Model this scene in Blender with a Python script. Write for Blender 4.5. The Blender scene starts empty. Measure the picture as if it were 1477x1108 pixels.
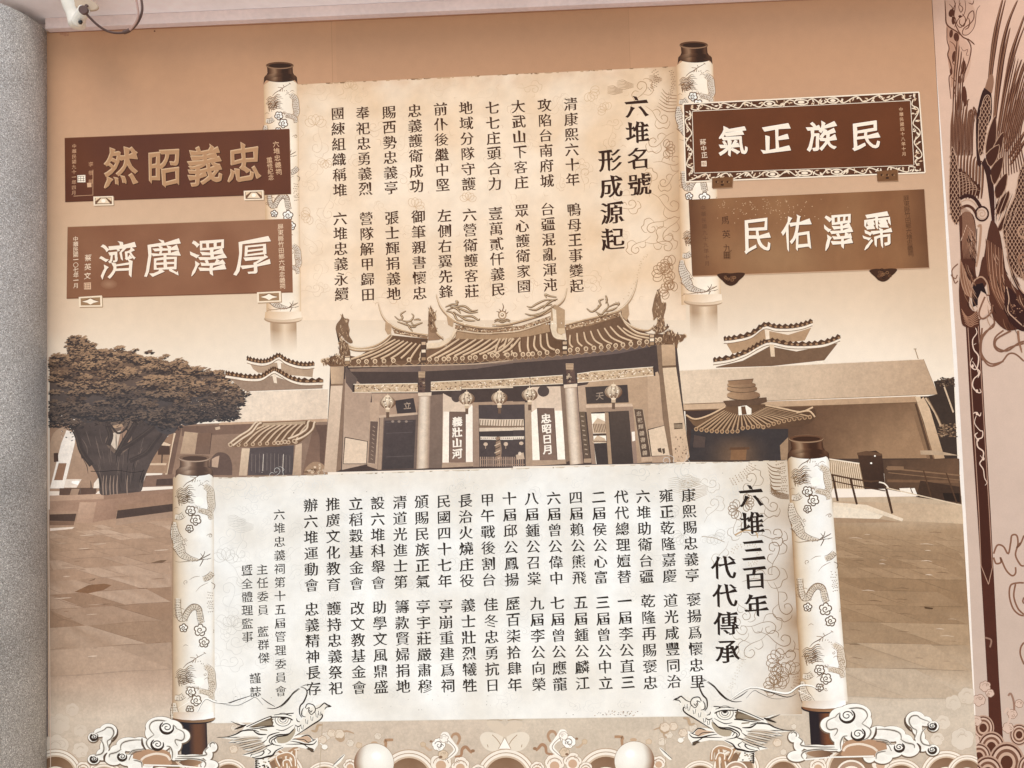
import bpy, math, random
import numpy as np
from mathutils import noise as mnoise, Vector
from mathutils.geometry import tessellate_polygon
R = math.radians
random.seed(7)
scene = bpy.context.scene
COL = scene.collection

# ------------------------------------------------------------------ camera
FPX = 1075.0; CX, CY = 738.5, 554.0; PW, PH = 1477.0, 1108.0
CAM = np.array([0.0, -3.2, 1.6])
YAW, PITCH, ROLL = R(1.438), R(2.836), R(-1.753)
cam_data = bpy.data.cameras.new("camera"); cam = bpy.data.objects.new("camera", cam_data); COL.objects.link(cam)
cam.location = CAM
from mathutils import Matrix
ROT = Matrix.Rotation(YAW, 3, 'Z') @ Matrix.Rotation(math.pi/2+PITCH, 3, 'X') @ Matrix.Rotation(ROLL, 3, 'Z')
cam.rotation_euler = ROT.to_euler()
cam_data.sensor_width = 36.0; cam_data.lens = 36.0*FPX/PW
cam_data.clip_start = 0.05; cam_data.clip_end = 200.0
scene.camera = cam
RM = np.array(ROT)

# ------------------------------------------------------------------ light: open shade under a porch
world = bpy.data.worlds.new("World"); scene.world = world; world.use_nodes = True
wn = world.node_tree.nodes; wl = world.node_tree.links; wn.clear()
sky = wn.new("ShaderNodeTexSky"); sky.sky_type = 'NISHITA'; sky.sun_disc = False
SUN_EL, SUN_AZ = R(53), R(190)
sky.sun_elevation = SUN_EL; sky.sun_rotation = SUN_AZ
sky.air_density = 1.0; sky.dust_density = 1.2; sky.ozone_density = 0.6
bg = wn.new("ShaderNodeBackground"); bg.inputs[1].default_value = 0.15
wo = wn.new("ShaderNodeOutputWorld")
wl.new(sky.outputs[0], bg.inputs[0]); wl.new(bg.outputs[0], wo.inputs[0])
sun_d = bpy.data.lights.new("sun", 'SUN'); sun_d.energy = 1.5; sun_d.angle = R(40); sun_d.color = (1.0, 0.95, 0.89)
sun = bpy.data.objects.new("sun", sun_d); COL.objects.link(sun)
sdir = Vector((math.sin(SUN_AZ)*math.cos(SUN_EL), math.cos(SUN_AZ)*math.cos(SUN_EL), math.sin(SUN_EL)))
sun.rotation_euler = sdir.to_track_quat('Z', 'Y').to_euler(); sun.location = (-1, -6, 6)
scene.view_settings.view_transform = 'Standard'; scene.view_settings.look = 'None'
scene.view_settings.exposure = 0.16; scene.view_settings.gamma = 1.0; scene.view_settings.use_curve_mapping = False

# ------------------------------------------------------------------ tagging
def tag(o, label=None, cat=None, group=None, kind=None):
    if label: o["label"] = label
    if cat: o["category"] = cat
    if group: o["group"] = group
    if kind: o["kind"] = kind
    return o
def empty(name, loc=(0, 0, 0), parent=None):
    o = bpy.data.objects.new(name, None); COL.objects.link(o); o.location = loc; o.empty_display_size = .1
    if parent: o.parent = parent
    return o

# ------------------------------------------------------------------ colour
def lin1(v): return v/12.92 if v <= 0.04045 else ((v+0.055)/1.055)**2.4
_hx = {}
def C_(h):
    if not isinstance(h, str): return h
    if h not in _hx: _hx[h] = tuple(lin1(int(h[i:i+2], 16)/255) for i in (0, 2, 4))
    return _hx[h]
def mix(a, b, t):
    a = C_(a); b = C_(b); t = 0 if t < 0 else 1 if t > 1 else t
    return tuple(a[i]*(1-t)+b[i]*t for i in range(3))
def mul(a, k): a = C_(a); return tuple(min(1, v*k) for v in a)
def ramp(stops, t):
    if t <= stops[0][0]: return C_(stops[0][1])
    for (t0, c0), (t1, c1) in zip(stops, stops[1:]):
        if t <= t1: return mix(c0, c1, (t-t0)/(t1-t0))
    return C_(stops[-1][1])
def nz(x, y, s=.05, k=0): return mnoise.noise(Vector((x*s, y*s, k*7.3+.37)))
def grad(c0, c1, x0, y0, x1, y1):
    dx, dy = x1-x0, y1-y0; q = dx*dx+dy*dy
    return lambda x, y: mix(c0, c1, ((x-x0)*dx+(y-y0)*dy)/q)

# ------------------------------------------------------------------ where the photographed design sits on a wall plane
class Plane:
    """a vertical wall plane through (x0, 0), turned by ang about Z; maps design units to metres, h metres proud of it"""
    def __init__(s, x0=0.0, ang=0.0):
        s.x0 = x0; s.u = np.array([math.cos(ang), math.sin(ang), 0.]); s.n = np.array([math.sin(ang), -math.cos(ang), 0.])
        s.o = np.array([x0, 0., 0.])
    def at(s, xy, h):
        xy = np.asarray(xy, float).reshape(-1, 2); h = np.broadcast_to(np.asarray(h, float), (len(xy),))
        d = np.stack([(xy[:, 0]-CX)/FPX, -(xy[:, 1]-CY)/FPX, -np.ones(len(xy))], 1) @ RM.T
        t = (h - (CAM-s.o) @ s.n)/(d @ s.n)
        return CAM + d*t[:, None]
WALL = Plane(); FOLD = Plane(1.7935, R(-32))

class Z:                       # layers of print: every shape lies one film thickness above whatever it overlaps
    film = 0.000011; base = 0.0002; cell = 3.0; snap = None; loose = 14
    @classmethod
    def grid(c, plane):
        if not hasattr(plane, 'lv'): plane.lv = np.zeros((460, 620), np.int32)
        return plane.lv
    @classmethod
    def lay(c, plane, pts, faces):
        g = c.grid(plane); q = c.cell; m = 0; sl = []
        ij = [(int((x+100)/q), int((y+100)/q)) for x, y in pts]
        for f in faces:
            xs = [ij[k][0] for k in f]; ys = [ij[k][1] for k in f]
            x0, x1, y0, y1 = max(0, min(xs)), max(xs)+1, max(0, min(ys)), max(ys)+1
            sl.append((y0, y1, x0, x1)); w = g[y0:y1, x0:x1]
            if w.size: m = max(m, int(w.max()))
        if c.snap is not None:
            m = max((int(c.snap[y0:y1, x0:x1].max()) for y0, y1, x0, x1 in sl if y1 > y0 and x1 > x0 and c.snap[y0:y1, x0:x1].size), default=0)+1+random.random()*c.loose
            for y0, y1, x0, x1 in sl: np.maximum(g[y0:y1, x0:x1], int(m)+1, out=g[y0:y1, x0:x1])
            return c.base+m*c.film
        m += 1
        for y0, y1, x0, x1 in sl: g[y0:y1, x0:x1] = m
        c.top = max(getattr(c, 'top', 0), m)
        return c.base+m*c.film
    @classmethod
    def next(c): return None
    @classmethod
    def band(c, plane=None, n=14): c.snap = c.grid(plane or WALL).copy(); c.loose = n      # many small marks share a few films
    @classmethod
    def end(c): c.snap = None

LAYS = []
def ink(c):
    """the printer's inks: a little denser in the darks, a little warm"""
    lum = c.mean(1, keepdims=True); k = 1-.17*np.clip(1-lum/.5, 0, 1)**1.2
    return np.clip(c*k*np.array([.985, .985, .94], np.float32)**(1+1.2*np.clip(1-lum/.7, 0, 1)), 0, 1)
class Lay:
    def __init__(s, name, parent=None, label=None, plane=WALL, mat='print'):
        s.name, s.parent, s.label, s.plane, s.mat = name, parent, label, plane, mat
        s.v = []; s.h = []; s.c = []; s.f = []; s.obj = empty_slot(name, parent, label); LAYS.append(s)
    def add(s, pts, faces, c, h=None):
        if h is None: h = Z.lay(s.plane, pts, faces)
        b = len(s.v); s.v.extend(pts); s.h.extend([h]*len(pts))
        if callable(c): s.c.extend([c(p[0], p[1]) for p in pts])
        elif isinstance(c, list): s.c.extend(c)
        else: s.c.extend([C_(c)]*len(pts))
        s.f.extend([tuple(b+i for i in f) for f in faces])
    def poly(s, pts, c, h=None, holes=()):
        loops = [[Vector((x, y, 0)) for x, y in pts]] + [[Vector((x, y, 0)) for x, y in q] for q in holes]
        tr = tessellate_polygon(loops); allp = list(pts)
        for q in holes: allp += list(q)
        s.add(allp, tr, c, h)
    def stroke(s, pts, w, c, sm=4, t0=1.0, t1=1.0, h=None, closed=False):
        """a ribbon along a smoothed line; w = width, t0 / t1 = width factors at its ends"""
        P = smooth(pts, sm, closed); n = len(P)
        if n < 2: return
        L, Rr, cc = [], [], []
        for i, p in enumerate(P):
            a = P[max(i-1, 0)] if not closed else P[(i-1) % n]; b = P[min(i+1, n-1)] if not closed else P[(i+1) % n]
            dx, dy = b[0]-a[0], b[1]-a[1]; q = math.hypot(dx, dy) or 1
            t = i/(n-1); f = 1.0
            if not closed:
                if t < .5: f = t0+(1-t0)*min(1, t*2)**.6
                else: f = t1+(1-t1)*min(1, (1-t)*2)**.6
            ww = (w(t) if callable(w) else w)*f/2
            L.append((p[0]-dy/q*ww, p[1]+dx/q*ww)); Rr.append((p[0]+dy/q*ww, p[1]-dx/q*ww))
        F = [(i, i+1, n+i+1, n+i) for i in range(n-1)]
        if closed: F.append((n-1, 0, n, 2*n-1))
        s.add(L+Rr, F, c, h)
    def ell(s, cx, cy, rx, ry=None, c='ffffff', n=16, rot=0, h=None, a0=0, a1=2*math.pi):
        ry = rx if ry is None else ry; ca, sa = math.cos(rot), math.sin(rot); P = []
        m = n if a1-a0 > 6.28 else n+1
        for i in range(m):
            a = a0+(a1-a0)*i/n; x, y = rx*math.cos(a), ry*math.sin(a); P.append((cx+x*ca-y*sa, cy+x*sa+y*ca))
        s.add(P, [tuple(range(m))], c, h)
    def ring(s, cx, cy, rx, ry, w, c, n=20, a0=0, a1=2*math.pi):
        P = [(cx+rx*math.cos(a0+(a1-a0)*i/n), cy+ry*math.sin(a0+(a1-a0)*i/n)) for i in range(n+1)]
        s.stroke(P, w, c, sm=1)
    def patch(s, q, nx, ny, c, h=None):
        """bilinear grid over the quad q (tl, tr, br, bl)"""
        P = []; F = []
        for j in range(ny+1):
            for i in range(nx+1):
                u, v = i/nx, j/ny
                P.append(tuple((q[0][k]*(1-u)+q[1][k]*u)*(1-v)+(q[3][k]*(1-u)+q[2][k]*u)*v for k in (0, 1)))
        for j in range(ny):
            for i in range(nx):
                a = j*(nx+1)+i; F.append((a, a+1, a+nx+2, a+nx+1))
        s.add(P, F, c, h)
    def disc(s, cx, cy, rx, ry, c, nr=8, na=32, h=None):
        P = [(cx, cy)]; F = []
        for r in range(1, nr+1):
            for k in range(na):
                a = 2*math.pi*k/na; P.append((cx+rx*r/nr*math.cos(a), cy+ry*r/nr*math.sin(a)))
        for k in range(na): F.append((0, 1+k, 1+(k+1) % na))
        for r in range(1, nr):
            for k in range(na):
                a = 1+(r-1)*na+k; b = 1+(r-1)*na+(k+1) % na; F.append((a, a+na, b+na, b))
        s.add(P, F, c, h)
    def done(s):
        if not s.v: return
        W = s.plane.at(s.v, s.h); me = s.obj.data
        f = []
        for q in s.f:                       # every face looks out from the wall
            a, b, c3 = W[q[0]], W[q[1]], W[q[2]]
            f.append(q if np.dot(np.cross(b-a, c3-a), s.plane.n) > 0 else q[::-1])
        me.from_pydata(W.tolist(), [], f); me.update()
        at = me.color_attributes.new("Col", 'FLOAT_COLOR', 'POINT')
        arr = np.ones((len(W), 4), np.float32); arr[:, :3] = ink(np.asarray(s.c, np.float32)); at.data.foreach_set("color", arr.ravel())
        me.materials.append(MAT[s.mat])
def empty_slot(name, parent, label):
    o = bpy.data.objects.new(name, bpy.data.meshes.new(name)); COL.objects.link(o)
    if parent is not None: o.parent = parent.obj if isinstance(parent, Lay) else parent
    if label: o["label"] = label
    return o
def smooth(pts, sm, closed=False):
    if sm <= 1 or len(pts) < 3: return list(pts) if len(pts) > 2 or sm <= 1 else [tuple(pts[0]), tuple(pts[1])]
    n = len(pts); out = []; rng = n if closed else n-1
    for i in range(rng):
        g = (lambda k: pts[k % n]) if closed else (lambda k: pts[min(max(k, 0), n-1)])
        a, b, c, d = g(i-1), g(i), g(i+1), g(i+2)
        for k in range(sm):
            t = k/sm; t2, t3 = t*t, t*t*t
            out.append(tuple(.5*((2*b[j])+(-a[j]+c[j])*t+(2*a[j]-5*b[j]+4*c[j]-d[j])*t2+(-a[j]+3*b[j]-3*c[j]+d[j])*t3) for j in (0, 1)))
    if not closed: out.append(tuple(pts[-1]))
    return out
def crop(ox, oy, s):
    """design coordinates measured on an enlarged detail whose corner is (ox, oy)"""
    def f(*a):
        if len(a) == 1: return [(ox+x/s, oy+y/s) for x, y in a[0]]
        return (ox+a[0]/s, oy+a[1]/s)
    f.s = s
    return f
k1=crop(0,0,3.992);k2=crop(60,170,3.821);k3=crop(370,60,4.22);k4=crop(700,40,3.957);k5=crop(970,110,3.574);k6=crop(1300,0,2.994)
k7=crop(370,280,4.22);k8=crop(700,280,4.22);t1=crop(60,440,3.462);t2=crop(450,400,3.8207);t3=crop(710,400,3.82);t4=crop(970,440,3.357)
t5=crop(1300,360,2.915);t6=crop(1300,720,2.853);t7=crop(60,640,4.103);t8=crop(60,880,3.517);b5=crop(400,850,4.294);b6=crop(700,850,4.294)
b7=crop(950,950,4.22);b8=crop(1200,640,2.367);z3=crop(310,960,7.484);z4=crop(110,1010,7.385);z5=crop(480,1030,5.681);z6=crop(1360,0,5.034)
z7=crop(1360,200,3.4615);z8=crop(300,480,5.539);r1=crop(240,640,5.036);r2=crop(240,850,5.276)
def D_(*xy):                    # flat list of numbers -> points
    return [(xy[i], xy[i+1]) for i in range(0, len(xy), 2)]

# ------------------------------------------------------------------ materials
MAT = {}
def mat_print(name, rough, spec, fleck, fscale, extra=()):
    m = bpy.data.materials.new(name); m.use_nodes = True; n = m.node_tree.nodes; l = m.node_tree.links
    p = n["Principled BSDF"]; p.inputs["Roughness"].default_value = rough
    p.inputs["Specular IOR Level"].default_value = spec
    a = n.new("ShaderNodeVertexColor"); a.layer_name = "Col"
    tc = n.new("ShaderNodeTexCoord")
    def noise_mul(src, scale, detail, lo, hi):
        t = n.new("ShaderNodeTexNoise"); t.inputs["Scale"].default_value = scale; t.inputs["Detail"].default_value = detail
        mr = n.new("ShaderNodeMapRange"); mr.inputs[1].default_value = .3; mr.inputs[2].default_value = .7
        mr.inputs[3].default_value = lo; mr.inputs[4].default_value = hi
        mx = n.new("ShaderNodeMix"); mx.data_type = 'RGBA'; mx.blend_type = 'MULTIPLY'; mx.inputs[0].default_value = 1
        l.new(tc.outputs["Object"], t.inputs["Vector"]); l.new(t.outputs[0], mr.inputs[0])
        l.new(src, mx.inputs[6]); l.new(mr.outputs[0], mx.inputs[7]); return mx.outputs[2]
    o = noise_mul(a.outputs[0], fscale, 3, 1-fleck, 1+fleck)
    o = noise_mul(o, 1.7, 4, .975, 1.02)
    o = noise_mul(o, 22, 5, 1-fleck*.8, 1+fleck*.8)
    for sc, am, de in extra: o = noise_mul(o, sc, de, 1-am, 1+am)
    l.new(o, p.inputs["Base Color"])
    MAT[name] = m; return m
mat_print('photo', .55, .12, .05, 190, ((7, .05, 6), (34, .06, 6), (85, .07, 5)))
mat_print('parchment', .55, .12, .02, 200, ((9, .035, 8), (30, .03, 6)))
mat_print('print', .55, .12, .03, 260)
def mat_plain(name, col, rough=.6, spec=.4, n1=(3, .05), n2=(60, .04), bump=0, bscale=80, metal=0):
    m = bpy.data.materials.new(name); m.use_nodes = True; n = m.node_tree.nodes; l = m.node_tree.links
    p = n["Principled BSDF"]; p.inputs["Roughness"].default_value = rough; p.inputs["Specular IOR Level"].default_value = spec
    p.inputs["Metallic"].default_value = metal
    tc = n.new("ShaderNodeTexCoord"); src = None
    rgb = n.new("ShaderNodeRGB"); rgb.outputs[0].default_value = (*C_(col), 1); src = rgb.outputs[0]
    for sc, am in (n1, n2):
        t = n.new("ShaderNodeTexNoise"); t.inputs["Scale"].default_value = sc; t.inputs["Detail"].default_value = 5
        mr = n.new("ShaderNodeMapRange"); mr.inputs[1].default_value = .3; mr.inputs[2].default_value = .7
        mr.inputs[3].default_value = 1-am; mr.inputs[4].default_value = 1+am
        mx = n.new("ShaderNodeMix"); mx.data_type = 'RGBA'; mx.blend_type = 'MULTIPLY'; mx.inputs[0].default_value = 1
        l.new(tc.outputs["Object"], t.inputs["Vector"]); l.new(t.outputs[0], mr.inputs[0]); l.new(src, mx.inputs[6]); l.new(mr.outputs[0], mx.inputs[7]); src = mx.outputs[2]
    l.new(src, p.inputs["Base Color"])
    if bump:
        t = n.new("ShaderNodeTexNoise"); t.inputs["Scale"].default_value = bscale; t.inputs["Detail"].default_value = 6
        b = n.new("ShaderNodeBump"); b.inputs["Strength"].default_value = bump; b.inputs["Distance"].default_value = .003
        l.new(tc.outputs["Object"], t.inputs["Vector"]); l.new(t.outputs[0], b.inputs["Height"]); l.new(b.outputs[0], p.inputs["Normal"])
    MAT[name] = m; return m
# ------------------------------------------------------------------ lettering: outlines of Blender's own font, recut with brush-like stroke ends
TOPTXT = ["清康熙六十年鴨母王事變起","攻陷台南府城台疆混亂渾沌","大武山下客庄眾心護衛家園","七七庄頭合力壹萬貳仟義民","地域分隊守護六營衛護客莊","前仆後繼中堅左側右翼先鋒","忠義護衛成功御筆親書懷忠","賜西勢忠義亭張士輝捐義地","奉祀忠勇義烈營隊解甲歸田","團練組織稱堆六堆忠義永續"]
LOWTXT = ["康熙賜忠義亭褒揚爲懷忠里","雍正乾隆嘉慶道光咸豐同治","六堆助衛台疆乾隆再賜褒忠","代代總理嬗替一屆李公直三","二屆侯公心富三屆曾公中立","四屆賴公熊飛五屆鍾公麟江","六屆曾公偉中七屆曾公應龍","八屆鍾公召棠九屆李公向榮","十屆邱公鳳揚歷百柒拾肆年","甲午戰後割台佳冬忠勇抗日","長治火燒庄役義士壯烈犧牲","民國四十七年亭崩重建爲祠","頒賜民族正氣亭宇莊嚴肅穆","清道光進士第籌款賢婦捐地","設六堆科舉會助學文風鼎盛","立稻穀基金會改文教基金會","推廣文化教育護持忠義祭祀","辦六堆運動會忠義精神長存"]
MISC = "六堆名號形成源起六堆三百年代代傳承六堆忠義祠第十五屆管理委員會主任委員藍群傑謹誌暨全體理監事忠義昭然厚澤廣濟民族正氣霈澤佑民義壯山河忠昭日月重修紀念中華民國九十一年四十八年十月一〇七年一月屏東縣竹田鄉蔡英文蔣中正馬英九立天贈敬題印竹堂書"
CH = sorted(set("".join(TOPTXT)+"".join(LOWTXT)+MISC))
GLYPH = {}
def load_glyphs():
    cu = bpy.data.curves.new("lettering", 'FONT'); W = 2.0
    cu.body = "\n".join(CH); cu.size = 1.0; cu.space_line = 2.0
    o = bpy.data.objects.new("lettering", cu); COL.objects.link(o)
    bpy.context.view_layer.objects.active = o; o.select_set(True)
    bpy.ops.object.convert(target='CURVE')
    o = bpy.context.view_layer.objects.active; rows = {}
    lines = []
    for sp in o.data.splines:
        bp = sp.bezier_points; pts = []; n = len(bp)
        for i in range(n):
            a, b = bp[i], bp[(i+1) % n]
            p0, p1, p2, p3 = a.co, a.handle_right, b.handle_left, b.co
            d = p3-p0; L = d.length
            dev = 0 if L < 1e-6 else max(abs((p1-p0).cross(d).z), abs((p2-p0).cross(d).z))/L
            pts.append((p0.x, p0.y))
            if dev > .002:
                for k in (1, 2, 3):
                    t = k/4; q = p0*(1-t)**3+p1*3*t*(1-t)**2+p2*3*t*t*(1-t)+p3*t**3; pts.append((q.x, q.y))
        lines.append(pts)
    bpy.data.objects.remove(o)
    # the line pitch: found from the rows themselves
    for pts in lines:
        ys = [p[1] for p in pts]; yc = (min(ys)+max(ys))/2
        k = int(round(-(yc-.38)/PITCHY)); rows.setdefault(k, []).append([(x, y+k*PITCHY) for x, y in pts])
    for k, cs in rows.items():
        if 0 <= k < len(CH): GLYPH[CH[k]] = build_glyph(cs)
PITCHY = 2.0
def area(p): return sum(p[i][0]*p[(i+1) % len(p)][1]-p[(i+1) % len(p)][0]*p[i][1] for i in range(len(p)))/2
def brush(pts, orient):
    """slant, swell or sharpen the square stroke ends of one outline"""
    q = []
    for p in pts:
        if not q or math.hypot(p[0]-q[-1][0], p[1]-q[-1][1]) > .004: q.append(p)
    if math.hypot(q[0][0]-q[-1][0], q[0][1]-q[-1][1]) < .004: q.pop()
    n = len(q); out = [list(p) for p in q]
    for i in range(n):
        a, b, c, d = q[i-1], q[i], q[(i+1) % n], q[(i+2) % n]
        L = math.hypot(c[0]-b[0], c[1]-b[1])
        if not .03 < L < .13: continue
        u = ((b[0]-a[0]), (b[1]-a[1])); w = ((c[0]-d[0]), (c[1]-d[1])); lu = math.hypot(*u) or 1; lw = math.hypot(*w) or 1
        u = (u[0]/lu, u[1]/lu); w = (w[0]/lw, w[1]/lw)
        if u[0]*w[0]+u[1]*w[1] < .8: continue                         # both sides run the same way: a stroke end
        e = ((c[0]-b[0])/L, (c[1]-b[1])/L)
        dx, dy = (u[0]+w[0])/2, (u[1]+w[1])/2
        if abs(e[0]*dx+e[1]*dy) > .5: continue
        if (u[0]*e[1]-u[1]*e[0])*orient < 0: continue                 # convex end only
        B, Cc = out[i], out[(i+1) % n]
        up, lo = (B, Cc) if b[1] > c[1] else (Cc, B); lf, rt = (B, Cc) if b[0] < c[0] else (Cc, B)
        if dx > .9: up[0] -= .022; up[1] += .06; lo[0] += .03; lo[1] -= .006
        elif dx < -.9: up[0] -= .03; up[1] += .03; lo[0] += .02; lo[1] += .004
        elif dy > .85: lf[0] -= .045; lf[1] += .03; rt[0] += .014; rt[1] -= .03
        elif dy < -.9: lf[1] += .05; rt[1] -= .012; lf[0] += .016
        elif dx < 0 and dy < 0:
            m = ((b[0]+c[0])/2+dx*.045, (b[1]+c[1])/2+dy*.045)
            for v in (B, Cc): v[0] = v[0]*.15+m[0]*.85; v[1] = v[1]*.15+m[1]*.85
        elif dx > 0 and dy < 0: up[0] += .04; up[1] -= .0; lo[0] += .0; lo[1] -= .01
    return [tuple(p) for p in out]
def fatten(p, dx, dy, orient):
    n = len(p); out = []
    for i in range(n):
        a, b, c = p[i-1], p[i], p[(i+1) % n]
        n1 = (b[1]-a[1], a[0]-b[0]); n2 = (c[1]-b[1], b[0]-c[0]); l1 = math.hypot(*n1) or 1; l2 = math.hypot(*n2) or 1
        m = (n1[0]/l1+n2[0]/l2, n1[1]/l1+n2[1]/l2); lm = m[0]**2+m[1]**2
        k = min(2/lm if lm > 1e-6 else 0, 1.3)
        out.append((b[0]+m[0]*k*dx*orient, b[1]+m[1]*k*dy*orient))
    return out
def build_glyph(cs):
    big = max(cs, key=lambda c: abs(area(c))); orient = 1 if area(big) > 0 else -1
    cs = [brush(c, orient) for c in cs if len(c) > 2 and abs(area(c)) > 1e-5]
    return cs, orient, {}
from mathutils.geometry import delaunay_2d_cdt
def fill_outline(cc):
    """triangles of everything the outlines wind round, overlapping strokes united"""
    P = []; E = []
    for c in cc:
        b = len(P); P += [Vector(p) for p in c]; E += [(b+i, b+(i+1) % len(c)) for i in range(len(c))]
    vs, es, fs, *_ = delaunay_2d_cdt(P, E, [], 0, 1e-5)
    V = np.array([(v.x, v.y) for v in vs]); F = [tuple(f) for f in fs]
    if not F: return [tuple(p) for p in V], []
    ctr = np.array([V[list(f)].mean(0) for f in F]); wn = np.zeros(len(F))
    for c in cc:
        a = np.array(c); b = np.roll(a, -1, 0)
        for (x0, y0), (x1, y1) in zip(a, b):
            side = (x1-x0)*(ctr[:, 1]-y0)-(ctr[:, 0]-x0)*(y1-y0)
            wn += ((y0 <= ctr[:, 1]) & (y1 > ctr[:, 1]) & (side > 0)).astype(int)-((y0 > ctr[:, 1]) & (y1 <= ctr[:, 1]) & (side < 0)).astype(int)
    return [tuple(p) for p in V], [f for f, w in zip(F, wn) if w != 0]
def glyph_mesh(ch, fx, fy, seed=0):
    cs, orient, cache = GLYPH[ch]; key = (round(fx, 3), round(fy, 3), seed)
    if key not in cache:
        cc = [fatten(c, fx, fy, orient) for c in cs]
        if seed:
            am = .012 if seed < 3 else .012
            if seed >= 3: cc = [[(x+.05*mnoise.noise(Vector((x*2.6, y*2.6, seed*1.7))), y+.05*mnoise.noise(Vector((x*2.6, y*2.6, seed*2.1+3)))) for x, y in c] for c in cc]
            cc = [[(x+.012*mnoise.noise(Vector((x*9, y*9, seed))), y+.012*mnoise.noise(Vector((x*9, y*9, seed+5.5)))) for x, y in c] for c in cc]
        pts = [p for c in cc for p in c]
        cache[key] = fill_outline(cc)
    return cache[key]
def put(lay, ch, x, y, s, c, sx=1.0, slope=-.035, lean=.02, fx=.012, fy=-.004, rise=.05, seed=0, h=None):
    """one character centred on (x, y), s tall"""
    if ch not in GLYPH: return
    pts, tr = glyph_mesh(ch, fx, fy, seed); P = []
    for a, b in pts:
        a -= .5; b -= .38; b += a*rise
        X = a*s*sx; Y = -b*s
        P.append((x+X+Y*lean, y+Y+X*slope))
    lay.add(P, tr, c, h)
def text_col(lay, chars, x0, y0, x1, y1, s, c, **k):
    n = len(chars); h = Z.next(); k.setdefault('lean', (x1-x0)/max(1, y1-y0)); k.setdefault('slope', -.042+.02*((y0+y1)/2)/1000)
    for i, ch in enumerate(chars):
        t = i/max(1, n-1); put(lay, ch, x0+(x1-x0)*t, y0+(y1-y0)*t, s, c, h=h, **k)
load_glyphs()
# ------------------------------------------------------------------ the place: porch beam, round pillar, the boards
def wp(x, y, h=0.0, plane=WALL): return plane.at([(x, y)], h)[0]
def mesh_obj(name, V, F, mat, parent=None, smooth_=False):
    me = bpy.data.meshes.new(name); me.from_pydata([tuple(v) for v in V], [], F); me.update()
    me.materials.append(mat)
    if smooth_:
        for p in me.polygons: p.use_smooth = True
    o = bpy.data.objects.new(name, me); COL.objects.link(o)
    if parent is not None: o.parent = parent
    return o
def bevel(o, w, seg=2):
    m = o.modifiers.new("bevel", 'BEVEL'); m.width = w; m.segments = seg; m.limit_method = 'ANGLE'
def box(name, x0, x1, y0, y1, z0, z1, mat, parent=None, bv=.003):
    V = [(x, y, z) for x in (x0, x1) for y in (y0, y1) for z in (z0, z1)]
    F = [(0, 1, 3, 2), (4, 6, 7, 5), (0, 4, 5, 1), (2, 3, 7, 6), (0, 2, 6, 4), (1, 5, 7, 3)]
    o = mesh_obj(name, V, F, mat, parent)
    if bv: bevel(o, bv)
    return o
mat_plain('beam_paint', 'FBF0EA', .55, .3, (2.5, .07), (30, .035), .3, 45)
mat_plain('moulding_paint', 'E9D3C9', .55, .3, (3, .07), (50, .05), .3, 45)
mat_plain('board_edge', 'D9B999', .6, .3)
MURAL_TOP = 3.3985
# porch beam above the boards: a soffit with a slim moulding against the wall
beam = box('porch_beam', -3.6, 3.4, -.19, .12, 3.447, 3.75, MAT['beam_paint']); tag(beam, kind='structure')
mould = box('ceiling_moulding', -2.10, 3.2, -.035, .0, MURAL_TOP, 3.4465, MAT['moulding_paint'], bv=.002); tag(mould, kind='structure')
capb = box('corner_beam', -3.2, -2.22, -.30, -.06, 3.40, 3.446, MAT['moulding_paint'], bv=.003); tag(capb, kind='structure')
backw = box('rear_wall', -3.6, 1.95, .012, .14, .001, 3.4465, MAT['moulding_paint'], bv=0); tag(backw, kind='structure')

mat_plain('pale_bounce_stone', 'F3ECE1', .8, .3, (.8, .08), (12, .08), .3, 20)
flo = mesh_obj('bounce_ground', [(-40, -60, 0), (40, -60, 0), (40, .3, 0), (-40, .3, 0)], [(0, 1, 2, 3)], MAT['pale_bounce_stone']); tag(flo, kind='structure')  # unseen pale ground, added to bounce light up under the beam
# terrazzo pillar
m = bpy.data.materials.new('terrazzo'); m.use_nodes = True; n = m.node_tree.nodes; l = m.node_tree.links; p = n["Principled BSDF"]
p.inputs["Roughness"].default_value = .6
tc = n.new("ShaderNodeTexCoord"); v = n.new("ShaderNodeTexVoronoi"); v.inputs["Scale"].default_value = 400
wn_ = n.new("ShaderNodeTexWhiteNoise"); cr = n.new("ShaderNodeValToRGB"); cr.color_ramp.interpolation = 'LINEAR'
for i, (a, c) in enumerate(((0, '80776c'), (.14, '999086'), (.4, 'ada59a'), (.7, 'bcb4a8'), (.9, 'dcd4c8'), (1, 'f8f2e8'))):
    e = cr.color_ramp.elements[i] if i < 2 else cr.color_ramp.elements.new(a); e.position = a; e.color = (*C_(c), 1)
nt = n.new("ShaderNodeTexNoise"); nt.inputs["Scale"].default_value = 3.0; mr = n.new("ShaderNodeMapRange"); mr.inputs[1].default_value = .3; mr.inputs[2].default_value = .7; mr.inputs[3].default_value = .8; mr.inputs[4].default_value = 1.1
mx = n.new("ShaderNodeMix"); mx.data_type = 'RGBA'; mx.blend_type = 'MULTIPLY'; mx.inputs[0].default_value = 1
bu = n.new("ShaderNodeBump"); bu.inputs["Strength"].default_value = .5; bu.inputs["Distance"].default_value = .002
l.new(tc.outputs["Object"], v.inputs["Vector"]); l.new(v.outputs["Color"], wn_.inputs["Vector"]); l.new(wn_.outputs["Value"], cr.inputs[0])
l.new(tc.outputs["Object"], nt.inputs["Vector"]); l.new(nt.outputs[0], mr.inputs[0]); l.new(cr.outputs[0], mx.inputs[6]); l.new(mr.outputs[0], mx.inputs[7])
l.new(mx.outputs[2], p.inputs["Base Color"]); l.new(v.outputs["Distance"], bu.inputs["Height"]); l.new(bu.outputs[0], p.inputs["Normal"])
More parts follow.
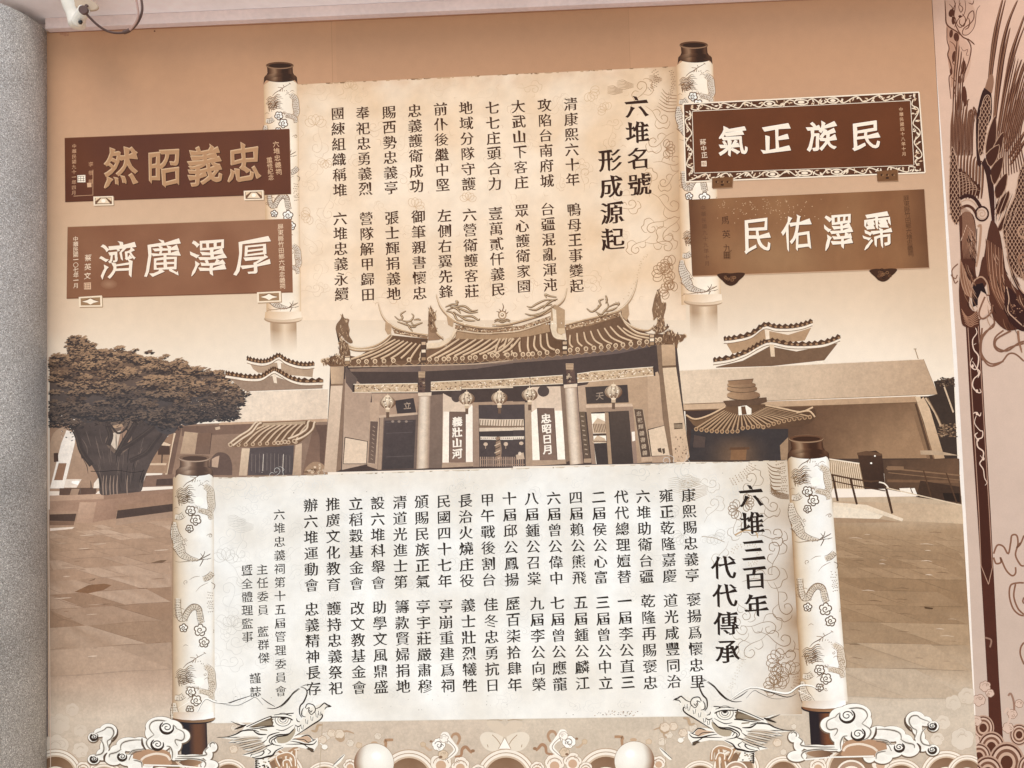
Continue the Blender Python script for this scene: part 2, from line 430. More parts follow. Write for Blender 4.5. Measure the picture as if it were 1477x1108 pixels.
def lathe(name, cx, cy, prof, seg, mat, parent=None):
    V = []; F = []
    for z, r in prof:
        for k in range(seg):
            a = 2*math.pi*k/seg; V.append((cx+r*math.cos(a), cy+r*math.sin(a), z))
    for i in range(len(prof)-1):
        for k in range(seg):
            a = i*seg+k; b = i*seg+(k+1) % seg; F.append((a, b, b+seg, a+seg))
    F.append(tuple(range(seg-1, -1, -1))); F.append(tuple((len(prof)-1)*seg+k for k in range(seg)))
    return mesh_obj(name, V, F, mat, parent, False)
PR = .27; PX, PY = -2.372, -.08
pil = lathe('round_pillar', PX, PY, [(0, PR), (3.3995, PR)], 96, m)
for pg in pil.data.polygons: pg.use_smooth = len(pg.vertices) == 4
tag(pil, 'round grey speckled terrazzo pillar at the left end of the mural', 'pillar')

# ------------------------------------------------------------------ the mural board with its printed picture
mural = empty('mural', (0, 0, 1.7)); mural.matrix_world
tag(mural, 'large sepia printed mural board with two scrolls, temple and calligraphy plaques', 'mural')
MUR = empty('temp')
FINISH = ['print']
def lay(name, parent=None, label=None, plane=WALL): return Lay(name, parent if parent is not None else mural, label, plane, FINISH[0])
mural.location = (0, 0, 0)
SKY = [(40, 'CB9976'), (90, 'C89774'), (150, 'C79877'), (250, 'CDA383'), (330, 'D2AD8E'), (400, 'D8B99B'), (450, 'E2C7AB'), (520, 'EFDBC4'), (620, 'F1E2CF'), (760, 'EEDCCB')]
PAVE_L = [(735, 'AD8B74'), (770, 'B5947C'), (840, 'B08F78'), (880, 'A07F68'), (930, 'A68770'), (985, 'BEA28D'), (1030, 'CDBAA7'), (1108, 'C7B4A1')]
PAVE_R = [(735, 'C3A98E'), (765, 'A98A6C'), (820, '9E7E60'), (870, '9A7A5C'), (920, 'AA8D70'), (970, 'B89F86'), (1020, 'CAB9A6'), (1108, 'C7B5A2')]
def skyc(x, y):
    c = ramp(SKY, y+30*nz(x, y, .004)); k = math.exp(-((x-700)/330)**2)*max(0, 1-y/230)
    c = mix(c, 'BA8560', .6*k)
    if x < 130: c = mix(c, 'DDB08E', .35*max(0, (130-x)/65)*(1 if y < 480 else .3))
    return mul(c, 1+.035*nz(x, y, .01, 2)+.012*nz(x, y, .05, 3))
sky_l = lay('printed_sky', label='sepia cloudy sky fading paler towards the roofs')
sky_l.patch([(66, 46.5), (1344.5, -8.5), (1389, 745), (69, 765)], 64, 40, skyc)
for x0, y0, x1, y1, k in ((75, 480, 300, 505, .5), (120, 455, 380, 470, .35), (1190, 430, 1370, 470, .5), (1050, 480, 1360, 520, .5), (200, 470, 340, 520, .6)):
    pass
FINISH[0] = 'photo'
pave = lay('printed_pavement', label='sepia paved forecourt with worn stone flags')
def pavec(x, y):
    c = ramp(PAVE_L if x < 700 else PAVE_R, y+8*nz(x, y, .012))
    return mul(c, 1+.05*nz(x*.35, y*1.6, .03, 1)+.03*nz(x*.5, y*3, .09, 4))
pave.patch([(69, 735), (1388.5, 715), (1412, 1150), (72, 1150)], 96, 60, pavec)
# flags: pale and dark worn stones, joints, leaves
def slabs(rows, xl, xr, slope, lean, hi, seed):
    """paving flags in perspective: rows of leaning quads, each a little paler or darker, with thin joints"""
    rg_ = random.Random(seed)
    for (y0, y1) in zip(rows, rows[1:]):
        k = (y1-y0); x = xl-rg_.uniform(0, 60)
        while x < xr+40:
            w = k*rg_.uniform(2.2, 5.5); L0 = lean*k*1.6
            def cl(px, py): 
                q = min(max(px, xl), xr+(py-800)*.055*(xl > 700)); return (q, py+slope*(q-xl))
            P = [cl(x+L0, y0), cl(x+w+L0, y0), cl(x+w, y1), cl(x, y1)]
            if P[1][0]-P[0][0] > 1 or P[2][0]-P[3][0] > 1:
                f = rg_.random(); base = pavec(x, (y0+y1)/2)
                c = mix(base, hi, rg_.uniform(.1, .36)) if f < .38 else mix(base, '7A5A44', rg_.uniform(.05, .2)) if f < .72 else None
                if y0 > 915: c = mix(c, base, .6) if c else None
                if c: pave.patch(P, 5, 2, (lambda c, base: (lambda X, Y: mix(c, base, .2+.9*abs(nz(X*.6, Y*2, .12)))))(c, base))
                if w > 12 and xl < x < xr: pave.stroke([cl(x+L0, y0), cl(x+L0*.5, (y0+y1)/2), cl(x, y1)], .7, mul(base, .8), t0=.3, t1=.3)
            x += w
        pave.stroke([(X, y1+slope*(X-xl)+.7*math.sin(X*.05+y1)) for X in np.linspace(xl, xr, 9)], .55+.02*k, mul(pavec((xl+xr)/2, y1), .82), t0=.4, t1=.4)
slabs([762, 769, 777, 786, 797, 809, 823, 839, 858, 880, 906, 938, 976], 71, 247, -.065, -1.7, 'E9CFBA', 1)
slabs([770, 777, 785, 794, 805, 818, 833, 851, 872, 897, 927, 963, 1005], 1204, 1391, .02, -1.9, 'C8A888', 2)
for i in range(70):
    left = random.random() < .5; x = random.uniform(75, 225) if left else random.uniform(1210, 1370); y = random.uniform(765, 960); w = random.uniform(6, 26)
    pave.stroke([(x, y), (x+w*.5, y-w*.03), (x+w, y-(.06 if left else -.05)*w)], random.uniform(.5, 1.3), mix(pavec(x, y), random.choice(('F1DCC8', '6b4d39', '6b4d39')), random.uniform(.25, .7)), t0=.1, t1=.1)
for P, c in ((D_(107,854,128,844,150,842,161,844,150,851,128,856), '8a654c'), (D_(217,812,232,808,241,808,234,812), '7d614e'), (D_(128,838,138,834,136,837), '7d614e'), (D_(1333,875,1346,877,1345,879,1334,878), '5c432f')):
    pave.poly(P, c)
for P in (D_(72,762,108,760,104,763,72,766),): pave.poly(P, 'EBD5C2')
FINISH[0] = 'print'
# board seams, barely visible
seam = lay('board_seam')
for P in (D_(478,30,480,122), D_(906,12,909,98), D_(478,124,482,455)): seam.stroke([P[0], P[1]], 1.0, mul(skyc(P[0][0], P[0][1]+40), .86) if P[0][1] < 100 else 'D8B797')
seam.poly(D_(484,32,905,13,908,99,486,120), lambda x, y: mul(skyc(x, y), .955))

# ------------------------------------------------------------------ drawing vocabulary shared by the scroll ornament
def spiral(L, cx, cy, r, turns, a0, d, w, c, t1=.6, sq=1):
    n = max(8, int(turns*10)); L.stroke([(cx+r*(1-.86*i/n)*math.cos(a0+d*2*math.pi*turns*i/n), cy+sq*r*(1-.86*i/n)*math.sin(a0+d*2*math.pi*turns*i/n)) for i in range(n+1)], w, c, sm=2, t1=t1)
def cloudlet(L, cx, cy, r, w, c, fill=None, lobes=5, a0=None, d=1):
    a0 = random.random()*6.28 if a0 is None else a0; P = []
    for i in range(lobes*7):
        t = i/(lobes*7)*2*math.pi; rr = r*(.72+.30*abs(math.sin(t*lobes/2))**.7); P.append((cx+rr*math.cos(t+a0), cy+rr*math.sin(t+a0)))
    if fill: L.poly(P, fill)
    L.stroke(P+P[:2], w, c, sm=1)
    spiral(L, cx, cy, r*.58, 1.3, a0, d, w*.9, c)
def scales(L, pts, w, c, sp=2.7, sz=1.35, wd=.7, fade=0):
    """staggered scale arcs along a path; w(t) or number = body width"""
    sp *= 1.1; sz *= 1.22; wd *= 1.35
    P = smooth(pts, 8); acc = 0; row = 0; n = len(P); Z.band(L.plane, 4)
    for i in range(1, n):
        acc += math.hypot(P[i][0]-P[i-1][0], P[i][1]-P[i-1][1])
        if acc < sp*.86: continue
        acc = 0; row += 1; t = i/n; W = w(t) if callable(w) else w
        dx, dy = P[i][0]-P[i-1][0], P[i][1]-P[i-1][1]; q = math.hypot(dx, dy) or 1; dx /= q; dy /= q
        m = max(1, int(W/sp))
        for k in range(m):
            o = (k-(m-1)/2+(.5 if row % 2 else 0))*sp
            if abs(o) > W/2: continue
            if fade and random.random() < fade: continue
            x, y = P[i][0]-dy*o+random.uniform(-.25, .25), P[i][1]+dx*o+random.uniform(-.25, .25)
            L.add([(x-dy*sz-dx*sz*.5, y+dx*sz-dy*sz*.5), (x+dx*sz*.7, y+dy*sz*.7), (x+dy*sz-dx*sz*.5, y-dx*sz-dy*sz*.5), (x+dx*(sz*.7-wd*1.3), y+dy*(sz*.7-wd*1.3))], [(0, 1, 3), (1, 2, 3)], c)
    Z.end()
def body(L, pts, w, c, tan, sp=2.6, sz=1.2, wd=.7):
    L.stroke(pts, w, tan, sm=6, t0=.6, t1=.6)
    P = smooth(pts, 6)
    for sd in (-1, 1):
        Q = []
        for i in range(len(P)):
            a, b = P[max(i-1, 0)], P[min(i+1, len(P)-1)]; dx, dy = b[0]-a[0], b[1]-a[1]; q = math.hypot(dx, dy) or 1; ww = (w(i/(len(P)-1)) if callable(w) else w)/2
            Q.append((P[i][0]-sd*dy/q*ww, P[i][1]+sd*dx/q*ww))
        L.stroke(Q, .8, c, sm=1, t0=.3, t1=.3)
    scales(L, pts, w, c, sp, sz, wd)
def hairs(L, x, y, n, ln, ang, spread, w, c, curl=.35):
    Z.band(L.plane, 6)
    for i in range(n):
        a = ang+spread*(i/(max(1, n-1))-.5); l = ln*random.uniform(.7, 1.1); ox, oy = random.uniform(-.12, .12)*ln, (i/(max(1, n-1))-.5)*ln*.6
        s0 = random.choice((-1, 1))*curl
        L.stroke([(x+ox, y+oy), (x+ox+l*.5*math.cos(a+s0*.5), y+oy+l*.5*math.sin(a+s0*.5)), (x+ox+l*math.cos(a-s0*.3), y+oy+l*math.sin(a-s0*.3))], w, c, sm=3, t0=.6, t1=.15)
    Z.end()
def motif(L, f, v0, v1, s, dark, mid):
    """the dragon ornament that repeats down a roller: f(u, v) -> point, u across 0..1, v down in units of the roller's width / 58"""
    def Q(*a): return [f((x-50)/290, y) for x, y in D_(*a)]
    U = lambda x: (x-50)/290
    k = s; tan = mix(mid, "F1E4D2", .62)
    rng = random.Random(5)
    def ok(v): return v0 <= v <= v1
    for rep in range(-1, 3):
        o = rep*261
        def F(x, y, top): return f(U(x), top+y/5.036+o)
        def G(x, y): return f((x-45)/320, 210+y/5.276+o)
        def vis(y): return v0-2 < y/5.036+o < v1-3
        def visG(y): return v0-2 < 210+y/5.276+o < v1-3
        A = lambda *a: [F(x, y, 0) for x, y in D_(*a)]
        B = lambda *a: [G(x, y) for x, y in D_(*a)]
        if vis(230) and vis(280):
            L.stroke(A(120,310,150,280,185,262,215,240,275,208), 1.3*k, dark, t1=.3, t0=.3)
            for a in ((170,235,205,240), (185,275,205,243), (205,275,212,245), (215,215,225,238), (265,200,280,212)): L.stroke(A(*a), .9*k, mid, sm=1)
            scales(L, A(215,255,245,270,275,300), 5*k, mid, 2.4*k, 1.1*k)
        if vis(330) and vis(450):
            for j in range(9):
                yy = 320+j*13; L.stroke(A(70+j*3,yy+20,100,yy-6,130,yy+4,165,yy-24+j*2,190+(j % 3)*12,yy-18+j*3), 1.5*k, dark if j % 2 else mid, t0=.3, t1=.12)
            hairs(L, *F(140, 385, 0), 12, 11*k, -.2, 1.5, .7*k, dark)
            hairs(L, *F(110, 375, 0), 7, 7*k, 2.9, 1.2, .7*k, mid)
            scales(L, A(75,350,105,380,140,410,90,430), 9*k, dark, 2.5*k, 1.1*k)
            L.poly(smooth(A(70,330,120,300,170,330,200,380,160,430,90,450,60,400), 3), tan) if False else L.disc(*F(235, 415, 0), 7*k, 6.5*k, lambda x, y: C_('F8F0E4'), 2, 14) if k > .95 else None
            hairs(L, *F(225, 470, 0), 8, 7*k, -2.2, 2.4, .5*k, mid)
        if vis(300) and vis(520):
            body(L, A(275,300,315,340,320,400,325,460,305,500), lambda t: (8+3*math.sin(t*3))*k, mid, tan, 2.5*k, 1.1*k)
            body(L, A(230,480,270,490,310,510,320,550), 7*k, mid, tan, 2.4*k, 1.1*k)
        if vis(480) and vis(640):
            body(L, A(65,520,100,525,130,505), 8*k, dark, tan, 2.6*k, 1.15*k)
            body(L, A(62,560,60,600,66,650,85,700,100,750), lambda t: (6+14*t)*k, dark, tan, 2.7*k, 1.25*k)
            for (x, y, r) in ((175, 482, 7.0), (212, 550, 7.6), (168, 612, 5.4)): cloudlet(L, *F(x, y, 0), r*k, 1.6*k, dark, fill='F3ECE0', a0=1.0)
        if vis(700) and vis(880):
            body(L, A(75,720,100,760,120,800,175,830,230,842), lambda t: (15*(1-t)+3)*k, dark, tan, 2.7*k, 1.25*k)
            L.stroke(A(60,840,90,852,140,850,200,846,240,845), 1.0*k, mid, t0=.2, t1=.3)
            for a in ((230,845,265,815,275,780), (250,835,300,810,315,800), (262,820,245,795), (290,840,322,832), (265,840,250,870,238,890), (225,842,300,838)): L.stroke(A(*a), 1.2*k, dark, sm=2, t1=.4)
        if vis(900) and vis(1060):
            L.stroke(A(165,985,200,965,240,962), .8*k, mid, t0=.2, t1=.2); L.stroke(A(210,1075,240,1040,275,1020,300,1010), .8*k, mid, t0=.2, t1=.2)
            body(L, A(262,985,300,970,330,940), 8*k, dark, tan, 2.5*k, 1.1*k); scales(L, A(335,900,340,960), 4*k, mid, 2.5*k, 1.1*k)
            L.stroke(A(320,1010,345,1030,335,1060), .9*k, dark)
        Z.band(L.plane, 5)
        for j in range(16):
            u, v = rng.random(), rng.uniform(45, 300); q = v+o
            if v0 < q < v1-8:
                x, y = f(u*.92+.04, q)
                if rng.random() < .5: spiral(L, x, y, rng.uniform(2.2, 4.2)*k, 1.1, rng.random()*6, 1, .7*k, mid)
                else: L.stroke([(x-4*k, y+1.5*k), (x, y-1.2*k), (x+4*k, y+.6*k)], .8*k, mid, t0=.2, t1=.2)
        Z.end()
        if visG(30) and visG(200): scales(L, B(345,10,335,80,345,180), 10*k, mid, 2.6*k, 1.2*k, fade=.15)
        if visG(80) and visG(330):
            body(L, B(85,60,85,130,95,200,130,215,165,160,205,130,245,150,255,220,270,260), 8.6*k, dark, tan, 2.4*k, 1.15*k)
            L.stroke(B(105,70,108,150,125,185,150,150,200,112,250,125,275,180,285,250), .8*k, mid)
            L.stroke(B(70,80,72,170,88,230,120,240), .8*k, mid)
            for (x, y, r) in ((128, 288, 5.9), (255, 310, 8.6), (285, 405, 7.2)): cloudlet(L, *G(x, y), r*k, 1.6*k, dark, fill='F3ECE0', a0=.4)
            scales(L, B(300,305,360,315), 6*k, mid, 2.6*k, 1.1*k, fade=.1)
def cyl(stops):
    return lambda u: ramp(stops, u)
def roller(parent, TL, TR, BR, BL, stops, s, v1, dark, mid, name='roller', arch=5):
    """the rolled paper: a printed cylinder, darker at its edges, with the dragon ornament"""
    L = lay(name, parent); L.mat = 'parchment'
    n = 22; P = []; F = []; c = []
    def f(u, v): 
        t = v/v1; return ((TL[0]*(1-u)+TR[0]*u)*(1-t)+(BL[0]*(1-u)+BR[0]*u)*t, (TL[1]*(1-u)+TR[1]*u)*(1-t)+(BL[1]*(1-u)+BR[1]*u)*t)
    m = 30
    for j in range(m+1):
        for i in range(n+1):
            u = i/n; v = v1*j/m; x, y = f(u, v); y -= arch*math.sin(math.pi*u)*(1-j/m)
            P.append((x, y)); c.append(mul(mix(ramp(stops, u), 'CFB18F', .28*max(0, nz(x, y, .035, 6)+.25)), 1+.03*nz(x, y, .05)))
    for j in range(m):
        for i in range(n):
            a = j*(n+1)+i; F.append((a, a+1, a+n+2, a+n+1))
    L.add(P, F, c)
    return L, f
def mixs(a, b, t): return mix(a, b, t)
# ------------------------------------------------------------------ upper scroll
DK, MD = '7E5638', 'A67C5A'
up = lay('scroll', label='upper unrolled scroll with the heading on how the name arose')
up.mat = 'parchment'
LU = D_(428,122,977,96,990,462,433,462)
def paper_up(x, y):
    c = mix('F0D5B8', 'E6C4A1', .5+1.1*nz(x, y, .014, 1)); c = mix(c, 'D9B48F', .45*max(0, nz(x, y, .045, 14)+.05)); c = mix(c, 'F6E2CB', .5*max(0, nz(x, y, .02, 5))+.35*math.exp(-((x-600)/160)**2-((y-290)/90)**2))
    e = max(0, 1-(y-(142.5-.0474*x))/26); c = mix(c, 'D2A583', .45*e*(.55+.9*nz(x, y, .08, 6)))
    r = max(0, (x-(930+.03*y))/46); c = mix(c, 'B58860', min(.8, .75*r**1.4))
    l = max(0, 1-(x-428)/22); c = mix(c, 'D9B28D', .4*l)
    b = max(0, (y-400)/60); c = mix(c, 'EFD5BA', .85*min(1, b))
    return mul(c, 1+.03*nz(x, y, .15, 8))
up.patch(LU, 100, 64, paper_up)
Z.band()
for i in range(60):          # nicked, dirty top edge
    t = random.random(); x = 430+545*t; y = 122-26*t; w = random.uniform(2, 11)
    up.poly([(x, y-.6), (x+w, y-w*.047-.6), (x+w*.7, y+random.uniform(.3, 1.6)), (x+w*.2, y+random.uniform(.3, 1.4))], mix('C9A07C', '8A6547', random.random()**2))
Z.end()
# scrollwork drawn faintly over the paper
def curl(L, x, y, s, a, w, c, d=1):
    """a stem ending in a spiral with scalloped leaves on its back"""
    def T(u, v): return (x+s*(u*math.cos(a)-d*v*math.sin(a)), y+s*(u*math.sin(a)+d*v*math.cos(a)))
    L.stroke([T(*p) for p in D_(-1.5,.5,-.8,.15,0,.1,.6,-.1,.8,-.55,.45,-.9,.05,-.7,.1,-.35,.38,-.38)], w, c, t0=.3, t1=.6)
    L.stroke([T(*p) for p in D_(.1,.12,.5,.5,1.0,.35,1.1,-.1,1.35,-.35,1.1,-.8,.8,-.9)], w, c, t0=.3, t1=.4)
    L.stroke([T(*p) for p in D_(-.8,.15,-.75,-.35,-.35,-.5,-.1,-.25)], w*.9, c, t0=.3, t1=.4)
def petals(L, x, y, s, w, c, n=5, a=0, sq=1):
    for k in range(n):
        t = a+(k-(n-1)/2)*.55
        def T(u, v): return (x+s*(u*math.cos(t)-v*math.sin(t)), y+sq*s*(u*math.sin(t)+v*math.cos(t)))
        L.stroke([T(*p) for p in D_(.1,0,.35,.28,.75,.3,1,0,.75,-.3,.35,-.28,.1,0)], w, c, sm=3)
def whisk(L, x, y, s, w, c, n=6, d=1):
    for k in range(n): L.stroke([(x-d*s*1.2, y+k*s*.12-s*.2), (x-d*s*.5, y-s*.35+k*s*.17), (x, y-s*.1+k*s*.12), (x+d*s*.7, y+s*.1+k*s*.06)], w, c, t0=.2, t1=.2)
og = lay('scroll_ornament', up)
F1, F2, F3 = 'D3AC86', 'C0926B', '9E7350'
rng = random.Random(3)
Z.band()
for x, y, s, a, d in (*[(rng.uniform(440, 900), rng.uniform(140, 440), rng.uniform(8, 14), rng.uniform(0, 6.28), rng.choice((-1, 1))) for _ in range(46)], (455,135,16,.2,1),(462,205,16,1.2,-1),(452,250,14,-.6,1),(470,300,15,2.2,1),(450,350,15,.5,-1),(462,395,14,-1.0,1),(520,135,13,2.8,1),(450,420,12,.3,1),(700,140,14,.1,1),(640,128,14,2.6,-1),(860,150,13,.6,1),(765,125,12,-.4,-1),(560,430,12,.3,1),(740,290,12,1.4,1),(880,200,12,2.1,1)):
    curl(og, x, y, s, a, .6, mix('E2C3A2', F2, rng.random()**2*.8), d)
for x, y, s in ((455,182,17),(470,230,13),(448,310,14),(850,132,15),(505,128,12),(875,160,13),(598,300,15),(675,290,13)): petals(og, x, y, s, .6, F1, 5, rng.random()*6)
for x, y, s, a, d in ((925,135,17,-.6,1),(948,170,15,1.1,1),(952,205,16,2.2,-1),(966,236,15,.4,1),(938,262,14,-1.2,1),(960,296,19,1.0,1),(965,330,18,2.6,1),(955,350,16,-.3,-1),(945,322,15,3.1,1),(965,262,13,2.0,-1),(905,300,14,.2,1),(920,352,14,2.9,1)):
    curl(og, x, y, s, a, .95, mix(F2, F3, .3+.6*(x-900)/80), d)
for x, y, s, a in ((968,385,17,3.4),(972,405,15,2.9),(965,420,14,3.6),(960,215,14,0),(958,395,18,4.0)): petals(og, x, y, s, .9, F3, 6, a)
Z.end()
for x, y, s in ((905,120,13),(890,128,12),(948,112,10)): whisk(og, x, y, s, .7, F3, 7)
for P, w in ((D_(942,98,948,110,945,122,938,130), 9), (D_(968,98,972,120,966,140,960,152), 8)): scales(og, P, w, '8F6644', 2.7, 1.2)
for k in range(6): og.stroke([(955-k*1.5, 128+k*5), (962, 136+k*5), (976, 138+k*4.5)], 1.1, '9A6F4B', t0=.2, t1=.7)
Z.band()
for i in range(110):
    x, y = rng.uniform(432, 975), rng.uniform(118, 450); L_ = rng.uniform(2, 9); a = rng.uniform(0, 6.28)
    og.stroke([(x, y), (x+L_*math.cos(a), y+L_*math.sin(a)), (x+L_*1.6*math.cos(a+.8), y+L_*1.6*math.sin(a+.8))], .4, F1 if rng.random() < .8 else F2, t0=.2, t1=.2, sm=3)
Z.end()
# ghosted dragon leg low on the paper
scales(og, D_(880,440,905,425,918,400,925,375,934,368), 6, 'CDA784', 3, 1.2, fade=.2)
tu = [((823,150.4,826,259.4),(827.5,302.5,832,412.5)),((785.4,152,789,261),(789.6,301.8,793.6,411)),((747.5,153.7,752,263.2),(752.6,304,755.7,413)),((710,155.5,714,265.2),(714.7,308.4,718.5,417.4)),((672,156,676,265.7),(677.3,310,680.4,420)),((635.4,157.6,638.5,267),(641,311.3,643,421)),((598,160,601,268.5),(603.4,312.7,605.3,423)),((561,162,564,271),(565,314.4,568,424)),((523,163.5,527,272.5),(528.3,315.5,530.7,425)),((487,164,490.4,274.5),(490.4,315.3,492.7,424.5))]
INK = '4E2F1C'
for s_, (a, b) in zip(TOPTXT, tu):
    L = lay('text_column', up); text_col(L, s_[:6], *a, 20.2, INK, fx=.022, fy=-.006, seed=1); text_col(L, s_[6:], *b, 20.4, INK, fx=.022, fy=-.006, seed=1)
L = lay('heading', up); text_col(L, "六堆名號", 918,153.7,922.6,266, 34, '3F2415', fx=.026, fy=-.002, seed=2)
text_col(L, "形成源起", 880,231.3,884,345, 34, '3F2415', fx=.026, fy=-.002, seed=2)
ST_UP = [(0, 'C9A07A'), (.06, 'DDB894'), (.2, 'EED2B4'), (.45, 'F7E5CF'), (.75, 'F6E3CC'), (.93, 'EFD7BB'), (1, 'D9B591')]
DK, MD = '6E4A30', '966C4C'
L, f = roller(up, (380.4,123), (429.6,121), (434.5,460), (384.5,462), ST_UP, .85, 400, DK, MD, arch=11)
motif(L, lambda u, v: f(u, v*1.0), 47, 398, .85, DK, MD) if False else motif(L, lambda u, v: f(u, (v-42)*1.0*.985), 44, 440, .85, DK, MD)
L, f = roller(up, (975.5,95), (1028.5,92), (1040,436), (983,440), ST_UP, .92, 400, DK, MD, arch=12)
motif(L, lambda u, v: f(u, (v-42)*.985), 44, 440, .92, DK, MD)
def cap_top(parent, cx, y, w, lean, cs, ry=5.5, hn=24, sh=11):
    """turned wooden knob at the top of a roller: rim, neck, flared shoulder"""
    L = lay('wooden_knob', parent); d, m_, l_ = cs
    def prof(u, t): 
        hw = w*.5*(1 if t < .12 else .92 if t < .6 else .92+.25*((t-.6)/.4)**1.3); return (cx+lean*t*hn+(u-.5)*2*hw, y+t*hn+ry*math.sqrt(max(0, 1-(2*u-1)**2))*(.9+.3*t))
    P, F, c = [], [], []; n, m = 26, 10
    st = [(0, d), (.12, m_), (.3, l_), (.42, m_), (.6, d), (.8, d), (.93, m_), (1, d)]
    for j in range(m+1):
        for i in range(n+1):
            t = j/m; P.append(prof(i/n, t)); cc = ramp(st, i/n)
            if t > .75: cc = mix(cc, d, .6*(t-.75)*4)
            if t < .1: cc = mix(cc, l_, .3)
            c.append(cc)
    # the shoulder arches over the paper
    for j in range(m):
        for i in range(n):
            a = j*(n+1)+i; F.append((a, a+1, a+n+2, a+n+1))
    L.add(P, F, c)
    L.ell(cx, y+1, w*.5, ry, l_, 26); L.ell(cx, y+.4, w*.49, ry*.85, m_, 26); L.ell(cx+.5, y+1.2, w*.40, ry*.6, d, 24)
    # collar resting on the rolled paper
    x0, x1 = cx+lean*hn-w*.59, cx+lean*hn+w*.59; yb = y+hn+1
    Pt = []; Pb = []; N = 22
    for i in range(N+1):
        u = i/N; a = math.sqrt(max(0, 1-(2*u-1)**2))
        Pt.append((x0+(x1-x0)*u, yb-sh*a*.5-2)); Pb.append((x0-1+(x1-x0+2)*u, yb+sh*.55-sh*a*.93+2))
    L.add(Pt+Pb, [(i, i+1, N+2+i, N+1+i) for i in range(N)], [ramp(st, i/N) for i in range(N+1)]+[mix(ramp(st, i/N), d, .5) for i in range(N+1)])
    return L
CB = ('3E2618', '6B4630', 'A27B5E')
cap_top(up, 403.5, 93.5, 40, .06, CB, 5.2, 19, 12)
cap_top(up, 1000.5, 64, 41, .10, CB, 5.4, 20, 12)
def cap_bot(parent, cx, y, w, nw, hn, cs, fade=None, lean=.02, ry=7, two=False):
    L = lay('wooden_knob', parent); d, m_, l_ = cs
    P, F, c = [], [], []; n, m = 26, 8
    st = [(0, d), (.3, d), (.46, mix(d, m_, .6)), (.55, m_), (.75, m_), (.9, mix(d, m_, .6)), (1, d)] if two else [(0, m_), (.12, d), (.3, mix(d, m_, .5)), (.55, l_), (.8, m_), (1, d)]
    for j in range(m+1):
        for i in range(n+1):
            t = j/m; u = i/n; yy = y+3+t*hn+(ry*.6)*math.sqrt(max(0, 1-(2*u-1)**2)); x = cx+lean*t*hn+(u-.5)*nw
            P.append((x, yy)); cc = ramp(st, u)
            if fade: cc = mix(cc, skyc(x, y+hn), max(0, (t-.25)/.75)**.8)
            c.append(cc)
    for j in range(m):
        for i in range(n):
            a = j*(n+1)+i; F.append((a, a+1, a+n+2, a+n+1))
    L.add(P, F, c)
    L.ell(cx, y+1.2, w*.5, ry, d, 30); L.ell(cx+w*.02, y+.2, w*.5, ry*.84, grad(m_, l_, cx-w*.5, 0, cx+w*.3, 0), 30); L.ell(cx, y-1.2, w*.46, ry*.6, mix(m_, l_, .3), 26)
    L.add([(cx-w*.47, y-9), (cx+w*.47, y-9.6), (cx+w*.485, y-1), (cx+w*.25, y+1.6), (cx, y+2.6), (cx-w*.25, y+1.8), (cx-w*.485, y-.5)], [(0, 1, 2, 3, 4, 5, 6)], grad('D5AE88', 'F3DCC2', cx-w*.5, 0, cx+w*.1, 0) if fade else grad('C2A283', 'F7F3EC', cx-w*.5, 0, cx+w*.1, 0))
    return L
cap_bot(up, 408.5, 459, 55, 38, 44, ('B08E70', 'C7A688', 'E2C6A8'), True)
cap_bot(up, 1014.5, 434, 56, 40, 46, ('B08E70', 'C7A688', 'E2C6A8'), True)

# ------------------------------------------------------------------ the four calligraphy plaques
def calli(L, chars, pos, sx, s, base, hi, sh, seed=3, slope=-.05, lean=.01, f=.034, off=1.3, rise=.06):
    for k, (ch, (x, y)) in enumerate(zip(chars, pos)):
        kw = dict(sx=sx, slope=slope, lean=lean, fx=f, fy=f*.8, rise=rise, seed=seed+k)
        if sh: put(L, ch, x+off, y+off, s, sh, **kw)
        if hi: put(L, ch, x-.6, y-.7, s, hi, **kw)
        put(L, ch, x, y, s, base, **kw)
def seal(L, x, y, w, h_, c, ink):
    L.poly([(x, y), (x+w, y-w*.05), (x+w+.2, y+h_), (x+.2, y+h_)], c)
    for i in range(3):
        L.stroke([(x+1+i*(w-2)/2.4, y+1.2), (x+1+i*(w-2)/2.4, y+h_-1.2)], .6, ink, sm=1); L.stroke([(x+1, y+1.6+i*(h_-3)/2.2), (x+w-1, y+1.2+i*(h_-3)/2.2)], .6, ink, sm=1)
def bracket(parent, P, dark, light):
    L = lay('bracket', parent); a, b, c, d = P; ctr = (sum(p[0] for p in P)/4, sum(p[1] for p in P)/4)
    L.poly([(p[0]+1.2, p[1]+1.3) for p in P], 'B08C6E'); L.poly(P, light)  # the offset tan copy is a drop shadow painted under the bracket
    q = [(ctr[0]+(p[0]-ctr[0])*.84, ctr[1]+(p[1]-ctr[1])*.72) for p in P]; L.poly(q, dark)
    return L, ctr, (b[0]-a[0]), (d[1]-a[1])
def plaq_col(c0, c1, k=.04): return lambda x, y: mul(mix(c0, c1, .5+.8*nz(x, y, .02, 3)), 1+k*nz(x, y, .12, 4))
def quadbox(parent, name, P, label, c0, c1):
    L = lay(name, parent, label)
    L.poly([(p[0]+.6, p[1]+1.1) for p in P], 'B98F70'); L.patch(P, 24, 10, plaq_col(c0, c1)); return L  # first quad, slipped down and right, paints the plaque's drop shadow
P1 = D_(93.2,199.3,417.4,186.2,419.5,279.4,94,291.2)
q1 = quadbox(mural, 'plaque', P1, 'dark brown plaque with four raised gilded characters, top left', '6E3F2A', '63382A')
q1.stroke([P1[0], P1[1]], .8, '8A5A40', sm=1); q1.stroke([P1[3], P1[2]], .9, '4a281b', sm=1)
L = lay('plaque_writing', q1)
pos = [(352,235.4),(295.5,238),(236.7,242),(173.8,240.7)]
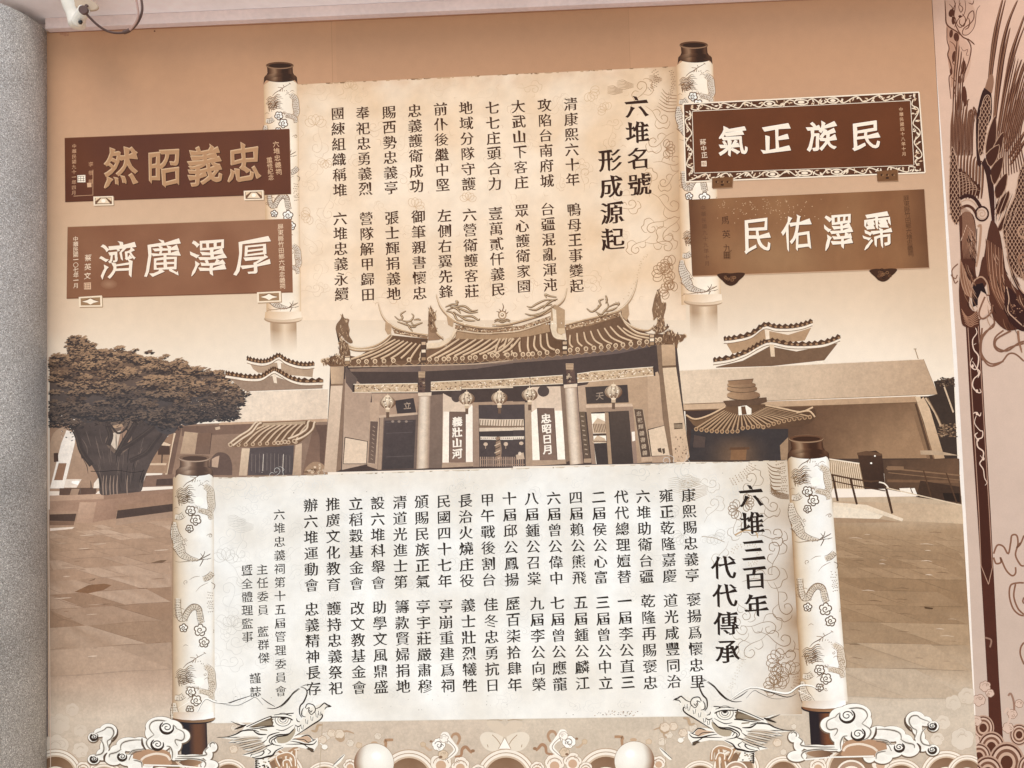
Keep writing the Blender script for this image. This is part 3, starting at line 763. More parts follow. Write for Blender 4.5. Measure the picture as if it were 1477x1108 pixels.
calli(L, "忠義昭然", pos, .86, 58, 'C99E78', 'D9B48E', '4A2A1B', 3, f=.016, off=1.4)
for ch, (x, y) in zip("忠義昭然", pos): put(L, ch, x+.3, y+.6, 58, 'B98B66', sx=.86, slope=-.05, lean=.01, fx=.008, fy=.006, rise=.06, seed=3+"忠義昭然".index(ch))
text_col(L, "六堆忠義祠", 398,208,402,248, 9.4, 'D9AE88', seed=1, fx=.004, fy=.0); text_col(L, "重修紀念", 388.5,231,391,256, 8.6, 'D9AE88', seed=1, fx=.004, fy=.0)
text_col(L, "中華民國九十一年四月", 107,211,106.5,278, 6.6, 'CFA17D', seed=1, fx=.004, fy=.0)
text_col(L, "李敬贈", 131,237,131,262, 7, 'C39370', seed=1, fx=.004, fy=.0) if '李' in GLYPH else None
seal(L, 111.5,253,11.5,10,'F7E6D0','5a3524'); L.poly(D_(125.5,264,131.8,263.6,132,270,126,270.3), 'D6A985')
L.stroke(D_(106,283,134,281.5,134,245), .8, 'CFA17D', sm=1)
for P in (D_(134.6,283.7,163.3,282.8,163.8,296,135,296.8), D_(351.5,275.3,380,274.3,380.4,288.3,352,289)):
    B, ct, w, h_ = bracket(q1, P, '7B5640', 'F0D8BB')
    B.poly([(ct[0]-w*.33, ct[1]+h_*.28), (ct[0]-w*.12, ct[1]-h_*.28), (ct[0]+w*.12, ct[1]-h_*.28), (ct[0]+w*.33, ct[1]+h_*.28)], 'EBCFAE')
    B.ell(ct[0], ct[1], 3.2, 2.6, 'FBEBD6', 10)
    for s_ in (-1, 1): B.poly([(ct[0]+s_*w*.4, ct[1]-h_*.34), (ct[0]+s_*w*.16, ct[1]-h_*.34), (ct[0]+s_*w*.4, ct[1]+h_*.05)], 'E3C29E')
P2 = D_(97.4,327.6,419.9,315.8,422,421.2,96,430.4)
q2 = quadbox(mural, 'plaque', P2, 'mid brown plaque with four flat white characters, lower left', '8B5A41', '9A6A4F')
q2.stroke([P2[0], P2[1]], .8, 'B08567', sm=1); q2.stroke([P2[3], P2[2]], .9, '6c4430', sm=1)
q2.disc(157, 410, 12, 7, lambda x, y: mix('AC7F63', '93644A', min(1, math.hypot((x-157)/12, (y-410)/7))), 4, 20)
L = lay('plaque_writing', q2)
calli(L, "厚澤廣濟", [(364,369.4),(299.5,371.5),(234,372.5),(170,375.4)], 1.0, 56, 'F4DFC8', None, '6F4430', 11, f=.004, off=.9)
text_col(L, "屏東縣竹田鄉六堆忠義祠", 404.5,327,407.5,413, 8.6, 'E8C7A6', seed=1, fx=.004, fy=.0)
text_col(L, "中華民國一〇七年一月", 109,345,109.5,412, 8, 'F0D5B8', seed=1, fx=.004, fy=.0)
text_col(L, "蔡英文", 127,372,126,398, 10, 'F0D5B8', seed=1, fx=.004, fy=.0); seal(L, 121,408,10,9.5,'DDB594','8b5a41')
for P in (D_(113.5,428.5,147,426.3,147.5,442.3,114,443), D_(370.6,421.8,405,420,405.5,435.2,371,436.8)):
    B, ct, w, h_ = bracket(q2, P, 'A5805F', 'F0D8BB')
    B.stroke([(ct[0]-w*.36, ct[1]), (ct[0]-w*.1, ct[1]-h_*.24), (ct[0], ct[1]-h_*.34), (ct[0]+w*.1, ct[1]-h_*.24), (ct[0]+w*.36, ct[1])], 1.2, '8a6248', sm=2)
    B.poly([(ct[0]-w*.36, ct[1]), (ct[0]-w*.14, ct[1]-h_*.12), (ct[0], ct[1]-h_*.3), (ct[0]+w*.14, ct[1]-h_*.12), (ct[0]+w*.36, ct[1]), (ct[0]+w*.14, ct[1]+h_*.12), (ct[0], ct[1]+h_*.3), (ct[0]-w*.14, ct[1]+h_*.12)], 'F7E4CC')
P3 = D_(985.4,150,1325.3,133,1334.3,249,989,262.5); I3 = D_(998.8,161,1312.8,145.5,1317.8,238,1001.6,249.3)
q3 = lay('plaque', mural, 'brown plaque with white characters in a carved floral frame, top right')
q3.poly([(p[0]+1, p[1]+1.6) for p in P3], 'C29A7B'); q3.poly(P3, '5E3722');  # the offset tan quad paints a shadow behind the frame
fr = lay('carved_frame', q3)
def lerp(a, b, t): return (a[0]+(b[0]-a[0])*t, a[1]+(b[1]-a[1])*t)
rng = random.Random(11)
for s_ in range(4):
    Z.band()
    A, B_, a, b = P3[s_], P3[(s_+1) % 4], I3[s_], I3[(s_+1) % 4]; Lg = math.hypot(B_[0]-A[0], B_[1]-A[1]); N = int(Lg/11)
    for k in range(N):
        for kk in range(3):
            t = (k+rng.uniform(.1, .9))/N; w_ = rng.uniform(.25, .8); p = lerp(lerp(A, B_, t), lerp(a, b, t), w_)
            an = rng.uniform(0, 6.28); r = rng.uniform(1.6, 2.9)
            fr.poly([(p[0]+r*1.5*math.cos(an), p[1]+r*1.5*math.sin(an)), (p[0]+r*.5*math.cos(an+1.6), p[1]+r*.5*math.sin(an+1.6)), (p[0]-r*1.2*math.cos(an+.3), p[1]-r*1.2*math.sin(an+.3)), (p[0]+r*.5*math.cos(an-1.6), p[1]+r*.5*math.sin(an-1.6))], rng.choice(('F3DCC0', 'EACDAE', 'DDBA98')))
    Z.end()
    vine = [lerp(lerp(A, B_, t), lerp(a, b, t), .5+.33*math.sin(t*N*2.2)) for t in [i/(N*4) for i in range(1, N*4)]]
    fr.stroke(vine, 1.5, 'F0D8BB', sm=2)
    for tt, sz in ((.36, 1.0), (.5, 1.25), (.64, 1.0)) if Lg > 200 else ():
        p = lerp(lerp(A, B_, tt), lerp(a, b, tt), .5); fr.ell(p[0], p[1], 9*sz, 4.2, '5E3722', 14); fr.ring(p[0], p[1], 8*sz, 3.6, 1.6, 'F3DCC0'); fr.ell(p[0], p[1], 4*sz, 2.2, 'F3DCC0', 10)
    fr.stroke([A, B_], 1.9, 'F5E0C6', sm=1); fr.stroke([a, b], 1.7, 'F5E0C6', sm=1)
fld = lay('plaque_field', q3); fld.patch(I3, 24, 10, plaq_col('723F23', '693A20'))
L = lay('plaque_writing', q3)
calli(L, "民族正氣", [(1249,195.3),(1185.4,196.5),(1119.7,201),(1057.3,203.7)], 1.0, 44, 'F6E2CB', 'FBECDA', '4A2512', 21, f=.010, off=.9, slope=-.055)
text_col(L, "中華民國四十八年十月", 1299.5,158,1304,222, 6.2, 'D9AE88', seed=1, fx=.004, fy=.0)
text_col(L, "蔣中正", 1014,205,1016,224, 9, 'F0D5B8', seed=1, fx=.004, fy=.0); seal(L, 1011.5,232.5,7.5,7.5,'F0D5B8','8b5a41')
for P in (D_(1027,257,1057,255,1056,270,1027,271.5), D_(1264.5,247,1294.5,244.5,1295,260.5,1265.5,261.5)):
    B = lay('bracket', q3); B.poly([(p[0]+1, p[1]+1.4) for p in P], 'A47C5E'); B.patch(P, 5, 3, lambda x, y: mul('7D5334', 1+.25*nz(x, y, .25)))  # offset quad behind it is the bracket's painted shadow
    ct = (sum(p[0] for p in P)/4, sum(p[1] for p in P)/4)
    for dx in (-8, 0, 8): B.ell(ct[0]+dx, ct[1]-1, 2, 1.8, '4C2D19', 8); B.ell(ct[0]+dx+1.6, ct[1]-.6, 1, 1, 'A67B57', 6)
    B.ell(ct[0], ct[1]+3.4, 2.6, 1.4, '3d2415', 8)
P4 = D_(993.2,288.2,1333,273,1340,386,998.5,398)
q4 = lay('plaque', mural, 'weathered brown plaque with white characters and dark ends, lower right')
q4.poly([(p[0]+1, p[1]+1.6) for p in P4], 'C29A7B')  # shadow of the plaque, painted as an offset quad
def c4(x, y):
    c = mix('8C5C3C', '9A6C49', .5+.8*nz(x, y, .02, 5)); c = mix(c, '5A3422', .75*max(0, 1-(x-993)/46)); c = mix(c, '5E3824', .7*max(0, 1-(1340-x)/40))
    c = mix(c, 'A8805C', .5*math.exp(-((x-1120)/80)**2-((y-370)/40)**2)); return mul(c, 1+.05*nz(x, y*.2, .3, 4))
q4.patch(P4, 60, 20, c4)
Z.band()
rng = random.Random(8)
for i in range(130):
    x = rng.gauss(1105, 42); y = rng.gauss(299, 9)
    if 1035 < x < 1300 and 287 < y < 345: q4.ell(x, y, rng.uniform(.4, 1.0), rng.uniform(.3, .8), mix('C29A74', 'D9B48E', rng.random()), 5)
Z.end()
L = lay('plaque_writing', q4)
calli(L, "霈澤佑民", [(1265.5,333),(1209,334),(1149,336),(1092.5,338.5)], .82, 54, 'F6E4CE', None, '5A3623', 31, f=.008, off=1.0, slope=-.05, lean=.03)
text_col(L, "屏東縣竹田鄉六堆忠義祠", 1307,286,1313.5,366, 8.8, '5C3A24', seed=1, fx=.004, fy=.0)
text_col(L, "中華民國九十九年十月", 1014,300,1020,380, 7.5, '6b4630', seed=1, fx=.004, fy=.0)
text_col(L, "馬英九", 1046,318,1049,358, 12, '523120', seed=1, fx=.004, fy=.0); seal(L, 1043.5,363,10,11,'7d5538','4a2c1a')
for cx, cy in ((1054.5,402),(1274,396)):
    B = lay('bracket', q4)
    P = [(cx+20*x, cy+11*y) for x, y in D_(-1,-.55,-.5,-.75,0,-.7,.5,-.8,1,-.7,.85,-.2,.6,.2,.35,.7,0,.95,-.35,.75,-.6,.3,-.85,-.1)]
    B.poly(smooth(P, 3, True), '4A2D1D')
    for k in range(14): a = rng.random()*6.28; r = rng.random(); B.ring(cx+13*r*math.cos(a), cy+6*r*math.sin(a)-1, 2.2, 1.7, .8, rng.choice(('7A5137', '946848', '2f1b11')), 8)
FINISH[0] = 'photo'
# ------------------------------------------------------------------ printed side buildings, kiosk, tree (all flat print, drawn in the photograph's coordinates)
def soft(c0, c1, x0, y0, x1, y1, k=.04, sc=.06):
    g = grad(c0, c1, x0, y0, x1, y1); return lambda x, y: mul(g(x, y), 1+k*nz(x, y, sc, 9)+k*.6*nz(x, y, sc*5, 2))
def tilewave(L, P, n, h_, c_top, c_rim):
    """a scalloped eave of round tiles along the line P"""
    S = smooth(P, 10); tot = len(S)-1
    for i in range(n):
        a, b = S[int(i*tot/n)], S[int((i+1)*tot/n)]; mx_, my = (a[0]+b[0])/2, (a[1]+b[1])/2; w = (b[0]-a[0])
        L.poly([(a[0]-.3, a[1]-h_*.4), (mx_-w*.1, my-h_*.9), (b[0]+.3, b[1]-h_*.2), (b[0], b[1]+h_*.5), (mx_+w*.1, my+h_*.55), (a[0], a[1]+h_*.15)], c_top if i % 2 else mul(c_top, .88))
        L.ell(mx_+w*.22, my+h_*.12, w*.28, h_*.34, c_rim, 7)
def pagoda(name, label, tiers, post):
    root = lay(name, mural, label); 
    for (eave, under, n, uc) in tiers:
        root.poly(under, uc)
        S = smooth(eave, 6)
        b = lay('rafter_band', root); b.stroke([(x, y+4.2) for x, y in S], 4.6, 'EFDCC6', sm=1); b.stroke([(x, y+6.6) for x, y in S], 1.0, '8b6a50', sm=1)
        t = lay('tile_eave', root); t.stroke([(x, y+.4) for x, y in S], 4.8, '6E4E38', sm=1); tilewave(t, eave, n, 5.4, '5E4130', 'A98262')
    return root
# --- left hall
lb = lay('left_hall', mural, 'low modern hall with pale parapet behind the tree and kiosk')
lb.patch(D_(70,515,112,512,112,530,70,530), 4, 2, soft('B58F75','A9846B',70,515,70,530))
lb.poly(t1(D_(1010,432,1430,418,1428,570,895,588,960,470)), soft('E9D3BC','DFC6AE',350,565,470,605,.02))
lb.poly(t1(D_(1010,432,1430,418,1430,420,1010,435)), 'F5E6D4')
lb.patch(t1(D_(640,600,1428,568,1420,860,600,860)), 50, 20, soft('9C7D6A','8F7464',240,600,470,680,.06))
lb.poly(t1(D_(890,588,1428,569,1428,583,885,600)), 'C4A084')
lb.poly(t1(D_(885,600,1080,592,1060,640,700,655,700,606)), soft('7B6155','86695A',270,620,380,620))
lb.poly(t1(D_(1300,600,1425,598,1415,850,1300,850,1350,640)), soft('7C6053','8A6C5C',440,610,470,690))
lb.poly(t1(D_(1365,600,1425,598,1410,800,1390,800,1388,660)), '6F564B')
lb.poly(t1(D_(660,612,700,606,650,850,615,850)), '7A5F53'); lb.poly(t1(D_(714,632,795,640,770,745,692,742)), soft('C2A489','B0917A',265,620,285,660))
lb.stroke(t1(D_(665,640,650,700,622,848)), 3.0, 'D9BC9F', sm=2)
lb.patch(t1(D_(780,640,850,640,835,745,765,745)), 4, 6, soft('876858','7D6356',290,620,290,655)); lb.stroke(t1(D_(850,640,838,745)), 1, '5e4a42', sm=1)
lb.poly(smooth(t1(D_(845,850,838,790,860,750,890,735,930,748,950,790,952,850)), 4), '6E5850')
lb.poly(t1(D_(850,770,870,758,888,752,880,812,850,808)), 'C0A08A'); lb.poly(t1(D_(865,612,890,606,892,620,870,625)), 'CDB096')
lb.poly(t1(D_(40,590,120,570,170,580,140,620,90,650,40,700)), '7d6557')
# white pillar with notice and arcade behind the trunk
lb.patch(t1(D_(40,600,330,560,330,930,40,930)), 16, 16, soft('A1806B','AD8C76',70,600,150,700,.06))
lb.poly(smooth(t1(D_(40,700,60,640,110,610,160,640,200,700,240,800,280,930,240,930,130,930,40,930)), 3), soft('B99A83','A88873',70,630,130,710))
lb.poly(t1(D_(98,690,125,625,168,640,166,690,112,916,42,916)), 'F4E6D8'); lb.poly(t1(D_(85,790,125,790,105,875,62,875)), '9C7660')
lb.poly(t1(D_(60,740,82,738,84,782,62,784)), '5C4740'); lb.poly(t1(D_(122,870,200,870,175,912,110,912)), 'E8D5C4'); lb.poly(t1(D_(150,880,190,878,182,898,150,890)), 'FFF8EF')
lb.poly(t1(D_(90,915,275,912,270,948,88,950)), '6b5349'); lb.poly(t1(D_(150,918,190,918,180,948,140,948)), 'A98B76'); lb.poly(t1(D_(262,890,285,860,288,915,258,915)), 'EBDAC8')
lb.poly(t1(D_(280,540,480,540,460,780,300,760)), '7d695e'); lb.poly(t1(D_(356,640,396,625,374,728,340,690)), 'D2BDA9'); lb.poly(t1(D_(400,600,440,640,440,700,378,755,374,740)), 'A58470'); lb.poly(t1(D_(350,605,405,590,405,606,350,620)), 'B9977C')
# shop window with urn, right of the trunk
lb.poly(t1(D_(560,700,660,640,625,840,520,840,520,790)), soft('9A7862','AD8B72',230,640,240,680)); lb.poly(t1(D_(520,790,625,790,620,800,520,800)), 'D5B79B')
lb.poly(t1(D_(585,695,640,690,640,748,580,748)), '5B463E'); lb.poly(t1(D_(580,700,610,684,645,696,640,704)), 'DDBFA3'); lb.stroke(t1(D_(602,748,600,790)), 2, '5B463E', sm=1)
lb.poly(t1(D_(520,852,660,845,660,905,500,910)), '8C6E5F'); lb.poly(t1(D_(575,870,655,866,655,900,570,903)), '5d4a44')
# --- planter wall and steps
pl = lay('planter_wall', mural, 'low stone planter wall round the old tree')
pl.patch(t1(D_(40,960,300,945,660,920,660,990,300,1010,40,1030)[0:1]+D_(0,0))[:0] or t1(D_(40,955,660,925,660,1000,40,1040)), 30, 6, soft('B08D78','9C7A66',70,715,250,735,.07))
pl.poly(t1(D_(40,952,310,944,310,968,40,980)), 'BF9C85'); pl.poly(t1(D_(310,942,660,918,660,935,385,965,310,972)), '9D7C69')
pl.poly(t1(D_(40,1040,175,1036,165,1080,40,1078)), '5E4A42'); pl.poly(t1(D_(40,1030,180,1030,180,1042,40,1046)), 'B3917B'); pl.poly(t1(D_(40,1080,165,1080,160,1100,40,1100)), '8b6c5a')
pl.poly(t1(D_(190,985,275,985,255,1088,172,1088)), soft('C8A58E','B28F79',110,725,135,750)); pl.poly(t1(D_(275,980,385,975,370,1065,255,1086)), soft('B08C77','9A7865',140,725,170,750))
pl.poly(t1(D_(380,1020,660,988,660,1030,372,1068)), '574640'); pl.poly(t1(D_(385,1000,660,975,660,992,380,1026)), 'A07E69')
pl.poly(t1(D_(372,1068,660,1030,660,1060,372,1100)), soft('A98A75','B3947E',160,745,160,757))
# --- tree
tree = lay('printed_tree', mural, 'old spreading tree with dark dense crown and thick twin trunk')
def lerp(a, b, t): return (a[0]+(b[0]-a[0])*t, a[1]+(b[1]-a[1])*t)
tk = lay('trunk', tree)
def trunkc(x, y): return mul(mix('554A48', '625450', .5+.9*nz(x, y*.4, .25, 2)), 1+.18*nz(x*3, y*.5, .3, 3))
tk.poly(smooth(t1(D_(150,560,165,640,205,740,250,800,285,870,290,940,320,950,360,945,420,940,470,935,500,925,515,860,560,760,640,640,680,570,560,520,450,600,452,690,400,745,375,752,318,688,338,640,352,600,300,560)), 3), trunkc)
for i in range(46):
    x = random.uniform(190, 520); y = random.uniform(600, 900); dx = (x-380)*-.16
    tk.stroke(t1([(x, y), (x+dx*.6+random.uniform(-8, 8), y+40), (x+dx, y+80)]) if y < 850 else t1([(x, y), (x+3, y+30), (x+2, y+45)]), random.uniform(.6, 1.6), random.choice(('453D3C', '6e5f59', '77665e')), t0=.2, t1=.2)
for x in (310, 325, 345, 362, 380, 430): tk.stroke(t1([(x, 850), (x-4, 900), (x-2, 948)]), 1.6, 'A08778', t0=.2)
tk.stroke(t1(D_(245,830,300,832,380,826,450,836,515,828)), 1.0, '3f3736'); tk.poly(t1(D_(190,730,215,728,222,760,200,768)), '4d4341')
for P, w in ((D_(375,752,410,690,440,640,470,590,500,540), 9), (D_(330,700,345,650,330,600,350,550), 8), (D_(400,720,450,690,520,640,570,600,610,570), 7), (D_(250,800,200,730,180,660,150,600,130,570), 8), (D_(440,780,520,740,560,690,600,640), 7), (D_(345,600,380,640,420,620,440,580), 3)): tk.stroke(t1(P), w, '504543', t0=1, t1=.5); tk.stroke([(x-1.5, y-.5) for x, y in t1(P)], w*.12, '62554e', t0=.3, t1=.3)
core = lay('crown', tree)
CR = t1(D_(40,260,100,262,150,255,205,250,140,215,158,195,150,165,185,170,225,200,262,220,290,240,345,232,400,238,460,262,520,268,590,282,640,300,695,285,700,300,680,315,760,318,830,335,885,345,920,385,985,415,990,445,985,490,930,470,960,500,985,540,900,570,870,570,800,575,740,600,690,590,660,640,600,640,560,600,500,570,440,560,380,580,340,560,280,560,230,590,180,560,165,600,120,570,60,590,40,600))
CR = [p for i in range(len(CR)) for p in (CR[i], (lerp(CR[i], CR[(i+1) % len(CR)], .5)[0], lerp(CR[i], CR[(i+1) % len(CR)], .5)[1]+(2.6 if CR[i][0] > 74 else 0)))]
core.poly(CR, lambda x, y: mix('7E6352', '585050', min(1, max(0, (y-520)/60))))
Z.band(WALL, 40)
def inside(p, P):
    r = False; n = len(P)
    for i in range(n):
        a, b = P[i], P[i-1]
        if (a[1] > p[1]) != (b[1] > p[1]) and p[0] < (b[0]-a[0])*(p[1]-a[1])/(b[1]-a[1])+a[0]: r = not r
    return r
rng = random.Random(4)
def leaf(x, y, s_, t, c): core.add([(x-s_*math.cos(t), y-s_*math.sin(t)), (x+.2*s_, y-.42*s_), (x+s_*math.cos(t), y+s_*math.sin(t)), (x-.2*s_, y+.38*s_)], [(0, 1, 2, 3)], c)
clumps = []
while len(clumps) < 210:
    p = (rng.uniform(70, 348), rng.uniform(484, 614))
    if inside(p, CR): clumps.append((p, rng.uniform(4, 11)))
for k in range(len(CR)):
    a, b = CR[k], CR[(k+1) % len(CR)]
    if a[1] < 585 and b[1] < 590 and a[0] > 72:
        for t in (rng.random(), rng.random()): clumps.append(((a[0]+(b[0]-a[0])*t+rng.uniform(-3, 5), a[1]+(b[1]-a[1])*t+rng.uniform(-3.5, 3)), rng.uniform(2.5, 6.5)))
for x0, y0, x1, y1, n, r in ((103,489,142,512,9,4.5),(98,500,120,512,4,3.5),(158,508,172,502,3,4),(205,514,216,508,3,4),(250,527,262,520,4,3.6),(290,540,318,536,5,3),(318,556,334,558,4,4),(330,566,346,570,4,3.4),(325,585,344,590,5,3),(300,600,316,606,4,3),(70,528,90,515,3,5),(180,514,196,505,3,3.4),(228,520,240,513,3,3.4)):
    for i in range(n): t = i/max(1, n-1); clumps.append(((x0+(x1-x0)*t, y0+(y1-y0)*t), r*rng.uniform(.7, 1.1)))
clumps = [c for c in clumps if not (c[0][0] > 268 and inside(c[0], CR) and rng.random() < .25)]
clumps.sort(key=lambda c: -c[0][1]+rng.uniform(-25, 25))
for (cx, cy), r in clumps:
    dk = min(1, max(0, (cy-545)/40+.25*rng.uniform(-1, 1))); tone = rng.uniform(-.5, .45)
    if rng.random() < .1 and cy < 560 and cx > 200: continue
    for part in (0, 1):
        for i in range(int(r*(4.2 if part == 0 else 5.2))):
            a = rng.uniform(0, 6.28); q = rng.random()**.5; x = cx+r*1.8*q*math.cos(a); y = cy+r*.55*q*math.sin(a)+(r*.35 if part == 0 else -r*.18)
            if x < 70.5: continue
            if part == 0: c = mix('4A3E3B', '453F40', dk)
            else: c = mix(mix('6B5347', 'B08C6E', .35+tone+.5*rng.random()-.25*(y-cy)/r), mix('554A48', '7E6A5E', .3+tone+.5*rng.random()), dk)
            leaf(x, y, rng.uniform(1.4, 3.4), rng.uniform(-.35, .3), c)
for i in range(80):
    x, y = rng.uniform(255, 338), rng.uniform(515, 600); leaf(x, y, rng.uniform(.6, 1.5), rng.uniform(-1, 1), mix('D9BEA4', 'F0DCC8', rng.random()))
for i in range(240):
    x, y = rng.uniform(105, 260), 604+abs(rng.gauss(0, 7)); leaf(x, y, rng.uniform(1, 2.6), rng.uniform(-.6, .6), rng.choice(('4A403E', '574B47', '6b5b53')))
for i in range(60):
    x, y = rng.uniform(88, 108), rng.uniform(596, 636); leaf(x, y, rng.uniform(.8, 2.2), rng.uniform(-1, 1), rng.choice(('5b4c46', 'E9D9C8', '4b403d')))
Z.end()
# --- left pagoda roofs and tiled kiosk
pgl = pagoda('left_pagoda', 'double tiered pagoda roof above the left hall', [
    (z8(D_(310,205,370,222,440,230,500,215,565,180,620,215,700,245,780,255,850,248)), z8(D_(330,235,560,240,845,270,835,355,560,330,400,320,360,290)), 20, 'B99A80'),
    (z8(D_(140,325,220,338,320,352,420,350,490,310,530,290,580,315,660,360,760,385,920,382)), z8(D_(160,355,300,380,520,345,700,405,915,400,915,445,310,468,260,440)), 26, 'A08470')], None)
L = lay('corner_rafter', pgl); L.poly(z8(D_(550,225,582,225,585,290,560,285)), 'F0DDC7'); L.poly(z8(D_(512,335,545,340,552,405,527,400)), 'E6CFB6')
ki = lay('tiled_kiosk', mural, 'small notice kiosk with curved tile roof beside the temple')
ki.poly(t1(D_(1035,715,1260,700,1255,848,1030,850)), soft('625554','5B5050',360,650,420,690,.08)); ki.poly(t1(D_(1000,716,1040,716,1025,852,985,852)), soft('D9BEA2','C2A68E',345,650,350,690))
ki.poly(t1(D_(1268,700,1300,690,1296,848,1252,850)), soft('C9AC92','B89A82',425,640,430,690))
for i in range(11): ki.stroke(t1([(1050+i*19, 740+random.random()*12), (1049+i*19, 825+random.random()*20)]), .5, '8f7f78', sm=1)
for x in (1108, 1208): ki.stroke(t1([(x, 745), (x-4, 828)]), .8, 'D5C5B5', sm=1)
ki.poly(z8(D_(160,890,250,830,375,715,430,715,790,700,860,720,840,790,720,890,560,910,400,910,200,915)), soft('8A6B55','735642',330,610,450,640,.1))
ki.poly(z8(D_(440,722,780,706,775,730,700,735,430,745)), 'B89B80')
for i in range(9):
    kt = lay('roof_tile', ki)
    x0 = 430+i*44; x1 = 245+i*57; P = z8(D_(x0+20, 745-i*2, (x0+x1)/2+5, 800-i*1, x1, 890-i*3))
    kt.stroke(P, 3.4, '6F513E'); kt.stroke([(x-.5, y-.5) for x, y in P], 2.2, 'CDAF93'); kt.ell(P[-1][0]-.2, P[-1][1]+1.2, 3.0, 2.9, 'C7A88B', 10); kt.ell(P[-1][0]-.2, P[-1][1]+1.3, 1.7, 1.6, '8a6a52', 8)
kt = lay('verge_tiles', ki)
for P in (D_(165,895,250,830,330,780,380,722,400,715), D_(200,905,280,845,350,800,400,735,430,722), D_(640,850,720,820,790,770,800,720,815,705), D_(690,865,770,830,835,775,850,725,860,715)):
    kt.stroke(z8(P), 4, '8B6B54'); kt.stroke([(x-.4, y-.6) for x, y in z8(P)], 2.4, 'DCC1A6')
for x, y in ((180, 895), (690, 865), (615, 872), (560, 880)): kt.ell(*z8(x, y), 3.4, 3.2, 'CBAE92', 10); kt.ell(*z8(x, y), 1.8, 1.7, '7f614b', 8)
def lionhead(P, s, name='stone_lion_top', label=None):
    L = lay(name, mural, label); cx, cy = P
    L.poly(smooth([(cx+s*x, cy+s*y) for x, y in D_(-1,.5,-.9,.1,-.6,-.3,-.2,-.55,.3,-.55,.7,-.3,1,.15,1.05,.5)], 3), 'A5856C')
    for k in range(26):
        a = random.uniform(3.2, 6.2); r = random.uniform(.2, 1)*s; x, y = cx+r*math.cos(a), cy+s*.45+r*.85*math.sin(a)
        L.ring(x, y, random.uniform(.9, 2.0), random.uniform(.6, 1.4), .8, random.choice(('E0C6AA', '6a4f3e', 'C9AB8E')), 8)
    return L
lionhead((455, 676), 17, label='carved stone lion top just above the lower scroll, left of temple'); lionhead((1005, 657), 17, label='carved stone lion top just above the lower scroll, right of temple')
# --- right hall, tower, pavilion, railing
rb = lay('right_hall', mural, 'low modern hall with broad pale parapet on the right')
rb.poly(t4(D_(0,755,75,755,60,480,1290,440,1320,745,1390,745,1390,860,560,760,0,760)), '4F3C32')
rb.patch(t4(D_(60,500,1180,470,1240,742,90,748)), 60, 20, lambda x, y: mul(mix(mix('4C3A34', '6E4F3B', (x-1020)/160), 'A07C5E', min(1, max(0, (x-1170-.0*(y-600))/130)*max(0, (y-560)/70))), 1+.06*nz(x, y, .06)))
rb.poly(t4(D_(25,318,1215,262,1283,432,45,480)), lambda x, y: mul(ramp([(980, 'DDC3A8'), (1080, 'D4B79B'), (1200, 'CDAE90'), (1300, 'C3A386'), (1350, 'BD9C7F')], x), 1))
rb.stroke(t4(D_(25,318,1215,262)), 1, 'EAD5BD', sm=1); rb.stroke(t4(D_(1215,262,1284,432)), .8, 'A38468', sm=1); rb.stroke(t4(D_(45,480,1283,432)), .8, '9B7B5E', sm=1)
rb.poly(t4(D_(50,482,1180,442,1182,472,690,490,55,512)), soft('CDAB8C','B99474',990,590,1320,575)); rb.poly(t4(D_(55,508,1180,470,1180,474,55,514)), '7a5b44')
rb.poly(t4(D_(1175,445,1200,443,1205,470,1185,472)), 'D8B998'); rb.poly(t4(D_(1185,474,1215,445,1245,500,1318,742,1268,745,1215,560)), soft('D2B191','BC9A7A',1330,590,1350,660))
rb.poly(t4(D_(1150,480,1185,474,1270,744,1232,744)), '8B6A50'); rb.poly(t4(D_(1172,478,1182,476,1262,744,1248,744)), '5e4433')
rb.poly(t4(D_(1265,370,1362,352,1380,745,1320,745,1245,500,1222,445,1283,432)), '43342C')
for P, w, c in ((D_(1225,450,1270,520,1300,590), 2.4, 'C8A98A'), (D_(1235,450,1285,540,1310,600), 1.2, '8b6d54'), (D_(1310,380,1335,450,1360,520), 2.2, 'D0B294'), (D_(1330,380,1308,382), 2.2, 'D0B294'), (D_(1175,215,1190,262), 1.3, 'A5876B'), (D_(1168,213,1182,213), 1.2, 'A5876B')): rb.stroke(t4(P), w, c, sm=2)
Z.band()
for i in range(90): x, y = random.uniform(1283, 1372), random.uniform(352, 395)+max(0, 0); rb.ell(*t4(x, y), random.uniform(.8, 2.4), random.uniform(.6, 1.3), random.choice(('5a4538', '3c2d26', '6d5443')), 5)
for i in range(110): x, y = random.uniform(1285, 1376), random.uniform(575, 640); rb.ell(*t4(x, y), random.uniform(1, 3), random.uniform(.5, 1.1), random.choice(('8A6B53', '6d523f', 'A5866A', '4a372c')), 5)
Z.end()
pgr = pagoda('right_pagoda', 'larger double tiered pagoda roof above the right hall', [
    (t4(D_(248,165,300,160,380,140,445,95,500,105,570,105,630,95,678,78)), t4(D_(262,190,440,120,560,145,672,110,640,172,480,190,290,236)), 17, 'B5906F'),
    (t4(D_(197,268,280,255,360,225,420,190,475,172,560,188,650,190,740,180,812,152)), t4(D_(210,300,340,270,470,200,600,225,800,185,735,268,480,296,212,304)), 24, '7E5F49')], None)
L = lay('corner_rafter', pgr); L.poly(t4(D_(447,122,468,120,470,165,452,168)), 'EAD1B6'); L.poly(t4(D_(470,190,492,192,496,250,476,250)), 'DDBF9F')
L.poly(t4(D_(690,272,752,268,750,278,690,284)), 'F0DCC5')
pv = lay('round_pavilion', mural, 'small pavilion with ringed finial and fan tiled roof')
pv.patch(t4(D_(90,600,560,600,560,752,80,752)), 30, 10, lambda x, y: mul(mix('443B3A', '8B6A51', .7*math.exp(-((x-1062)/26)**2)*min(1, max(0, (y-625)/25))), 1+.15*nz(x, y, .08)))
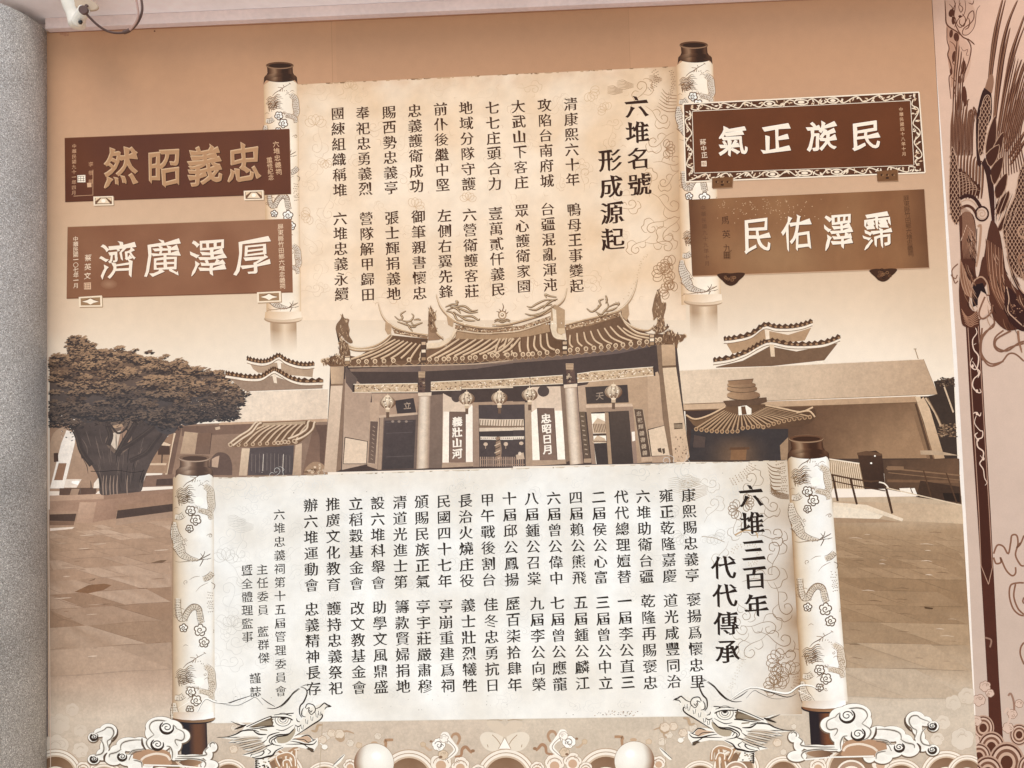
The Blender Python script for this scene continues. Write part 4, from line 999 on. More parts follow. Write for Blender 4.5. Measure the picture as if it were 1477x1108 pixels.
pv.poly(t4(D_(285,690,360,690,355,750,280,750)), '8C6548'); pv.poly(t4(D_(278,690,372,688,372,700,276,702)), '6a4a36'); pv.poly(t4(D_(105,630,160,640,155,690,100,690)), '5b4a44'); pv.poly(t4(D_(520,680,560,640,560,750,525,750)), 'A28267')
pv.poly(smooth(t4(D_(65,535,120,548,200,525,260,490,440,480,520,500,600,515,680,495,692,545,640,585,560,592,480,590,400,580,345,560,290,590,230,612,150,605,100,580)), 3), soft('7E5E46','5F4433',990,600,1170,615,.1))
for i in range(23):
    pt = lay('roof_tile', pv)
    t = i/22; xa = 255+195*t; ya = 500-15*t+math.sin(t*3.14)*30; xb = 115+550*t; yb = 600+12*math.sin(t*6)-(55*max(0, t-.55)/.45 if t > .55 else 0)-(12 if .4 < t < .55 else 0)
    P = t4([(xa, ya+12), ((xa*.45+xb*.55), (ya*.4+yb*.6)), (xb, yb)]); pt.stroke(P, 4.0, '4A3426', t0=.5); pt.stroke([(x-.5, y-.5) for x, y in P], 2.5, 'A27E60', t0=.5); pt.stroke([(x-.9, y-.8) for x, y in P], .8, 'C9A683', t0=.4); pt.ell(P[-1][0], P[-1][1]+.3, 3.1, 3.2, 'B8926F', 10); pt.ell(P[-1][0], P[-1][1]+.4, 1.8, 1.9, '7b5b44', 8)
pt = lay('hip_ridges', pv)
for P in (D_(66,535,110,555,180,535,255,495), D_(680,497,620,520,540,505,450,487), D_(690,545,660,515,600,525)): pt.stroke(t4(P), 4, '6B4E39'); pt.stroke([(x, y-.8) for x, y in t4(P)], 2.2, 'D3B08D')
pt.poly(t4(D_(318,492,358,486,382,502,382,530,320,534)), 'EFE0CC'); pt.poly(t4(D_(332,492,352,490,360,530,336,532)), '6d4c37')
fi = lay('finial', pv)
fi.poly(t4(D_(245,465,455,447,458,468,420,482,262,492)), '6A4F3E')
for cx, cy, rx, ry in ((344,436,81,23),(337,404,74,18),(334,386,70,14)): fi.ell(*t4(cx, cy), rx/3.357, ry/3.357, grad('B48E6D','8A6850',t4(cx-rx,0)[0],0,t4(cx+rx,0)[0],0), 20); fi.ring(*t4(cx, cy+2), rx/3.357, ry/3.357, .8, '5d4433', 18, .2, 2.9)
fi.poly(t4(D_(268,368,392,358,385,382,275,388)), soft('A57F60','8A6850',1050,550,1085,555)); fi.stroke(t4(D_(268,368,392,358)), 1, '6b4d39', sm=1)
# forecourt side: sliding gate, gate post, dark wall, ramp, rail
ga = lay('slatted_gate', mural, 'white slatted gate beside the dark gate post')
ga.poly(t4(D_(752,745,905,768,938,888,770,888)), 'A98A6C')
for i in range(17): lay('slat', ga).stroke(t4([(758+i*9.4, 752+i*1.1), (766+i*10.4, 888)]), 1.2, 'E2CBB0', sm=1)
ga.stroke(t4(D_(752,745,905,768)), 1.8, 'E9D5BD', sm=1); ga.stroke(t4(D_(770,888,938,890)), 1.2, 'DCC4A8', sm=1)
gp = lay('gate_post', mural, 'dark brick gate post with a small lamp')
gp.poly(t4(D_(895,715,985,705,1015,725,1030,890,930,892)), soft('4F372A','3E2B22',1240,655,1275,700,.1)); gp.poly(t4(D_(893,716,940,706,1015,720,1012,730,895,728)), '6A4C39'); gp.ell(*t4(962,766), 1.6, 1.3, 'FFF5E6', 8); gp.ell(*t4(980,731), 1.4, 1.2, 'FFF5E6', 8)
dw = lay('boundary_wall', mural, 'dark boundary wall and planter behind the ramp')
dw.patch(t4(D_(1020,750,1385,743,1400,965,1030,890)), 30, 12, soft('5B4334','6F513D',1280,670,1385,700,.15)); dw.poly(t4(D_(1040,780,1120,782,1120,800,1040,800)), '8b6a51'); dw.poly(t4(D_(1040,845,1385,850,1385,862,1040,858)), '7C5B44')
dw.poly(t4(D_(1200,850,1390,880,1398,960,1180,930)), '4A3529'); dw.poly(t4(D_(1308,910,1390,912,1392,955,1318,945)), '2F221B'); dw.poly(t4(D_(1098,888,1150,886,1165,925,1110,915)), 'EFE0CE'); dw.poly(t4(D_(1155,888,1172,886,1188,926,1170,922)), 'F5E9DA')
rp = lay('ramp', mural, 'pale ramp rising behind the steel hand rail')
rp.patch(t4(D_(772,888,1035,888,1402,970,1408,1050)[0:3]+t4(D_(778,1000,0,0))[:0] if False else t4(D_(772,888,1035,888,1402,970,778,955))), 30, 8, soft('A98B70','BFA286',1200,700,1385,730,.08))
rp.patch(t4(D_(778,950,1402,968,1410,1060,1120,1046)), 30, 10, soft('BC9E82','C9AD90',1200,730,1385,750,.08))
rp.poly(t4(D_(778,955,940,968,1118,1035,1112,1048,930,990,778,970)), 'E3CDB3'); rp.poly(t4(D_(778,970,930,990,1020,1020,1000,1036,778,1030)), 'E6D3BB'); rp.poly(t4(D_(778,1030,1000,1036,1110,1052,778,1056)), 'A98A6E')
rl = lay('hand_rail', mural, 'steel hand rail along the ramp')
for P, w, c in ((D_(765,820,860,840,960,855,1025,865,1065,1008), 2.4, '5A3F2E'), (D_(770,850,870,872,1030,900), 1.6, '5A3F2E'), (D_(775,824,800,950), 3, '4d3527'), (D_(862,842,893,966), 3, '4d3527'), (D_(1030,870,1064,1010), 3.2, '4d3527'), (D_(1035,790,1392,825), 1.8, '8C6A50'), (D_(1045,812,1392,848), 1.2, '8C6A50'), (D_(1215,800,1255,940), 2, '5A3F2E'), (D_(1325,812,1378,962), 2, '5A3F2E'), (D_(1035,885,1400,970), 1.6, 'D9C0A4'), (D_(1000,858,1026,864,1045,885), 1.8, 'F2E2CE')): rl.stroke(t4(P), w, c, sm=2)
# ------------------------------------------------------------------ the printed temple
tp = lay('temple', mural, 'printed temple front with swallowtail roofs, lanterns and columns')
# body: dark porch, side walls
DKP = '54443F'
tp.poly(t2(D_(100,480,600,470,1108,455,1108,1050,70,1075,95,640)), DKP); tp.poly(t3(D_(0,455,420,415,1010,320,1085,1000,1000,1025,0,1045)), DKP)
def tb(*a, **k): pass
wl_ = lay('porch_wall', tp)
def W(P, c):
    g = c if callable(c) else (lambda x, y, c=C_(c): c)
    def q(x, y):
        v = g(x, y); return mul(v, 1.12) if sum(v) > .6 else v
    wl_.poly(P, q)
# left outer pier
W(t2(D_(100,486,178,484,172,598,106,598)), soft('C4A385','A98C74',475,530,496,530)); W(t2(D_(104,596,172,596,135,1074,66,1074)), soft('CDB29A','BBA08A',470,560,490,680)); W(t2(D_(104,588,175,586,172,597,104,599)), '8D705A')
W(t2(D_(172,560,186,562,160,1060,133,1073)), '8E7260')
W(t2(D_(185,520,235,560,330,640,322,690,305,1030,165,1062)), soft('A88B77','B59A86',500,540,520,680,.05)); W(t2(D_(185,490,250,560,232,640,186,580)), '6d5a52')
W(t2(D_(182,882,306,905,300,1028,172,1028)), 'D3B9A0'); wl_.stroke(t2(D_(182,882,306,905,300,1028,172,1028,182,882)), 1.2, '3f3431', sm=1)
W(t2(D_(330,640,590,640,580,760,370,770,365,790,330,792)), soft('B2947E','A1836F',540,570,600,600)); W(t2(D_(322,690,372,690,365,1060,305,1040)), soft('B89A83','A98D79',535,580,545,680))
W(t2(D_(322,792,366,795,350,1028,310,1025)), soft('6A564E','7d665a',530,600,545,670)); wl_.stroke(t2(D_(322,792,366,795,350,1028,310,1025)), .8, 'C9AE95', sm=1)
for i in range(9): wl_.stroke(t2([(336-i*1.5, 822+i*22), (348-i*1.5, 830+i*22)]), 1.1, 'A88D7A', sm=1)
W(t2(D_(372,765,582,752,575,1056,360,1062)), '7b665c'); W(t2(D_(400,790,572,785,560,1054,385,1060)), soft('5A4C4A','4E4443',560,610,590,670)); W(t2(D_(375,770,395,770,382,1060,362,1062)), 'A58A76'); W(t2(D_(370,762,582,745,582,757,370,775)), 'BDA18A')
for y in (800, 860, 990): wl_.stroke(t2([(410, y), (555, y-6)]), .6, '716360', sm=1)
for x in (445, 480, 520): wl_.ell(*t2(x, 795), 2.2, 1.8, '9A8578', 8)
W(t2(D_(455,680,560,665,575,745,470,752)), '4C4140'); put(wl_, '立', *t2(525, 708), 11, 'B39A86', slope=-.05)
# between left column and centre
W(t2(D_(655,650,722,645,718,1050,645,1052)), soft('8A7163','7d685d',625,570,640,670)); W(t2(D_(722,640,760,660,885,690,885,1040,718,1050)), soft('CDB39C','D8C0AA',640,570,680,670,.03))
W(t2(D_(725,740,760,742,757,1022,720,1022)), 'EBD9C6'); W(t2(D_(848,742,885,700,886,1018,848,1018)), 'EEDDCB'); W(t2(D_(718,1022,888,1018,888,1042,716,1050)), 'A98D78')
W(t2(D_(885,700,918,702,922,1045,888,1045)), soft('A68A77','9a7f6e',682,590,690,670)); W(t2(D_(880,690,1108,682,1108,704,885,712)), 'A58872')
ell_c = '5b4b46'; wl_.ell(*t2(795, 655), 7.5, 9, ell_c, 16)
# centre opening with inner court
inn = lay('inner_court', tp)
inn.poly(t2(D_(918,704,1108,700,1108,1045,922,1046)), '574A48'); inn.poly(t3(D_(0,700,178,698,185,1040,0,1045)), '574A48')
inn.poly(t2(D_(922,780,1108,786,1108,845,922,850)), 'D8C0A8'); inn.poly(t3(D_(0,784,172,782,176,842,0,846)), 'D8C0A8')
for i in range(17): x = 692+i*3.8; inn.stroke([(x+.8, 605.8), (x-.4, 617)], 1.3, '8F7560', sm=1)
inn.poly(t2(D_(922,815,1108,822,1108,828,922,830)), '8b705d'); inn.poly(t3(D_(0,820,176,818,176,826,0,828)), '8b705d')
inn.poly(t2(D_(922,850,1108,845,1108,875,922,880)), '4d4240'); inn.poly(t2(D_(928,878,1108,880,1108,896,928,895)), 'E5D3BF'); inn.poly(t3(D_(0,880,176,876,176,892,0,896)), 'E5D3BF')
for i in range(22): inn.ell(694+i*2.9, 632.2, .9, 1.2, random.choice(('7b6657', 'B99E86', '927a68')), 5)
inn.stroke(t2(D_(1022,880,1035,950,1025,1040)), 5.4, '9B7E69'); inn.stroke(t3(D_(35,880,28,950,38,1040)), 5.4, '9B7E69')
for k in range(7): inn.stroke([(716.4-3, 638+k*5.2), (721.4, 634+k*5.2)], 1.4, 'D1B69B' if k % 2 else '5b4a42', sm=1)
for x, y in ((957, 920), (1068, 920)): inn.ell(*t2(x, y), 3.2, 2.6, 'CDB199', 10); inn.stroke(t2([(x, y+8), (x, y+25)]), 1, 'B59A84', sm=1)
for x, y in ((75, 918), (160, 915)): inn.ell(*t3(x, y), 3.2, 2.6, 'CDB199', 10)
fn = lay('wooden_fence', tp); 
for i in range(21): lay('picket', fn).stroke([(693+i*3.05, 659), (693+i*3.05, 673)], 1.6, 'A58876' if i % 3 else 'B79A86', sm=1)
fn.stroke([(692, 663), (757, 662)], 1.1, 'A08371', sm=1); fn.stroke([(692, 671), (757, 670)], 1.1, 'A08371', sm=1)
fn.poly(t3(D_(130,980,172,965,178,1000,135,1005)), 'C6AB93'); fn.ell(*t3(152, 972), 2.4, 2.8, 'E0C8B0', 8)
# right half
W(t3(D_(178,690,215,690,222,1040,185,1040)), soft('B29780','A38873',757,590,765,670)); W(t3(D_(215,605,385,600,402,1008,222,1012)), soft('CDB29A','DCC6B0',770,570,810,670,.03))
W(t3(D_(215,745,250,722,262,1006,222,1008)), 'F0E0CD'); W(t3(D_(345,735,385,735,402,1005,358,1006)), 'F0E2D0'); W(t3(D_(218,1008,405,1004,408,1028,220,1040)), 'AB8F79')
wl_.ell(*t3(282, 628), 8.5, 8, '5b4b46', 16); W(t3(D_(0,688,180,684,180,700,0,704)), 'A58872')
W(t3(D_(375,600,400,600,430,1010,405,1020)), '8b7160'); 
W(t3(D_(470,600,530,590,545,745,500,740,480,745)), 'B2957E'); W(t3(D_(480,740,510,742,540,1000,505,1000)), soft('75604F','6a564a',840,600,850,660)); 
for i in range(9): wl_.stroke(t3([(488+i*3, 765+i*26), (503+i*3, 768+i*26)]), 1.4, 'B59C86', sm=1)
W(t3(D_(505,1000,545,998,545,1022,505,1022)), 'A88B74')
W(t3(D_(545,560,870,540,900,700,1000,1010,780,1026,770,705,520,712,510,610)), soft('B49478','A5876F',860,560,960,660,.04))
W(t3(D_(512,605,745,592,752,690,520,698)), soft('544640','4C403D',850,560,900,580)); put(wl_, '天', *t3(592, 655), 12, 'A58E7C', slope=-.05)
W(t3(D_(515,702,770,696,775,712,518,722)), 'C4A78E'); W(t3(D_(518,720,775,712,800,1026,548,1030)), soft('9F836D','93786a',848,590,915,665))
W(t3(D_(545,745,752,735,778,1026,575,1030)), '4C403D'); W(t3(D_(545,752,620,750,635,1028,572,1030)), 'EEDFCB')
for y0, y1 in ((775, 860), (870, 912)):
    W(t3([(552, y0+35), (580, y0), (622, y0+20), (630, y1), (556, y1)]), 'C4A78C')
    for i in range(8): wl_.stroke(t3([(556+i*9, y0+32), (566+i*9, y1-6)]), 1.2, '7d634f', sm=1)
W(t3(D_(555,862,630,860,632,872,556,874)), '5d4a40'); W(t3(D_(560,915,632,912,640,1028,575,1030)), '4a3e3b')
W(t3(D_(620,745,640,745,660,1028,640,1030)), 'A3866D'); W(t3(D_(648,742,750,736,770,1024,662,1028)), soft('5A4A42','4a3e3a',885,600,905,660)); W(t3(D_(768,852,785,850,788,900,772,904)), 'E4D5C4')
W(t3(D_(780,725,830,728,875,990,820,994)), soft('6B5547','5f4c42',918,600,935,655)); wl_.stroke(t3(D_(780,725,830,728,875,990,820,994,780,725)), .8, 'BFA58C', sm=1)
for ch, i in zip("忠祀輝煌書香門", range(7)):
    put(wl_, ch if ch in GLYPH else '義', *t3(808+i*5.4, 752+i*36), 7.5, 'C9AF95', slope=-.05)
W(t3(D_(855,540,912,520,935,580,990,810,1000,1020,880,1022,860,845)), soft('BC9C80','AD8F78',935,545,965,665,.04)); W(t3(D_(820,992,880,988,882,1012,822,1018)), 'B99B82')
W(t3(D_(858,840,955,815,985,982,878,986)), 'D0B59A'); wl_.stroke(t3(D_(858,840,955,815,985,982,878,986,858,840)), 1.3, '3f3431', sm=1); W(t3(D_(910,945,930,940,935,968,915,962)), '5f4c40'); W(t3(D_(935,945,950,942,952,968,942,975)), '5f4c40')
W(t3(D_(905,370,935,370,945,490,1005,1018,985,1020,940,780)), '8D705A')
W(t3(D_(932,372,1005,345,1012,490,938,494)), soft('C4A182','A98A6E',955,495,975,525)); W(t3(D_(938,494,1012,490,1088,990,1062,1018,1000,1020)), soft('D0B496','BFA085',960,540,990,660)); W(t3(D_(934,488,1014,484,1014,496,936,500)), '7b5f4a')
W(t3(D_(1000,805,1048,802,1050,834,1003,838)), '5F4A3B'); 
for i in range(7): wl_.stroke([(973.3+i*1.7, 612), (973.6+i*1.7, 617.5)], .7, 'C9AD90', sm=1)
for i in range(26): 
    x, y = random.uniform(1008, 1080), random.uniform(880, 1015); wl_.ell(*t3(x, y), random.uniform(.4, 1.3), random.uniform(.5, 1.6), random.choice(('8b6f5a', 'A3876f', '6d5443')), 6)
# couplet boards
for (P, ch, x0, y0, x1, y1) in ((t2(D_(758,742,846,742,846,1020,756,1020)), "義壯山河", *t2(800, 795), *t2(800, 972)), (t3(D_(248,722,340,722,358,1006,264,1008)), "忠昭日月", *t3(296, 778), *t3(306, 948))):
    cb = lay('couplet_board', tp); cb.poly(P, soft('7A6156','8C7062',P[0][0],P[0][1],P[2][0],P[2][1])); cb.stroke(P+P[:1], .9, '5f4b42', sm=1)
    text_col(cb, ch, x0, y0, x1, y1, 14.5, 'F5E6D4', fx=.035, fy=.025, seed=5, slope=-.04)
# beams
bm = lay('carved_beam', tp)
def beam_(P, gold=True):
    bm.poly(P, 'C9AA8A'); tl, tr, br, bl = P; n = int((tr[0]-tl[0])/2.1)
    Z.band(WALL, 8)
    for i in range(n*3):
        u, v = random.random(), random.uniform(.12, .88); p = lerp(lerp(tl, tr, u), lerp(bl, br, u), v); r = random.uniform(.7, 1.9)
        bm.add([(p[0]-r, p[1]+random.uniform(-.8, .8)), (p[0], p[1]-r*.6), (p[0]+r, p[1]+random.uniform(-.8, .8)), (p[0], p[1]+r*.6)], [(0, 1, 2, 3)], random.choice(('F3DFC6', '8D6A50', '6f523f', 'E2C5A6', 'B08D6E')))
    Z.end()
    bm.stroke([tl, tr], 1.0, 'F0DCC2', sm=1); bm.stroke([bl, br], 1.0, 'EBD4B9', sm=1)
beam_(t2(D_(280,590,582,585,584,632,282,634))); beam_(t2(D_(228,590,282,590,284,634,224,634))); beam_(t2(D_(655,578,820,570,822,622,655,626))); beam_(t2(D_(822,570,1108,560,1108,608,824,615)))
beam_(t3(D_(0,566,205,552,210,594,0,604))); beam_(t3(D_(210,552,388,540,390,586,212,594))); beam_(t3(D_(468,532,540,522,545,574,470,580))); beam_(t3(D_(540,520,888,494,892,540,545,574)))
for P in (t2(D_(205,505,600,488,600,522,215,520)), t2(D_(600,486,900,478,1108,460,1108,475,900,505,600,520)), t3(D_(0,462,420,425,700,392,905,360,908,375,700,420,420,450,0,480))):
    bm.poly(P, soft('8D7262','74605A',P[0][0],P[0][1],P[2][0],P[2][1],.08))
for P in (t2(D_(200,494,600,486,900,478,1108,456)), t3(D_(0,456,420,424,700,392,905,358))): bm.stroke(P, 1.6, 'C2A48A', sm=3)
bm.poly(t2(D_(225,592,236,592,234,634,222,632)), '4a3c38'); bm.poly(t3(D_(885,494,895,492,900,542,890,544)), '4a3c38')
# columns
for nm, P, B in (('L', t2(D_(588,640,655,640,645,1052,575,1056)), t2(D_(586,520,624,520,622,636,588,636))), ('R', t3(D_(398,596,465,592,502,1026,428,1034)), t3(D_(405,475,448,475,462,582,412,586)))):
    co = lay('column', tp); x0, x1 = P[0][0], P[1][0]
    dxl = (P[3][0]-P[0][0])/(P[3][1]-P[0][1])
    co.patch(P, 10, 8, (lambda P, dxl: (lambda x, y: mul(ramp([(0, 'A88D78'), (.25, 'D9C2AC'), (.5, 'E3CEB8'), (.8, 'C6AB94'), (1, '9b8070')], (x-P[0][0]-(y-P[0][1])*dxl)/(P[1][0]-P[0][0])), 1)))(P, dxl))
    co.poly([(x0-1, P[0][1]-1), (x1+1, P[1][1]-1.5), (x1+.6, P[1][1]+3.5), (x0-.6, P[0][1]+4)], 'DCC3AA'); co.stroke([(x0-.5, P[0][1]+4.2), (x1+.5, P[1][1]+3.8)], .7, '9a7d68', sm=1)
    cs = lay('bracket_capital', tp); cs.poly(B, '6A5148')
    for k in range(24): cs.ring(random.uniform(B[0][0]+1, B[1][0]-1), random.uniform(B[0][1]+2, B[2][1]-2), 1.3, 1, .6, random.choice(('D9BE9F', '8f715a', '3f322e')), 6)
    cs.poly([(B[0][0], B[0][1]), (B[1][0], B[1][1]), (B[1][0]-.4, B[1][1]+9), (B[0][0]+.4, B[0][1]+9)], 'C2A284')
    for k in range(4): cs.stroke([(B[0][0]+.5, B[0][1]+1.6+k*2.2), (B[1][0]-.5, B[1][1]+1.4+k*2.2)], .7, '8b6b53', sm=1)
# lanterns
for x, y, r in ((*t2(417, 690), 11.6), (*t2(853, 670), 11.6), (*t2(1033, 665), 11.8), (*t3(206, 648), 11.6), (*t3(668, 632), 12.8)):
    ln = lay('lantern', tp); ln.stroke([(x, y-r*1.1), (x, y-r*.7)], 1, 'D9BE9F', sm=1)
    ln.stroke([(x, y+r*.7), (x+.3, y+r*1.9)], 4.6, '8A6B57', t1=.8, sm=2); ln.stroke([(x, y+r*.85), (x, y+r*1.2)], 6, 'CBAD90', sm=1)
    for k in range(4): ln.stroke([(x-1.8+k*1.2, y+r*1.2), (x-1.9+k*1.2, y+r*1.95)], .5, '4f3f38', sm=1)
    ln.disc(x, y, r, r*.76, (lambda x0, y0, r: (lambda X, Y: mix('F0D9BC', '73503C', min(1, (((X-x0)*.9+r*.12)**2+((Y-y0)+r*.28)**2)**.5/r*.95))))(x, y, r), 4, 22)
    for k in range(-3, 4): ln.stroke([(x+k*r*.17, y-r*.68), (x+k*r*.29, y), (x+k*r*.17, y+r*.68)], .7, '7d5a45' if k % 2 else 'E3C6A6', sm=3)
    for k in range(7): ln.ell(x+random.uniform(-.6, .6)*r, y+random.uniform(-.4, .4)*r, 1.2, .9, random.choice(('FBEAD2', '5f4132')), 6)
    ln.ell(x, y-r*.76, r*.3, 1.6, 'E9D0B2', 10); ln.ell(x, y+r*.76, r*.3, 1.6, 'E9D0B2', 10)
# --- roofs
rf = lay('roof', tp)
RL = t2(D_(60,460,100,440,175,430,230,425,330,380,440,300,640,335,600,350,640,395,720,370,790,300,1108,300,1108,440,900,460,600,480,400,487,250,487,100,492))
rf.poly(t2(D_(55,458,175,425,250,440,440,320,640,340,620,440,625,475,400,487,250,488,100,492)), soft('7F5E47','674A37',470,500,620,520,.1))
rf.poly(t2(D_(620,400,740,380,800,300,1108,305,1108,455,900,470,620,480)), soft('82614A','6B4D39',620,500,740,480,.1))
rf.poly(t3(D_(0,305,150,300,320,240,330,320,400,345,420,425,200,445,0,455)), soft('82614A','6B4D39',710,480,810,500,.1))
rf.poly(t3(D_(400,275,720,185,770,270,860,310,1060,318,1020,370,900,372,700,385,420,425)), soft('82614A','674A37',820,480,980,500,.1))
rf.poly(t2(D_(800,300,1108,305,1108,345,790,340)), 'AE8A6A'); rf.poly(t3(D_(0,305,150,300,310,250,320,300,200,325,0,345)), 'AE8A6A')
tl_ = []
L48 = [((460+i*23, 342+i*4.5), (215+i*55, 452-i*1.0)) for i in range(8)]
for (a, b) in L48: tl_.append((t2([a, (a[0]*.52+b[0]*.48-12, a[1]*.5+b[1]*.5+12), b]), 2.6))
ctop = [(812, 340), (862, 340), (905, 342), (945, 342), (985, 342), (1025, 340), (1062, 338), (1098, 337)]; cbot = [(650, 440), (695, 440), (740, 437), (786, 434), (832, 431), (877, 428), (923, 425), (968, 422)]
for a, b in zip(ctop, cbot): tl_.append((t2([a, (a[0]*.6+b[0]*.4-18, 395), b]), 2.9))
for a, b in zip([(45, 338), (80, 336), (112, 335), (152, 332), (198, 328), (236, 322), (266, 315), (300, 310)], [(15, 418), (62, 417), (108, 415), (156, 413), (202, 409), (250, 408), (298, 405), (345, 400)]): tl_.append((t3([a, ((a[0]+b[0])/2-4+(8 if a[0] > 210 else 0)*-1, 378), b]), 2.9))
for x, y, bx, by in ((1132, 338, 1014, 418), (1160, 338, 1058, 413)): tl_.append((t2([(x-18, y), ((x+bx)/2-10, 388), (bx, by)]), 2.9))
for a, b in zip([(430, 318), (468, 308), (505, 302), (542, 296), (580, 288), (618, 280), (650, 272), (690, 268), (722, 280)], [(445, 387), (497, 380), (552, 377), (607, 373), (661, 368), (716, 360), (771, 352), (826, 345), (880, 338)]): tl_.append((t3([a, (a[0]*.5+b[0]*.5-10, a[1]*.45+b[1]*.55+8), b]), 2.7))
for P, w in tl_:
    q = lay('roof_tile', tp); q.stroke([(x+.9, y+.8) for x, y in P], w+1.2, '6A4C38', t0=.8); q.stroke(P, w, 'C6A382', t0=.8); q.stroke([(x-.5, y-.4) for x, y in P], w*.4, 'DEBF9E', t0=.6)
ed = lay('eave_tiles', tp)
for P, n in ((t2(D_(60,460,100,452,175,458,300,462,420,458,600,450)), 13), (t2(D_(600,450,740,448,900,440,1108,425)), 13), (t3(D_(0,428,150,424,250,418,400,402)), 10), (t3(D_(400,402,560,388,720,370,880,350)), 12), (t3(D_(900,345,960,335,1060,322)), 4)):
    S = smooth(P, 12); m = len(S)-1
    for i in range(n):
        a, b = S[int(i*m/n)], S[int((i+1)*m/n)]; mx_, my = (a[0]+b[0])/2, (a[1]+b[1])/2; w = (b[0]-a[0])
        ed.poly([(a[0], a[1]+1.5), (b[0], b[1]+1.5), (mx_+w*.32, my+6.6), (mx_, my+9), (mx_-w*.32, my+6.8)], '7B5B46'); ed.stroke([(a[0]+.5, a[1]+2), (mx_-w*.3, my+6.4), (mx_, my+8.4), (mx_+w*.3, my+6.2), (b[0]-.5, b[1]+2)], .8, 'B39070', sm=1)
    for i in range(n+1):
        a = S[int(i*m/n)]; ed.ell(a[0], a[1]+.4, 3.4, 3.5, 'D8B896', 12); ed.ell(a[0]+.1, a[1]+.7, 1.9, 2.0, '7d5c45', 10); ed.ell(a[0], a[1]+.6, .8, .8, 'C29F7F', 6)
# ridges: pale swept lines with carved band below
rg = lay('ridge', tp)
def ridge(P, w, lo=None):
    S = smooth(P, 5); rg.stroke([(x, y+w*.55) for x, y in S], w*.5, '7E5F49', sm=1, t0=.4, t1=.4); rg.stroke(S, w, 'C4A07D', sm=1, t0=.25, t1=.25); rg.stroke([(x, y-w*.25) for x, y in S], w*.35, 'EBD2B5', sm=1, t0=.2, t1=.2)
def carve(tl, tr, br, bl, n):
    rg.poly([tl, tr, br, bl], '9C785B'); Z.band(WALL, 8)
    for i in range(n):
        u, v = random.random(), random.uniform(.1, .9); p = lerp(lerp(tl, tr, u), lerp(bl, br, u), v); r = random.uniform(.7, 1.6)
        rg.add([(p[0]-r, p[1]), (p[0], p[1]-r*.7), (p[0]+r, p[1]+.3), (p[0], p[1]+r*.6)], [(0, 1, 2, 3)], random.choice(('D9B997', '5f4533', 'C7A482', 'E7CBAB')))
    Z.end()
carve(*t2(D_(440,275,640,318,636,340,455,310)), 60); carve(*t2(D_(788,262,940,285,940,305,788,290)), 60); carve(*t2(D_(940,285,1108,280,1108,300,940,306)), 60)
carve(*t3(D_(0,280,160,268,160,290,0,305)), 50); carve(*t3(D_(160,268,322,212,322,235,160,292)), 60); carve(*t3(D_(405,262,560,232,560,262,405,292)), 60); carve(*t3(D_(560,232,700,190,705,215,560,260)), 50)
ridge(t2(D_(365,142,385,205,420,250,480,285,560,305,645,318)), 3.6); ridge(t2(D_(685,95,705,155,745,205,800,245,900,270,1000,278,1108,265)), 4.2)
ridge(t3(D_(0,262,80,258,180,232,280,200,350,160,395,120,412,60)), 4.2); ridge(t3(D_(405,262,500,235,600,210,700,180,755,130,785,70,800,10)), 3.8)
ridge(t2(D_(788,292,900,308,1000,310,1108,300)), 2.2); ridge(t3(D_(0,308,150,296,325,238)), 2.2)
# verges sweeping down to the ridge-end ornaments
ridge(t2(D_(150,300,165,340,200,375,260,392,340,378,400,345,438,310)), 3.6); ridge(t2(D_(135,280,150,330,185,380,255,402,345,392,410,355,445,318)), 3.0)
rg.poly(t2(D_(630,362,700,360,760,330,785,285,800,285,790,330,740,372,690,390,632,395)), 'E3C7A8'); ridge(t2(D_(632,392,700,385,760,350,800,290)), 3)
rg.poly(t2(D_(640,280,655,240,680,260,690,310,725,330,700,345,640,350)), '9F7C61'); ridge(t2(D_(655,170,668,240,685,300,725,340)), 4)
rg.poly(t3(D_(322,160,345,150,400,180,400,300,380,320,345,300,325,250)), 'B89574'); rg.poly(t3(D_(330,170,352,180,356,270,352,310,340,290)), 'E6CDB0'); rg.poly(t3(D_(362,280,400,282,402,310,364,312)), 'D5B592')
rg.poly(t3(D_(320,300,345,340,400,345,400,322,360,312,335,240,322,240)), 'E3C9AB'); rg.stroke(t3(D_(318,280,335,330,380,352)), 1.6, '7b5b45')
ridge(t3(D_(705,190,715,225,755,262,810,285,860,290,885,272)), 3.4); ridge(t3(D_(712,215,740,262,800,305,870,318,900,310)), 3.0)
rg.poly(t3(D_(712,180,750,150,755,205,740,240,715,215)), 'BC9877')
rg.poly(t2(D_(405,240,440,262,435,310,418,318,402,290)), 'BC9877'); rg.poly(t2(D_(742,215,782,240,775,275,750,262)), 'BC9877')
for P in (t2(D_(600,345,630,345,630,470,598,472)), t3(D_(385,350,415,346,418,425,388,430)), t3(D_(865,315,895,312,898,375,868,378)), t2(D_(178,425,212,425,210,480,180,482))):
    rg.poly(P, '5E473A'); a, b, c, d = P
    for k in range(3): y = a[1]+(d[1]-a[1])*(k+.5)/3; rg.poly([(a[0]+1, y-2.4), (b[0]-1, y-2.6), (b[0]-1, y+1.6), (a[0]+1, y+1.8)], ('C9A788', 'E9D1B4', 'A98667')[k])
